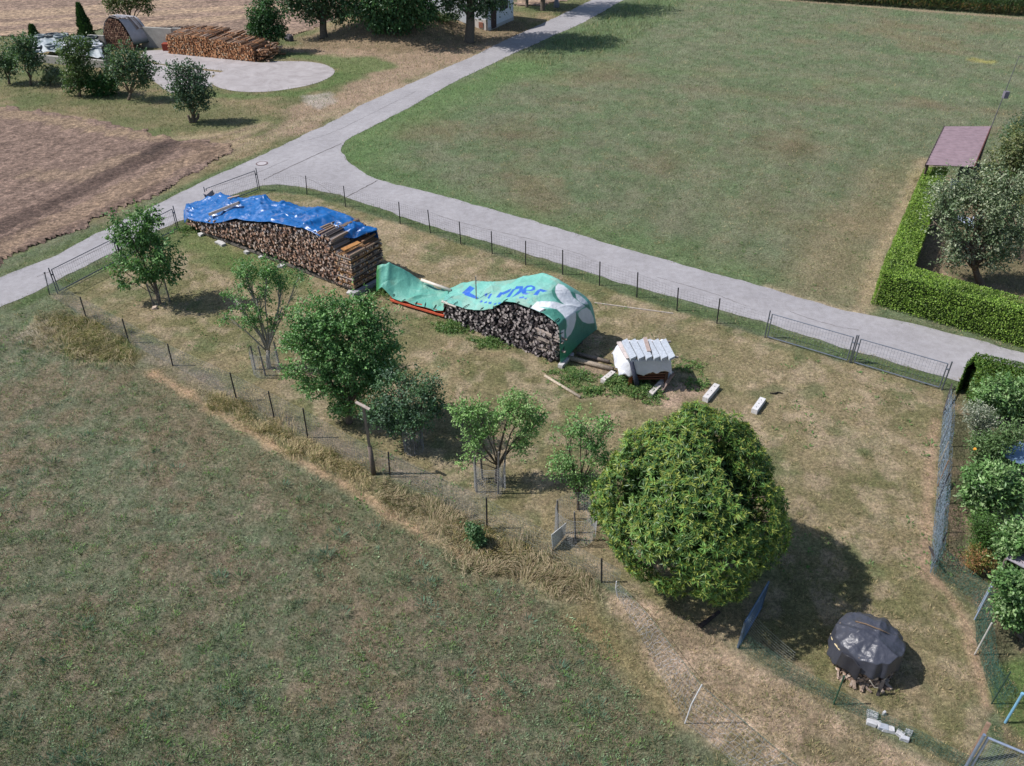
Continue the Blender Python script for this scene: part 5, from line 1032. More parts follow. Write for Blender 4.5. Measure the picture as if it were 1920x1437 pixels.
LET = [  # blue strokes of the faded lettering, traced on the cloth
 [(866, 550), (881, 536), (890, 541), (877, 553)], [(870, 553), (877, 547), (897, 558), (893, 561)],
 [(908, 553), (912, 550), (915, 551), (911, 557)], [(914, 559), (919, 551), (923, 551), (917, 561)],
 [(930, 558), (938, 548), (944, 549), (937, 558)], [(938, 551), (948, 546), (959, 541), (956, 547), (944, 553)],
 [(949, 558), (961, 543), (966, 542), (956, 557)], [(964, 544), (968, 537), (981, 537), (980, 546), (972, 552), (960, 558), (973, 545), (974, 541)],
 [(978, 548), (982, 541), (988, 536), (996, 535), (1003, 538), (1004, 543), (997, 546), (987, 545), (986, 549), (993, 551), (985, 553), (979, 551)],
 [(1000, 553), (1008, 544), (1014, 542), (1027, 546), (1018, 548), (1013, 546), (1008, 554)],
 [(974, 557), (983, 556), (982, 559), (973, 560)], [(984, 559), (988, 558), (987, 561), (983, 561)],
 [(900, 565), (904, 563), (905, 566), (901, 568)], [(908, 567), (913, 565), (913, 568), (908, 569)], [(916, 567), (922, 566), (921, 570), (916, 570)], [(926, 570), (931, 568), (930, 571), (926, 572)], [(934, 568), (939, 567), (938, 570), (934, 570)]]
HOLE = [[(986, 543), (990, 539), (996, 538), (999, 540), (996, 543), (990, 544)]]
WHITE = [
 [(1047, 532), (1056, 535), (1068, 545), (1074, 557), (1086, 566), (1097, 574), (1088, 581), (1079, 585), (1072, 582), (1062, 574), (1052, 566), (1045, 557), (1041, 547), (1042, 537)],
 [(1079, 551), (1086, 553), (1096, 561), (1103, 570), (1097, 571), (1088, 567), (1081, 560)],
 [(1000, 573), (1006, 566), (1020, 565), (1040, 566), (1050, 569), (1060, 572), (1074, 582), (1080, 587), (1080, 600), (1076, 615), (1070, 627), (1063, 634), (1061, 622), (1064, 612), (1062, 600), (1055, 590), (1044, 580), (1030, 577), (1018, 576), (1006, 575)],
 [(994, 577), (1000, 573), (1022, 579), (1016, 585), (1008, 583)],
 [(1090, 581), (1100, 577), (1107, 583), (1113, 596), (1114, 606), (1102, 607), (1092, 603), (1086, 595), (1084, 588)],
 [(1052, 621), (1058, 618), (1058, 640), (1053, 643)]]
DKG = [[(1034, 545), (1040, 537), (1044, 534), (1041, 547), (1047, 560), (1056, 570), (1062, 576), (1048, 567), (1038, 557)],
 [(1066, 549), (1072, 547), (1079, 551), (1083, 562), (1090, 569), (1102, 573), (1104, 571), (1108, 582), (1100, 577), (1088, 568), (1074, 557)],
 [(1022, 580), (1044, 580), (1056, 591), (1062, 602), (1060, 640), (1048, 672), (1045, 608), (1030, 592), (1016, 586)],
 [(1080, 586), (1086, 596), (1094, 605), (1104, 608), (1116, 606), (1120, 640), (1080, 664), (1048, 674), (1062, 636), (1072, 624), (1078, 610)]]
def green_cols(V):
    t = V[:, 1]*cp+(H-V[:, 2])*sp; U = 960+F*V[:, 0]/t; Q = 718.5+F*((H-V[:, 2])*cp-V[:, 1]*sp)/t
    C = np.tile(np.array(srgb(106, 168, 156)), (len(V), 1)); st = ss(.5, .7, fbm(V[:, 0]*2.2, V[:, 1]*2.2+V[:, 2], 5, 14))[:, None]*.35; C = C*(1-st)+np.array(srgb(136, 128, 112))*st
    st = ss(.45, .7, fbm(V[:, 0]*1.1, V[:, 1]*1.1, 4, 15))[:, None]*.4; C = C*(1-st)+np.array(srgb(136, 184, 174))*st
    def paint(polys, col, k=.95):
        nonlocal C
        for p in polys:
            d = sdist(U, Q, p); m = (ss(-.7, .5, d)*k)[:, None]; C = C*(1-m)+np.array(col)*m
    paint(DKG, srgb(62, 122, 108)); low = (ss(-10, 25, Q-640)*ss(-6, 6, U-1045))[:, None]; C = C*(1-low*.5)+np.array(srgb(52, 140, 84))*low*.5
    # ring motif, whites then lettering
    paint(WHITE, srgb(206, 208, 214)); keep = C.copy(); paint(LET, srgb(34, 84, 178), .92)
    for h in HOLE: m = ss(-.4, .4, sdist(U, Q, h))[:, None]; C = C*(1-m)+np.array(srgb(104, 186, 170))*m
    return C
def green_tarp():
    fpx = [(831, 568), (845, 571), (875, 581), (905, 583), (925, 580), (936, 572), (945, 567), (965, 569), (992, 579), (1020, 590), (1040, 606), (1047, 612)]
    bpx = [(838, 548), (862, 538), (887, 532), (910, 534), (937, 533), (960, 530), (980, 525), (1000, 522), (1016, 519), (1035, 526), (1050, 535), (1068, 544), (1080, 551), (1095, 562), (1103, 571)]
    n = 300; nv = 150; over = -.10
    A = []
    for u, v in fpx: s, z = f2.hit(u, v, over); A.append(f2.P(s, over, z+.01))
    Bk = []
    for i, (u, v) in enumerate(bpx): w = W2_*.72 if u < 1055 else W2_*(.72+.28*min(1, (u-1055)/45)); s, z = f2.hit(u, v, w); Bk.append(f2.P(s, w, z))
    A = resample(A, n); B = resample(Bk, n); g = np.zeros((n, nv, 3)); tt = np.linspace(0, 1, nv-24); nn = np.array(f2.n)
    for j, t_ in enumerate(tt):
        g[:, j] = A*(1-t_)+B*t_; g[:, j, 2] += .10*np.sin(pi*min(1, t_*.5+.0))**.5*(t_ > 0)*min(1, t_*6)
    for j in range(24):
        k = (j+1)/24; g[:, nv-24+j] = g[:, nv-25]+nn*(.55*k); g[:, nv-24+j, 2] -= k*k*.9
    g = smooth1(g, 5, 0); g = smooth1(g, 3, 1)
    # hanging end sheet
    C0, C1 = g[-1].copy(), None; m_ = 80; end = np.zeros((m_, nv, 3)); dd = np.array(f2.d)
    zb = np.interp(np.linspace(0, 1, nv), [0, .35, 1], [.10, .30, .38])
    for i in range(m_):
        k = (i+1)/m_; end[i] = C0+dd*(.10*np.sqrt(k)+.06*k); end[i, :, 2] = C0[:, 2]*(1-k)+zb*k
    g = np.concatenate([g, end]); wv = crease(g, f2, .08, 30, 8)+wrinkle(g, 2.5, 3.0, .010, 29, 1.6); msk = np.ones(len(g)); msk[-m_:] = .35
    g[..., 2] += wv*msk[:, None]; g[-m_:, :, 0] += .03*np.sin(np.linspace(0, 1, nv)*7)[None, :]*np.linspace(0, 1, m_)[:, None]
    g[-m_-6:] = smooth1(g[-m_-6:], 2, 0)
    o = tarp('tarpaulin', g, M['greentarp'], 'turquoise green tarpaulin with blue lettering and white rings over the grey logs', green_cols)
    return g, o
gg, gto = green_tarp()
def straps(g, pxs, name='strap'):
    for a, b in pxs:
        p = on_grid(g, *a); q = AT(b[0], b[1], p.y-.06) if False else on_grid(g, *b)
        m = MB(); m.cc = (.012, .014, .016); s = Vector((0, -.02, .02)); m.tube([p+s, p.lerp(q, .5)+s*1.6, q+s], [.012, .018, .012], 6); yield m
def add_straps(g, pxs, lbl):
    for m in straps(g, pxs): tag(m.build('rubber_strap', M['plast']), lbl, 'strap', 'black rubber straps along the tarp edges')
add_straps(gg, [((849, 575), (858, 566)), ((868, 580), (880, 571)), ((901, 581), (907, 577)), ((924, 578), (934, 575)), ((945, 569), (952, 561)), ((968, 572), (974, 566)), ((992, 580), (996, 572)), ((1013, 585), (1022, 580)), ((1040, 604), (1048, 597)), ((1049, 627), (1056, 624)), ((1056, 662), (1058, 650))], 'black rubber strap on the edge of the lettered green tarp')
# stick poking out of the tarp
p_ = on_grid(gg, 893, 561); m = MB(); m.cc = srgb(190, 170, 158); q_ = AT(892, 518, p_.y); m.bar(p_-Vector((0, 0, .05)), q_, .045, .045); tag(m.build('stick', M['plank']), 'upright wooden batten poking out of the lettered tarp', 'stick')
# --- low left part of the green cover
def green_left():
    f3 = Frame(G(727, 568), G(834, 600)); n = 150; nv = 90
    fpx = [(706, 548), (716, 541), (727, 553), (736, 562), (765, 568), (790, 575), (815, 579), (831, 581), (834, 570)]
    bpx = [(708, 502), (731, 494), (750, 502), (767, 511), (787, 525), (805, 537), (820, 543), (834, 546), (842, 546)]
    A = []; B = []
    for i, (u, v) in enumerate(fpx): s, z = f3.hit(u, v, 0); A.append(f3.P(s, 0, z))
    for i, (u, v) in enumerate(bpx): w = (.5, .7, .9, 1.1, 1.3, 1.35, 1.3, 1.2, 1.2)[i]; s, z = f3.hit(u, v, w); B.append(f3.P(s, w, z))
    print('left tarp z', [round(a.z, 2) for a in A], [round(a.z, 2) for a in B])
    A = resample(A, n); B = resample(B, n); g = np.zeros((n, nv, 3)); tt = np.linspace(0, 1, nv-16)
    for j, t_ in enumerate(tt):
        g[:, j] = A*(1-t_)+B*t_; sag = np.linspace(0, 1, n); g[:, j, 2] += -.18*np.sin(pi*t_)*np.clip(1-abs(sag-.45)*2.4, 0, 1)+.05*np.sin(pi*t_)
    for j in range(16):
        k = (j+1)/16; g[:, nv-16+j] = B+np.array(f3.n)*.18*k; g[:, nv-16+j, 2] = B[:, 2]*(1-k)+np.minimum(B[:, 2], .3)*k
    g = smooth1(g, 3, 0); g = smooth1(g, 3, 1); pl = np.clip(1-np.arange(n)/75, 0, 1)[:, None]
    fan = (np.arange(n)[:, None]-20)/(8+np.linspace(0, 1, nv)[None, ::-1]*14); g[..., 2] += pl*.05*np.sin(fan*3.1+np.sin(fan*1.7)*1.5)*np.sin(np.linspace(0, pi, nv))[None, :]; g[..., 2] += crease(g, f3, .13, 30, 5)
    def colf(V):
        C = np.tile(np.array(srgb(92, 156, 142)), (len(V), 1)); st = ss(.5, .66, fbm(V[:, 0]*1.4, V[:, 1]*1.4, 5, 24))[:, None]*.45; C = C*(1-st)+np.array(srgb(120, 150, 130))*st
        t = V[:, 1]*cp+(H-V[:, 2])*sp; U = 960+F*V[:, 0]/t; m = ss(4, -4, U-712)[:, None]; C = C*(1-m)+np.array(srgb(56, 120, 70))*m; return C
    tarp('tarpaulin', g, M['greentarp'], 'plain green tarpaulin sagging over the low orange beams', colf)
    for k, (w, z) in enumerate(((.05, .16), (.12, .30))):
        m = MB(); m.cc = srgb(196, 92, 66) if k == 0 else srgb(176, 84, 62); m.bar(f3.P(.1, w, z), f3.P(f3.L*.98, w, z), .09, .08); tag(m.build('orange_beam', M['plank']), ('lower red-orange beam under the plain green tarp', 'upper red-orange beam under the plain green tarp')[k], 'beam')
    m = MB(); m.cc = srgb(66, 56, 50)
    for k in range(5): m.bar(f3.P(.15+k*.5, .1, .1), f3.P(.15+k*.5, 1.1, .1), .09, .12)
    for w in (.3, .6, .9): m.bar(f3.P(.1, w, .22), f3.P(f3.L, w, .22), .1, .05)
    m.cc = srgb(120, 104, 92)
    m.bar(f3.P(-.3, .5, .5), f3.P(-.1, .9, 1.1), .08, .08)
    tag(m.build('pallet', M['plank']), 'dark pallet frame hidden under the plain green tarp', 'pallet')
    add_straps(g, [((737, 556), (740, 551)), ((754, 565), (760, 561)), ((779, 572), (782, 566)), ((796, 577), (798, 568)), ((813, 580), (818, 572))], 'black rubber strap on the edge of the plain green tarp')
    m = MB(); m.cc = srgb(206, 196, 184); a = AT(790, 525, f3.P(f3.L*.6, 1.45, 0).y); b = AT(846, 545, f3.P(f3.L, 1.3, 0).y); m.tube([a, b], .07, 10); tag(m.build('white_pole', M['plast'], None, True), 'thick pale pole behind the sagging green tarp', 'pole')
    m = MB(); m.cc = srgb(200, 192, 184); a = f2.P(-.05, -.05, top2(0)+.02); m.tube([a, f2.P(.75, -.08, top2(.6)+.0)], .055, 8); tag(m.build('pale_log', M['bark']), 'pale log along the left top edge of the grey firewood', 'log')
green_left()
# ------------------------------------------------------------------ odds and ends between the stacks
def beam_px(name, a, b, w, h, col, lbl, cat, z=None, mat='stone', holes=0, grp=None):
    m = MB(); m.cc = col; z = h/2 if z is None else z; A, B = G(*a, z), G(*b, z); m.bar(A, B, w, h)
    o = m.build(name, M[mat]); tag(o, lbl, cat, grp)
    if holes:
        c = MB(); c.cc = (.03, .03, .03)
        for k in range(holes): p = A.lerp(B, (k+.7)/(holes+.4)); c.tube([p+Vector((0, 0, h/2-.01)), p+Vector((0, 0, h/2+.003))], .022, 8)
        h_ = c.build('bolt_holes', M['plast'], o)
    return o
CB = 'perforated concrete beams on the grass'
beam_px('concrete_beam', (1130, 716), (1150, 700), .20, .20, srgb(196, 190, 186), 'whitish concrete beam left of the small tarped rack', 'concrete beam', holes=3, grp=CB)
beam_px('concrete_beam', (1219, 742), (1258, 700), .20, .20, srgb(190, 184, 180), 'stepped concrete beam running under the right side of the small rack', 'concrete beam', holes=4, grp=CB)
beam_px('concrete_beam', (1322, 750), (1344, 724), .22, .20, srgb(200, 196, 194), 'concrete beam beside the sandy bare patch', 'concrete beam', holes=3, grp=CB)
beam_px('concrete_beam', (1414, 772), (1430, 750), .22, .20, srgb(204, 202, 202), 'rightmost concrete beam peeking over the chestnut crown', 'concrete beam', holes=3, grp=CB)
beam_px('concrete_beam', (1050, 688), (1072, 664), .2, .16, srgb(190, 186, 184), 'concrete beam under the right end of the lettered-tarp stack', 'concrete beam', grp=CB)
def pole_px(a, b, r, col, lbl, z=None, name='round_pole'):
    m = MB(); m.cc = col; z = r if z is None else z; m.tube([G(*a, z), G(*b, z)], r, 10); return tag(m.build(name, M['bark'], None, True), lbl, 'pole')
pole_px((1022, 705), (1088, 745), .055, srgb(182, 168, 150), 'pale round pole lying alone on the grass')
pole_px((1066, 671), (1150, 693), .10, srgb(168, 154, 138), 'thick front pole between the lettered-tarp stack and the small rack')
pole_px((1082, 663), (1142, 679), .08, srgb(140, 128, 118), 'thinner rear pole between the lettered-tarp stack and the small rack')
beam_px('thin_plank', (1114, 568), (1262, 588), .05, .04, srgb(176, 166, 156), 'long thin batten lying behind the lettered-tarp stack', 'plank', mat='plank')
def rack():
    zt = 1.30; q = [G(1183, 674, zt), G(1258, 673, zt), G(1247, 639, zt), G(1167, 641, zt)]; c = sum(q, Vector())/4; c.z = 0
    t = thing('pallet_rack', c, 'small rack of brown pallets standing on legs under a white tarp', 'rack'); R_ = .9
    ins = [p.lerp(Vector((c.x, c.y, zt)), .10) for p in q]
    m = MB(); m.cc = srgb(134, 84, 56)
    for k in range(7):
        z = .38+.12*k
        m.cc = random.choice([srgb(150, 92, 60), srgb(112, 72, 54), srgb(130, 96, 74)])
        m.bar(up(ins[0], z), up(ins[1], z), .10, .05); m.bar(up(ins[3], z), up(ins[2], z), .10, .05)
        for f in (.25, .5, .75): m.bar(up(ins[0].lerp(ins[3], f), z+.05), up(ins[1].lerp(ins[2], f), z+.05), .12, .03)
    tag(m.build('pallet_stack', M['plank'], t), None)
    for k in range(4):
        m = MB(); m.cc = srgb(150, 84, 52) if k in (0, 3) else srgb(96, 72, 60); p = ins[k]; m.bar(up(p, 0), up(p, zt-.12), .12, .12); m.build('leg', M['plank'], t)
    # loose white tarp
    n = 46; nv = 40; g = np.zeros((n, nv, 3)); P = [np.array(p) for p in q]
    for i in range(n):
        a = i/(n-1)
        for j in range(nv):
            b = (j/(nv-1)); w = b*1.0
            bb = (b-.32)/.68
            top = P[0]*(1-a)+P[1]*a; bk = P[3]*(1-a)+P[2]*a
            if bb >= 0: p = top*(1-bb)+bk*bb; p[2] += .0
            else:
                dr = -bb/.47; low = .52+.16*abs(sin(a*9.2))+(.10 if a > .55 else 0); p = top.copy(); p[1] -= .05+.05*dr; p[2] = zt*(1-dr)+low*dr
            g[i, j] = p
    # left wing drapes out
    wing = np.zeros((18, nv, 3)); wl = [G(1160, 706, .45), G(1146, 663, .75)]
    for i in range(18):
        k = 1-(i/18)
        for j in range(nv):
            b = j/(nv-1); tgt = np.array(wl[0])*(1-b)+np.array(wl[1])*b; tgt[2] += .12*sin(b*10)
            p = g[0, j]*(1-k)+tgt*k; p[2] += .12*sin(pi*k)*.6; wing[i, j] = p
    rt = np.zeros((8, nv, 3))
    for i in range(8):
        k = (i+1)/8; rt[i] = g[-1]; rt[i, :, 0] += .10*k; rt[i, :, 2] = g[-1, :, 2]*(1-k)+np.minimum(g[-1, :, 2], .62)*k
    g = np.concatenate([wing, g, rt]); g = smooth1(smooth1(g, 2, 0), 2, 1); g[..., 2] += wrinkle(g, 2.2, 3.2, .05, 61, 1.8)
    tarp('white_tarpaulin', g, M['whitetarp'], 'rumpled white tarpaulin draped over the small pallet rack', lambda V: np.tile(np.array(srgb(206, 208, 216)), (len(V), 1)))
    z = zt+.22
    for k, (x0, off) in enumerate(((1165.8, 0), (1181, 0), (1195.5, 0), (1215.5, 1), (1224, 0), (1238.5, 0))):
        a = G(x0, 639.5, z); b = G(x0+10.0 if not off else x0+4, 634.8, z); c_ = G(x0+27.6, 667.8, z); d = G(x0+17 if not off else x0+7, 673 if not off else 673, z)
        if off: a, b, c_, d = G(1215.5, 638, z), G(1219, 635, z), G(1237.5, 668, z), G(1227, 673, z)
        L_ = [a, b, c_, d]; m = MB(); m.cc = srgb(178, 184, 192); U = Vector((0, 0, .10)); m.add([p-U for p in L_]+L_, [(0, 1, 2, 3), (7, 6, 5, 4), (0, 4, 5, 1), (1, 5, 6, 2), (2, 6, 7, 3), (3, 7, 4, 0)])
        tag(m.build('roof_slab', M['stone']), ('pale grey slab at the left end of the row on the white rack tarp', 'second pale grey slab from the left on the white rack tarp', 'third pale grey slab, just left of the weathered chunk of wood', 'narrower grey slab just right of the weathered chunk of wood', 'second pale grey slab from the right on the rack', 'pale grey slab at the right end of the row on the rack')[k], 'slab', 'grey slabs weighing down the rack tarp')
    a, b = G(1209, 634, z), G(1217, 660, z); m = MB(); m.cc = srgb(168, 150, 142); m.bar(a, b, .14, .07); tag(m.build('wood_chunk', M['plank']), 'weathered chunk of wood wedged between the grey slabs', 'wood')
    a, b = G(1160, 642, zt+.06), G(1178, 673, zt+.06); m = MB(); m.cc = srgb(196, 184, 180); m.bar(a, b, .16, .06); tag(m.build('edge_board', M['plank']), 'light board along the left edge of the rack roof', 'board')
    a, b = G(1160, 648, zt-.0), G(1271, 668, zt-.0)
    for s, (a, b) in enumerate(((G(1160, 643, zt+.03), G(1258, 641, zt+.03)), (G(1178, 672, zt+.03), G(1272, 670, zt+.03)))):
        m = MB(); m.cc = srgb(150, 140, 134); m.bar(a, b, .06, .06); m.build('cross_beam', M['plank'], t)
    a, b = G(1183, 676, 1.22), G(1197, 731, .0); m = MB(); m.cc = srgb(70, 74, 88); m.tube([b+Vector((0, -.05, 0)), a+Vector((0, -.12, 0))], [.10, .08], 9); tag(m.build('leaning_log', M['bark'], None, True), 'dark log leaning against the front left corner of the rack', 'log')
    a, b = G(1263, 700, .62), G(1240, 734, .05); m = MB(); m.cc = srgb(128, 112, 106); m.bar(b, a, .12, .06); tag(m.build('leaning_board', M['plank']), 'grey-brown board leaning down from the right corner of the rack', 'board')
rack()
# ------------------------------------------------------------------ round wood pile under black sheet
def round_pile():
    c = G(1617, 1246); c.y += .10; R_ = .82; p = Pile(); shortf = logset(8, 16, .38, .055, [srgb(140, 124, 112), srgb(112, 98, 90), srgb(164, 150, 138)], [srgb(210, 184, 164), srgb(178, 150, 130), srgb(146, 122, 106), srgb(224, 204, 188)])
    z = .06
    while z < .95:
        n = int(2*pi*R_/.105)
        for k in range(n):
            a = 2*pi*k/n+z*3; r = R_-.24+random.uniform(-.03, .05)-z*.03
            p.add(shortf, c+Vector((cos(a)*r, sin(a)*r, z+random.uniform(-.02, .02))), rz(a+pi/2+random.uniform(-.08, .08)), random.uniform(0, 6.2))
        z += .095
    for k in range(12):
        a = random.uniform(3.6, 5.2); p.add(shortf, c+Vector((cos(a)*(R_+.02), sin(a)*(R_+.02), random.uniform(.04, .1))), rz(a+random.uniform(.6, 2.4)), random.uniform(0, 6.2), (.8, .8, .8))
    fd = Vector((-.25, -1, 0)).normalized()
    p.emit(lambda it: (it[2]-(c+fd*R_)).length+it[2].z*.4, 56, lambda it: 'short split log in the open front foot of the round black-sheeted pile', 'logs at the foot of the round pile', sl='short firewood forming the round black-sheeted pile')
    # black sheet: dome that stops higher at the front left
    nu, nv = 150, 56; g = np.zeros((nu, nv, 3)); ths = np.linspace(0, 2*pi, nu)
    for i, th in enumerate(ths):
        low = .15+.24*max(0, cos((th-radians(262))*1.2))*(abs(th-radians(262)) < 1.3)+.05*sin(5*th)-.16*max(0, cos(th-radians(20)))
        for j in range(nv):
            f = j/(nv-1)
            if f < .62: r = (R_+.03)*(f/.62)**.92; zz = 1.24-.36*(f/.62)**1.9
            else: k = (f-.62)/.38; r = (R_+.03)+.05*k; zz = .88*(1-k)+low*k
            g[i, j] = (c.x+cos(th)*r, c.y+sin(th)*r*.97, zz)
    ff_ = Frame(Vector((c.x-1, c.y-1, 0)), Vector((c.x+1, c.y-1, 0))); wv = crease(g, ff_, .10, 60, 12)+wrinkle(g, 4.5, 5.0, .022, 73, 1.6); g[..., 2] += wv*np.clip(np.linspace(.3, 1.4, nv), 0, 1)[None, :]
    ple = .03*np.sin(ths*9+np.sin(ths*4)*2.5)[:, None]*np.clip(np.linspace(-1, 1.6, nv), 0, 1)[None, :]; g[..., 0] += np.cos(ths)[:, None]*ple; g[..., 1] += np.sin(ths)[:, None]*ple
    g[-1] = g[0]
    tarp('black_sheet', g[::-1], M['blacktarp'], 'crumpled black plastic sheet over the round wood pile', lambda V: np.tile(np.array(srgb(66, 68, 78)), (len(V), 1)))
    # second flap lower at the front left
    
    # flap, rope and branch
    th = np.linspace(radians(200), radians(240), 26); g2 = np.zeros((26, 14, 3))
    for i, a in enumerate(th):
        for j in range(14): k = j/13; r = R_+.06+.04*k+.02*sin(a*14); g2[i, j] = (c.x+cos(a)*r, c.y+sin(a)*r, .86-.50*k+.07*sin(a*7))
    tarp('black_flap', g2[::-1], M['blacktarp'], 'lower black flap hanging at the front left of the round pile', lambda V: np.tile(np.array(srgb(48, 48, 54)), (len(V), 1)), 'sheet')
    def surf(u, v): return on_grid(g, u, v)+Vector((0, -.01, .04))
    m = MB(); m.cc = srgb(122, 104, 88); m.tube([surf(*q) for q in ((1586, 1169), (1605, 1167), (1622, 1171), (1640, 1179), (1655, 1185), (1667, 1190))], [.014, .018, .02, .018, .015, .01], 6); m.tube([surf(1640, 1179), surf(1652, 1181)], [.012, .006], 5)
    tag(m.build('branch', M['bark']), 'thin bent branch lying across the black sheet', 'branch')
    m = MB(); m.cc = srgb(214, 196, 158); m.tube([surf(*q) for q in ((1557, 1190), (1560, 1200), (1565, 1210), (1572, 1220))], .018, 6); tag(m.build('rope', M['plast']), 'cream rope on the left shoulder of the round black-sheeted pile', 'rope')
    m = MB(); m.cc = srgb(190, 178, 160); m.tube([c+Vector((-.25, -.96, .55)), c+Vector((-.1, -1.02, .35)), c+Vector((0, -1.0, .3))], .014, 6); tag(m.build('rope', M['plast']), 'short pale rope end at the front lip of the black sheet', 'rope')
    m = MB(); m.cc = srgb(70, 66, 66); m.bar(c+Vector((.06, -1.02, 0)), c+Vector((.09, -.97, .55)), .08, .02); tag(m.build('slat', M['plank']), 'dark slat standing at the front of the round pile', 'slat')
round_pile()
bl = [(1636, 1341, .34, .26, -.4, 'largest flat pale block at the top of the loose row of blocks'), (1634, 1355, .30, .18, -.4, 'grey-blue block below the largest flat block'), (1648, 1358, .16, .20, .3, 'small squarish block third along the loose row'), (1657, 1364, .20, .30, 1.2, 'upright pale block in the middle of the loose row'), (1666, 1367, .18, .36, 1.3, 'tall narrow pale block right of the middle'), (1687, 1376, .20, .22, .8, 'rounded stone near the netting, second from the right'), (1697, 1385, .26, .16, -.4, 'flat stone at the right end of the loose row'), (1704, 1373, .14, .2, .9, 'small broken stone set back behind the loose row'), (1658, 1338, .1, .07, .3, 'tiny stone behind the largest block')]
for u, v, a, b, r, l in bl:
    m = MB(); m.cc = random.choice([srgb(170, 172, 178), srgb(186, 186, 188), srgb(150, 156, 166)]); m.box((0, 0, 0), (a*.8, b*.8, .12), jit=.018, taper=.94); o = m.build('concrete_block', M['stone']); o.location = G(u, v, .06); o.rotation_euler = (random.uniform(-.12, .12), random.uniform(-.12, .12), r); tag(o, l, 'block', 'loose concrete blocks by the bottom netting')
    bv = o.modifiers.new('worn_edges', 'BEVEL'); bv.width = .012; bv.segments = 2
m = MB(); m.cc = srgb(200, 178, 160); m.box((0, 0, 0), (.24, .2, .12), jit=.03, taper=.7); o = m.build('stone', M['stone']); o.location = G(289, 577, .06); tag(o, 'pinkish stone at the foot of the walnut guard', 'stone')
m = MB(); m.cc = srgb(52, 48, 46); p = G(1456, 737, .03); m.tube([p+Vector((-.25, 0, 0)), p+Vector((-.1, -.06, .02)), p+Vector((.05, .02, .01)), p+Vector((.25, -.02, 0))], [.02, .03, .03, .012], 6); tag(m.build('dark_branch', M['bark']), 'small dark curved branch on the dry grass right of the rack', 'branch')
m = MB(); m.cc = srgb(66, 60, 58); m.tube([G(1312, 1175, .05), G(1349, 1147, .1)], [.07, .05], 8); tag(m.build('fallen_log', M['bark']), 'dark fallen log in the shade below the chestnut', 'log')
def manhole():
    c = G(491, 307, .014); t = thing('manhole', c, 'round manhole with pale cover on the road junction', 'manhole'); n = 32
    m = MB(); m.cc = srgb(112, 96, 96); m.add([c+Vector((cos(2*pi*k/n)*r, sin(2*pi*k/n)*r, .008)) for r in (.29, .37) for k in range(n)], [(k, n+k, n+(k+1) % n, (k+1) % n) for k in range(n)]); m.build('frame_ring', M['stone'], t)
    m = MB(); m.cc = srgb(176, 170, 172); m.add([c+Vector((cos(2*pi*k/n)*.283, sin(2*pi*k/n)*.283, .012)) for k in range(n)], [tuple(range(n))]); m.build('cover', M['stone'], t)
manhole()
# ------------------------------------------------------------------ clipped hedges
def hedge(name, outline, h, lbl, cols, n, tilt=None, lf=(.07, .045), parts=True, leafout=.05):
    # outline: ground polygon (world), counter-clockwise; leafy shell over a twig-dark core
    P = [Vector((p[0], p[1], 0)) for p in outline]; c = sum(P, Vector())/len(P); t = thing(name, c, lbl, 'hedge')
    area = sum(P[i].x*P[(i+1) % len(P)].y-P[(i+1) % len(P)].x*P[i].y for i in range(len(P)))
    if area < 0: P = P[::-1]
    k = len(P); m = MB(); m.cc = srgb(44, 58, 30)
    ins = []
    for i in range(k):
        a = (P[i]-P[i-1]).normalized(); b = (P[(i+1) % k]-P[i]).normalized(); na = Vector((-a.y, a.x, 0)); nb = Vector((-b.y, b.x, 0)); q = (na+nb); q = q/(max(.3, 1+na.dot(nb))); ins.append(P[i]+q*.17)
    m.add([p for p in ins]+[up(p, h-.16) for p in ins], [(i, (i+1) % k, k+(i+1) % k, k+i) for i in range(k)]+[tuple(k+i for i in range(k))]); m.build('inner_twigs', M['bark'], t)
    poly = [(p.x, p.y) for p in P]; lo = np.min(poly, 0); hi = np.max(poly, 0); per_ = [(P[(i+1) % k]-P[i]).length for i in range(k)]; sa = sum(per_)*h; ta = abs(area)/2
    ns = int(n*sa/(sa+ta)); ntp = n-ns; Q = []; N = []
    for i in range(k):
        q = int(ns*per_[i]/sum(per_)); f = rng.random(q)[:, None]; a = np.array(P[i]); b = np.array(P[(i+1) % k]); pt = a*(1-f)+b*f; d = (P[(i+1) % k]-P[i]).normalized(); no = np.array((d.y, -d.x, 0)); pt[:, 2] = rng.random(q)**.9*h
        pt = pt+no*((fbm(pt[:, 0]*2+pt[:, 1]*2, pt[:, 2]*3, 3, 5)-.5)*.14-.03)[:, None]; Q.append(pt); N.append(np.tile(no, (q, 1)))
    x = rng.uniform(lo[0], hi[0], ntp*8); y = rng.uniform(lo[1], hi[1], ntp*8); ok = sdist(x, y, poly) > 0; x, y = x[ok][:ntp], y[ok][:ntp]
    Q.append(np.stack([x, y, h+(fbm(x*2.5, y*2.5, 3, 6)-.5)*.10-.03], -1)); N.append(np.tile([0, 0, 1.0], (len(x), 1)))
    Q = np.concatenate(Q); N = np.concatenate(N); q = len(Q); D = N*.7+rnd_unit(q)*.9+np.array([0, 0, .35]); D /= np.linalg.norm(D, axis=1, keepdims=True)
    V = leaves(Q, D, N+rnd_unit(q)*.7, rng.uniform(.7, 1.4, q)*lf[0], rng.uniform(.7, 1.3, q)*lf[1]); patch = (.6+.8*fbm(Q[:, 0]*1.5, Q[:, 1]*1.5+Q[:, 2]*1.8, 5, 7))[:, None]
    leafmesh('leaves', V, np.clip(pick(cols, q, .3)*patch, 0, 1), M['leaf'], t); return t
hc = [srgb(134, 162, 68), srgb(114, 144, 60), srgb(154, 178, 86), srgb(98, 126, 54)]
hh1 = AT(1644, 495, G(1632, 571).y+.05).z; hh1 = 1.6
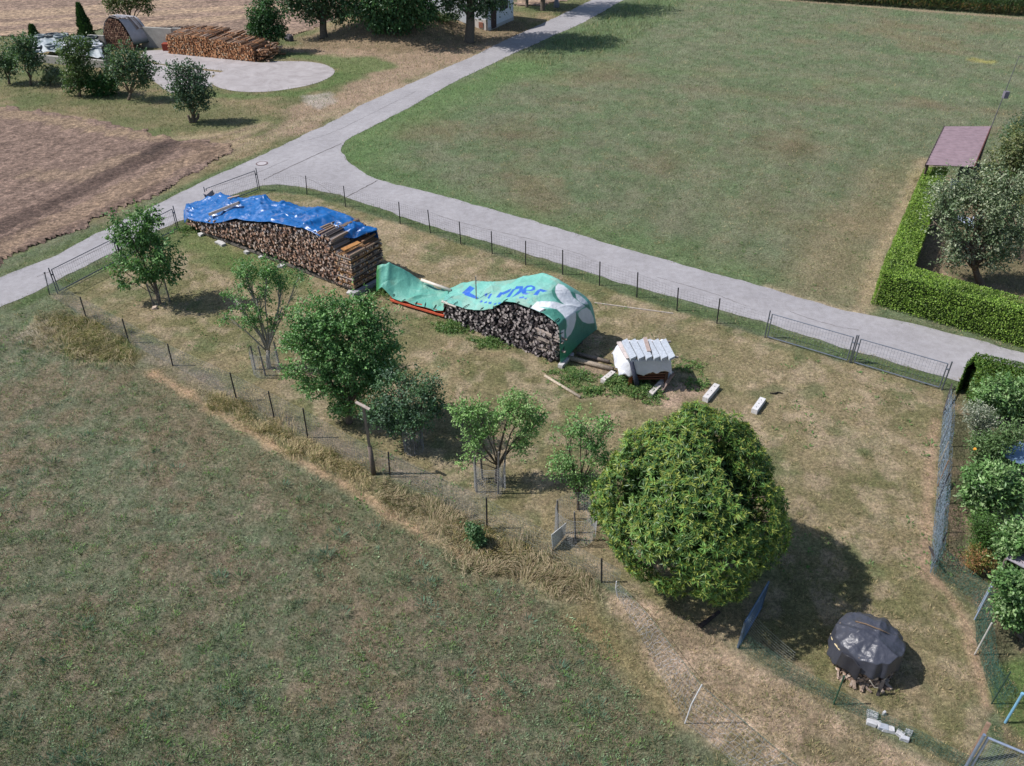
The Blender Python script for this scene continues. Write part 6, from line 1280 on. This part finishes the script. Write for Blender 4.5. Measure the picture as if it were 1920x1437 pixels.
a_, b_ = G(1633, 571), G(1920, 655); dv = (b_-a_).normalized(); b2 = a_+dv*(b_-a_).length*1.5; nv_ = Vector((-dv.y, dv.x, 0)); nv_ = nv_ if nv_.y > 0 else -nv_
tl = G(1734, 314, hh1); tr_ = G(1778, 314, hh1); ir = G(1712, 500, hh1); tl.z = tr_.z = ir.z = 0
hedge('clipped_hedge', [a_, b2, b2+nv_*1.0, ir, tr_, tl], hh1, 'bright green box-clipped L-shaped hedge at the right edge', hc, 62000)
print('hedge', hh1, a_, ir, tl, tr_)
p1, p2, p3 = G(1806, 700), G(1806, 722), G(1830, 760)
hedge('clipped_hedge', [G(1806, 722), G(1818, 772), G(1960, 800), G(2080, 800), G(2080, 722, 1.35), G(1920, 682, 1.35), G(1832, 662, 1.35), G(1813, 684, 1.35)], 1.35, 'darker rounded hedge corner below the farm road at the right', [srgb(88, 120, 54), srgb(74, 104, 46), srgb(104, 128, 52)], 20000)
# garden shrubs
def shrub(base, lobes, n, lbl, cols, lf=(.1, .06), cl=.22, gl='leaf', per=18, sp_=.3, **k): return tree('garden_shrub', lbl, 'shrub', base, lobes, lf, n, cols, .05, 'garden shrubs along the right edge', cl, per, gloss=gl, zmin=.05, split=.3, **k)
lc = [srgb(96, 130, 74), srgb(112, 144, 86), srgb(80, 112, 62), srgb(138, 162, 112)]
shrub((1865, 790), [(1850, 735, 22), (1880, 735, 26), (1915, 735, 26), (1860, 760, 20), (1900, 755, 24)], 5000, 'bright laurel-like shrub in front of the darker hedge corner', lc, (.12, .06), gl='glossleaf')
shrub((1840, 830), [(1830, 775, 20), (1850, 790, 20), (1840, 810, 16), (1822, 790, 10)], 3600, 'silvery grey shrub with a dark hollow', [srgb(140, 146, 130), srgb(104, 116, 92), srgb(164, 166, 150)], (.06, .035))
shrub((1865, 880), [(1845, 835, 26), (1875, 830, 26), (1900, 815, 24), (1860, 860, 26), (1840, 870, 16), (1885, 870, 20)], 7000, 'green shrub with small orange fruit left of the blue table', [srgb(92, 116, 72), srgb(108, 134, 84), srgb(76, 100, 58)], (.08, .05))
shrub((1860, 965), [(1835, 900, 26), (1865, 895, 30), (1895, 905, 28), (1850, 930, 34), (1885, 935, 28), (1825, 930, 16)], 7000, 'glossy light green laurel below the blue table', lc, (.16, .07), .24, 'glossleaf', 16)
shrub((1848, 1050), [(1840, 985, 24), (1860, 1000, 26), (1835, 1010, 20), (1850, 1025, 22)], 8000, 'fine-leaved round dark green bush', [srgb(72, 104, 46), srgb(88, 120, 54), srgb(60, 88, 40)], (.045, .028), .2)
shrub((1845, 1075), [(1832, 1045, 18), (1850, 1055, 18), (1825, 1060, 12)], 3000, 'low bush with reddish shoots under the dark round bush', [srgb(128, 116, 66), srgb(104, 120, 58), srgb(150, 110, 74)], (.05, .03), .18)
shrub((1912, 1100), [(1895, 1015, 22), (1920, 1005, 30), (1890, 1045, 16), (1915, 1060, 22), (1935, 1040, 26)], 5000, 'light green climbing shrub around the grey wooden roof', lc, (.11, .075))
shrub((1912, 1200), [(1885, 1090, 18), (1905, 1100, 24), (1930, 1110, 26), (1895, 1130, 22), (1915, 1145, 24), (1885, 1150, 12), (1905, 1165, 14)], 6500, 'light green climber mass below the grey wooden roof', lc, (.11, .075))
m = MB(); m.cc = srgb(230, 160, 60)
for k in range(1): c_ = AT(1827, 843, G(1865, 880).y-.35); m.tube([c_, c_+Vector((0, -.02, .05))], .045, 8)
tag(m.build('yellow_flower', M['plast']), 'single yellow-orange bloom on the green shrub', 'flower')
def table():
    z = .74; c = G(1912, 848, z); t = thing('garden_table', up(c, 0), 'round bluish garden table with light patches, half outside the right edge', 'table'); n = 36
    m = MB(); m.cc = srgb(112, 136, 164); r = .62
    m.add([c+Vector((cos(2*pi*k/n)*r, sin(2*pi*k/n)*r, dz)) for dz in (0, -.035) for k in range(n)], [tuple(range(n)), tuple(range(n, 2*n))[::-1]]+[(k, n+k, n+(k+1) % n, (k+1) % n) for k in range(n)]); m.build('tabletop', M['plast'], t)
    for k in range(4): m = MB(); m.cc = srgb(90, 100, 116); a = pi/4+k*pi/2; m.tube([up(c, 0)+Vector((cos(a)*.45, sin(a)*.45, 0)), c+Vector((cos(a)*.38, sin(a)*.38, -.03))], .022, 6); m.build('leg', M['plast'], t)
table()
def plankroof(px_, z, lbl):
    q = [G(u, v, z) for u, v in px_]; t = thing('plank_roof', up(q[0], 0), lbl, 'roof')
    for k in range(5):
        a0, a1 = k/5+.01, (k+1)/5-.01; L_ = [q[0].lerp(q[3], a0), q[1].lerp(q[2], a0), q[1].lerp(q[2], a1), q[0].lerp(q[3], a1)]; m = MB(); m.cc = srgb(158+6*(k % 2), 152, 160); U = Vector((0, 0, .03)); m.add([p-U for p in L_]+L_, [(3, 2, 1, 0), (4, 5, 6, 7), (0, 1, 5, 4), (1, 2, 6, 5), (2, 3, 7, 6), (3, 0, 4, 7)]); m.build('board', M['plank'], t)
    for p in (q[0], q[3]): m = MB(); m.cc = srgb(120, 110, 104); m.tube([up(p, 0), p-Vector((0, 0, .03))], .04, 6); m.build('leg', M['plank'], t)
plankroof([(1900, 1025), (1960, 1050), (1950, 1080), (1887, 1047)], 1.5, 'slanting grey board roof at the right edge among the climbers')
plankroof([(1915, 990), (1960, 1005), (1955, 1018), (1908, 1002)], 1.5, 'small grey board corner at the right edge above the larger board roof')
m = MB(); m.cc = srgb(150, 146, 150); m.bar(G(1900, 1146, .9), G(1912, 1134, 1.3), .1, .05); tag(m.build('board', M['plank']), 'short grey board sticking out of the climber', 'board')
# reddish shed roof behind the hedge
def shed():
    z0, z1 = 2.2, 2.35; q = [G(1736, 309, z0), G(1826, 313, z0), G(1858, 237, z1), G(1771, 237, z1)]; c = sum(q, Vector())/4
    t = thing('open_shed', up(c, 0), 'open shed with a flat dusty-pink corrugated roof behind the hedge', 'shed')
    n = 64; nv = 2; m = MB(); m.cc = srgb(140, 120, 126); vs = []
    for i in range(n+1):
        f = i/n; a = q[0].lerp(q[3], f); b = q[1].lerp(q[2], f); h = .02*sin(f*n*1.57)
        vs += [a+Vector((0, 0, h)), b+Vector((0, 0, h))]
    m.add(vs, [(2*i, 2*i+1, 2*i+3, 2*i+2) for i in range(n)]); o = m.build('roof', mat_col('roof_sheet', .6, .3, 3, .004, 20), t); s = o.modifiers.new('t', 'SOLIDIFY'); s.thickness = .03
    m = MB(); m.cc = srgb(70, 60, 58); m.bar(q[0]-Vector((.02, 0, .05)), q[3]-Vector((.02, 0, .05)), .05, .14); m.build('fascia', M['plank'], t)
    m = MB(); m.cc = srgb(92, 60, 54); m.bar(q[1]+Vector((.02, 0, -.05)), q[2]+Vector((.02, 0, -.05)), .05, .14); m.build('fascia', M['plank'], t)
    for p in q: m = MB(); m.cc = srgb(90, 76, 66); p2 = p.lerp(c, .06); m.bar(up(p2, 0), p2-Vector((0, 0, .06)), .11, .11); m.build('post', M['plank'], t)
    m = MB(); m.cc = srgb(60, 50, 46); a, b = q[3].lerp(c, .08), q[2].lerp(c, .08); m.add([up(a, 0), up(b, 0), b-Vector((0, 0, .1)), a-Vector((0, 0, .1)), up(a, 0)+Vector((0, .05, 0)), up(b, 0)+Vector((0, .05, 0)), b-Vector((0, -.05, .1)), a-Vector((0, -.05, .1))], [(0, 1, 2, 3), (7, 6, 5, 4), (0, 4, 5, 1), (3, 2, 6, 7)]); m.build('back_wall', M['plank'], t)
    return c
sc_ = shed()
m = MB(); m.cc = srgb(176, 184, 204)
def loungechair(p, r, lbl):
    t = thing('garden_lounger', p, lbl, 'lounger'); R = rz(r)
    m = MB(); m.cc = srgb(170, 180, 206); m.box(p+Vector((0, 0, .35)), (1.1, .6, .05), R); m.build('seat', M['plast'], t)
    m = MB(); m.cc = srgb(180, 188, 210); m.box(p+R @ Vector((-.7, 0, .6)), (.08, .6, .6), R @ Matrix.Rotation(.4, 3, 'Y')); m.build('backrest', M['plast'], t)
    for sx in (-1, 1):
        for sy in (-1, 1): m = MB(); m.cc = srgb(150, 158, 176); q = p+R @ Vector((sx*.45, sy*.25, 0)); m.tube([q, q+Vector((0, 0, .33))], .02, 6); m.build('leg', M['plast'], t)
loungechair(G(1800, 362), .4, 'pale garden lounger half hidden by the tree in front of the shed'); loungechair(G(1808, 425), 1.9, 'pale blue lounger seen through the tree crown')
def mast():
    q = G(1858, 240, 2.4); b = up(q, 0); tpx = AT(1911, 106, q.y); t = thing('nest_box_mast', b, 'thin leaning mast with a small nest box behind the shed', 'mast')
    m = MB(); m.cc = srgb(120, 120, 124); m.tube([b, q, tpx], [.035, .03, .018], 7); m.tube([tpx, tpx+Vector((.5, 0, -.06))], .012, 5); m.build('pole', M['metal'], t)
    c = AT(1886, 178, q.y); m = MB(); m.cc = srgb(120, 116, 126); m.box(c, (.26, .24, .38)); o = m.build('nest_box', M['plank'], t); m = MB(); m.cc = srgb(170, 174, 190); m.box(c+Vector((.04, 0, .22)), (.42, .34, .04), Matrix.Rotation(.12, 3, 'Y')); m.build('lid', M['plank'], o)
mast()
# ------------------------------------------------------------------ far yard
def far_logs():
    fr = Frame(G(318, 101), G(478, 117)); L_ = fr.L; top = profile(fr, [(318, 74), (330, 70), (360, 66), (400, 69), (440, 74), (470, 78), (480, 88)]); p = Pile()
    R = rz(fr.ang); vs = logset(12, 18, 1.0, .085, [srgb(140, 108, 84), srgb(164, 140, 122), srgb(120, 96, 80)], [srgb(206, 150, 108), srgb(180, 124, 86), srgb(222, 186, 150), srgb(150, 104, 78)])
    tf = lambda s: min(1.75, max(.5, 1.75-.35*abs(s/L_-.35)*2))
    z = .08; row = 0
    while z < 1.75:
        s = (.08 if row % 2 else 0)
        while s < L_:
            if z < tf(s):
                for k in range(3):
                    if k and tf(s)-z > .3 and s > .3 and s < L_-.4: continue
                    p.add(vs, fr.P(s+random.uniform(-.03, .03), .5+k*1.05+random.uniform(-.06, .06), z+random.uniform(-.02, .02)+k*.06), R @ Matrix.Rotation(random.uniform(-.06, .06), 3, 'Z'), random.uniform(0, 6.2))
            s += .15
        z += .13; row += 1
    for k in range(90): p.add(vs, fr.P(L_+random.uniform(-.1, 1.0), random.uniform(.3, 2.9), random.uniform(.1, 1.2)), rz(random.uniform(0, 6.2)), random.uniform(0, 6.2), (1, .5, 1))
    p.emit(lambda it: 0, 0, None, None, sl='long stack of orange-brown split logs on the far concrete yard')
far_logs()
def slabwall(a, b, h, w, lbl, name='concrete_wall', seg=0):
    A, B = G(*a), G(*b); n = max(1, int((B-A).length/3.0)) if seg else 1; t = thing(name, A, lbl, 'wall')
    for k in range(n):
        p, q = A.lerp(B, k/n), A.lerp(B, (k+1)/n); d = (q-p).normalized()*.015; m = MB(); m.cc = (1, 1, 1); m.bar(up(p, h/2)+d, up(q, h/2)-d, w, h); m.build('wall_panel', M['concwall'], t)
slabwall((268, 88), (330, 92), 1.7, .25, 'left grey concrete wall between the tarped heap and the log stack', seg=1)
slabwall((330, 86), (442, 90), 1.5, .25, 'grey concrete wall behind the far log stack', seg=1)
slabwall((66, 116), (200, 128), .6, .3, 'low concrete wall along the front of the tyre heap')
slabwall((172, 92), (202, 94), 1.2, .2, 'short dark concrete wall left of the tarped heap')
m = MB(); m.cc = srgb(140, 66, 52); m.box(G(316, 88, .3), (.9, .6, .6), jit=.03); m.cc = srgb(120, 60, 50); m.box(G(324, 84, .5), (.12, .5, 1.0)); tag(m.build('red_crate', M['plank']), 'rusty red crate at the left end of the far log stack', 'crate')
def tarped_heap():
    c0 = G(210, 95); c1 = G(285, 92); fr = Frame(G(200, 96), G(255, 97)); L_ = fr.L
    n, nv = 50, 60; A = G(196, 93); B = G(252, 96); A2 = G(232, 84); B2 = G(290, 88); g = np.zeros((n, nv, 3))
    for i in range(n):
        a = i/(n-1)
        for j in range(nv):
            b = j/(nv-1); p = np.array(A)*(1-a)*(1-b)+np.array(B)*a*(1-b)+np.array(A2)*(1-a)*b+np.array(B2)*a*b; h = 2.9*max(0, sin(pi*min(1, a*.95+.03)))**.6
            p[2] = h*(1-.12*b)
            g[i, j] = p
    g[..., 2] += (fbm(g[..., 0]*1.5, g[..., 1]*1.5, 3, 4)-.5)*.3; g[..., 2] = np.maximum(g[..., 2], .03)
    def cf(V):
        C = np.tile(np.array(srgb(172, 168, 170)), (len(V), 1)); m = ss(.5, .6, fbm(V[:, 0]*.8, V[:, 1]*.8+V[:, 2]*.5, 3, 6))[:, None]*.4; C = C*(1-m)+np.array(srgb(196, 190, 190))*m
        m = ss(1.1, .5, V[:, 2])[:, None]; return C*(1-m)+np.array(srgb(58, 84, 84))*m
    tarp('tarpaulin', g[:, 3:], M['whitetarp'], 'grey-white and green tarpaulin over the tall far heap', cf)
    d = (B-A).normalized(); nn = Vector((-d.y, d.x, 0)); p = Pile(); vs = logset(13, 12, 1.0, .09, [srgb(110, 88, 78)], [srgb(150, 112, 92), srgb(120, 88, 74), srgb(176, 140, 116), srgb(96, 70, 62)])
    z = .1; W_ = (B-A).length
    while z < 2.6:
        s = .1
        while s < W_:
            a = s/W_
            if z < 2.8*max(0, sin(pi*min(1, a*.95+.03)))**.6-.15: p.add(vs, A+d*s+nn*.55+Vector((0, 0, z)), rz(atan2(d.y, d.x)), random.uniform(0, 6.2))
            s += .17
        z += .15
    p.emit(lambda it: 0, 0, None, None, sl='dark reddish logs showing at the open end of the tall tarped heap')
    cols = [srgb(150, 140, 136), srgb(120, 104, 96), srgb(176, 170, 170)]
    for k in range(11):
        j = int(4+k*(nv-10)/11); pts = [Vector(g[i, j])+Vector((0, 0, .07)) for i in (range(20, 36, 3) if k < 6 else range(32, 47, 3))]; m = MB(); m.cc = cols[k % 3]; m.bar(pts[0], pts[-1], .16, .07) if k < 6 else m.tube([pts[0], pts[-1]+Vector((0, 0, .1))], .06, 5)
        tag(m.build('batten', M['plank']), 'batten weighing down the grey-white tarp of the tall far heap', 'batten', 'battens on the far tarped heap')
tarped_heap()
def tyre_heap():
    A, B, C_, D = G(66, 112), G(200, 124), G(190, 90), G(80, 86); n = 70; nv = 40; g = np.zeros((n, nv, 3))
    for i in range(n):
        for j in range(nv):
            a, b = i/(n-1), j/(nv-1); p = np.array(A)*(1-a)*(1-b)+np.array(B)*a*(1-b)+np.array(D)*(1-a)*b+np.array(C_)*a*b; p[2] = .45+.8*sin(pi*min(1, b*.9+.05))**.8*(.6+.4*sin(pi*a)); g[i, j] = p
    g[..., 2] += ridge(g[..., 0]*.9+g[..., 1]*.5, g[..., 1]*.35, 3, 8)*.18
    def cf(V):
        C = np.tile(np.array(srgb(124, 134, 138)), (len(V), 1)); r = ridge(V[:, 0]*1.1+V[:, 1]*.7, V[:, 1]*.4, 3, 8); m = ss(.25, .6, r)[:, None]; C = C*(1-m)+np.array(srgb(164, 170, 172))*m; m = ss(.56, .62, fbm(V[:, 0]*1.3, V[:, 1]*1.3, 3, 9))[:, None]; return C*(1-m*.7)+np.array(srgb(66, 84, 84))*m*.7
    tarp('silage_cover', g, M['whitetarp'], 'grey-green ribbed sheet over the long low heap behind the yard orchard', cf)
    vv = np.concatenate([g[:, 0], g[:, 0]*np.array([1, 1, 0])])
    for k in range(16):
        i, j = random.randrange(4, n-4), random.randrange(4, nv-4); c = Vector(g[i, j])+Vector((0, 0, .12)); a = random.uniform(0, 3); m = MB(); m.cc = random.choice([srgb(60, 66, 70), srgb(186, 188, 192), srgb(110, 120, 124)])
        R1, r1 = .42, .11; vs = []; fs = []; n1, n2 = 14, 6
        for q in range(n1):
            for w in range(n2): th, ph = 2*pi*q/n1, 2*pi*w/n2; vs.append(c+Vector((cos(th)*(R1+r1*cos(ph)), sin(th)*(R1+r1*cos(ph)), r1*sin(ph))))
        for q in range(n1):
            for w in range(n2): fs.append((q*n2+w, ((q+1) % n1)*n2+w, ((q+1) % n1)*n2+(w+1) % n2, q*n2+(w+1) % n2))
        m.add(vs, fs); tag(m.build('tyre', M['plast'], None, True), 'old tyre lying on the grey-green sheet of the low heap', 'tyre', 'tyres weighing down the sheet')
tyre_heap()
def boulder(u, v, w, h, lbl, col):
    p = G(u, v); r = w*dep(p)/F/2; hh = h*dep(p)/F*.9; bm = MB(); bm.cc = col; n = 9; rings = [(1.0, 0), (.98, .35), (.75, .75), (.35, 1.0)]; vs = []
    for f, z in rings:
        for k in range(n): a = 2*pi*k/n; q = f*r*(.8+.35*random.random()); vs.append(p+Vector((cos(a)*q, sin(a)*q*.8, z*hh*random.uniform(.9, 1.08))))
    bm.add(vs, [(j*n+k, j*n+(k+1) % n, (j+1)*n+(k+1) % n, (j+1)*n+k) for j in range(3) for k in range(n)]+[tuple(3*n+k for k in range(n))]); tag(bm.build('boulder', M['stone']), lbl, 'boulder')
boulder(543, 77, 17, 14, 'dark grey boulder between the pointed bush and the first big tree', srgb(96, 92, 96)); boulder(1043, 14, 11, 16, 'upright grey boulder beside the upper road', srgb(120, 122, 130))
def house():
    c0 = G(915, 59); c1 = G(962.5, 38); d = (c1-c0); L_ = d.length*1.0; d.normalize(); n = Vector((-d.y, d.x, 0)); n = n if n.x < 0 else -n
    t = thing('small_building', c0, 'small white rendered building with brown door at the top of the picture', 'building'); hgt = 3.6; wd = 7.0
    q = [c0, c0+d*L_, c0+d*L_+n*wd, c0+n*wd]; m = MB(); m.cc = srgb(198, 204, 214); m.add([up(p, 0) for p in q]+[up(p, hgt) for p in q], [(0, 1, 5, 4), (1, 2, 6, 5), (2, 3, 7, 6), (3, 0, 4, 7)]); m.build('wall', M['plast'], t)
    out = -n
    def plate(s0, s1, z0, z1, th, col, nm, par, off=0, base=c0, dd=d, oo=out, mat='plast'):
        m = MB(); m.cc = col; a = base+dd*s0+oo*off; b = base+dd*s1+oo*off; e = oo*th
        m.add([a+Vector((0, 0, z0)), b+Vector((0, 0, z0)), b+Vector((0, 0, z1)), a+Vector((0, 0, z1)), a+e+Vector((0, 0, z0)), b+e+Vector((0, 0, z0)), b+e+Vector((0, 0, z1)), a+e+Vector((0, 0, z1))], [(3, 2, 1, 0), (4, 5, 6, 7), (0, 1, 5, 4), (1, 2, 6, 5), (2, 3, 7, 6), (3, 0, 4, 7)]); return m.build(nm, M[mat], par)
    dr = plate(.12*L_, .31*L_, .05, 2.2, .05, srgb(74, 58, 56), 'door', t, mat='plank'); plate(.27*L_, .285*L_, 1.0, 1.12, .04, srgb(190, 190, 190), 'handle', dr, .05, mat='metal')
    wf = plate(.46*L_, .76*L_, 1.35, 2.45, .05, srgb(60, 56, 58), 'window', t, mat='plank'); plate(.49*L_, .73*L_, 1.42, 2.38, .01, srgb(40, 48, 60), 'pane', wf, .05)
    plate(0, L_, 0, .3, .03, srgb(170, 170, 172), 'plinth', t, .001)
    plate(.02, 2.2, 0, 1.0, .03, srgb(206, 200, 196), 'plinth', t, 0, c0, n, -d); plate(.5, .95, .25, .75, .06, srgb(150, 104, 88), 'shutter', t, .03, c0, n, -d, 'plank'); 
    m = MB(); m.cc = srgb(90, 90, 94); p = c0+n*.12-d*.06; m.tube([p, up(p, hgt)], .04, 6); m.build('drainpipe', M['metal'], t)
    m = MB(); m.cc = srgb(130, 82, 66); e = .35; Q = [q[0]-d*e-n*e, q[1]+d*e-n*e, q[2]+d*e+n*e, q[3]-d*e+n*e]; r0, r1 = Q[0].lerp(Q[1], .5), Q[3].lerp(Q[2], .5)
    m.add([up(Q[0], hgt), up(Q[1], hgt), up(Q[2], hgt), up(Q[3], hgt), up(r0, hgt+1.3), up(r1, hgt+1.3)], [(0, 4, 5, 3), (1, 2, 5, 4), (0, 1, 4), (2, 3, 5), (3, 2, 1, 0)]); m.build('roof', M['stone'], t)
house()
# ------------------------------------------------------------------ maize field beyond the meadow
def maize():
    a, b = G(1440, -3), G(1920, 31); d = (b-a).normalized(); n = Vector((-d.y, d.x, 0)); n = n if n.y > 0 else -n
    V4 = []; Cc = []; m = 5200; s = rng.uniform(-3, (b-a).length*1.5, m); w = (rng.random(m)**1.6)*13; r = np.round(w/.75)*.75+rng.normal(size=m)*.06
    P = np.array(a)[None]+np.array(d)[None]*s[:, None]+np.array(n)[None]*r[:, None]; h = rng.uniform(1.9, 2.5, m)*np.where(r < .4, .8, 1)
    k = 10; M_ = m*k; PP = np.repeat(P, k, axis=0); PP[:, 2] = rng.uniform(.1, .95, M_)*np.repeat(h, k); th = rng.uniform(0, 6.283, M_); D = np.stack([np.cos(th), np.sin(th), rng.uniform(.1, 1.3, M_)], -1); D /= np.linalg.norm(D, axis=1, keepdims=True)
    V = leaves(PP, D, np.array([0, 0, 1.])+rnd_unit(M_)*.4, rng.uniform(.45, .8, M_), rng.uniform(.07, .11, M_), .1); low = PP[:, 2] < .8
    C = pick([srgb(84, 110, 74), srgb(100, 126, 90), srgb(70, 96, 62), srgb(124, 142, 112)], M_, .3); C = np.where((low & (rng.random(M_) < .6))[:, None], np.array(srgb(150, 128, 96)), C)
    st = leaves(P, np.tile([0, 0, 1.], (m, 1)), rnd_unit(m), h, np.full(m, .05), 0)
    o = leafmesh('maize', np.concatenate([V, st]), np.clip(np.concatenate([C, pick([srgb(96, 116, 74)], m)]), 0, 1), M['leaf']); tag(o, 'rows of tall maize beyond the mown meadow', 'maize', None, 'stuff')
maize()
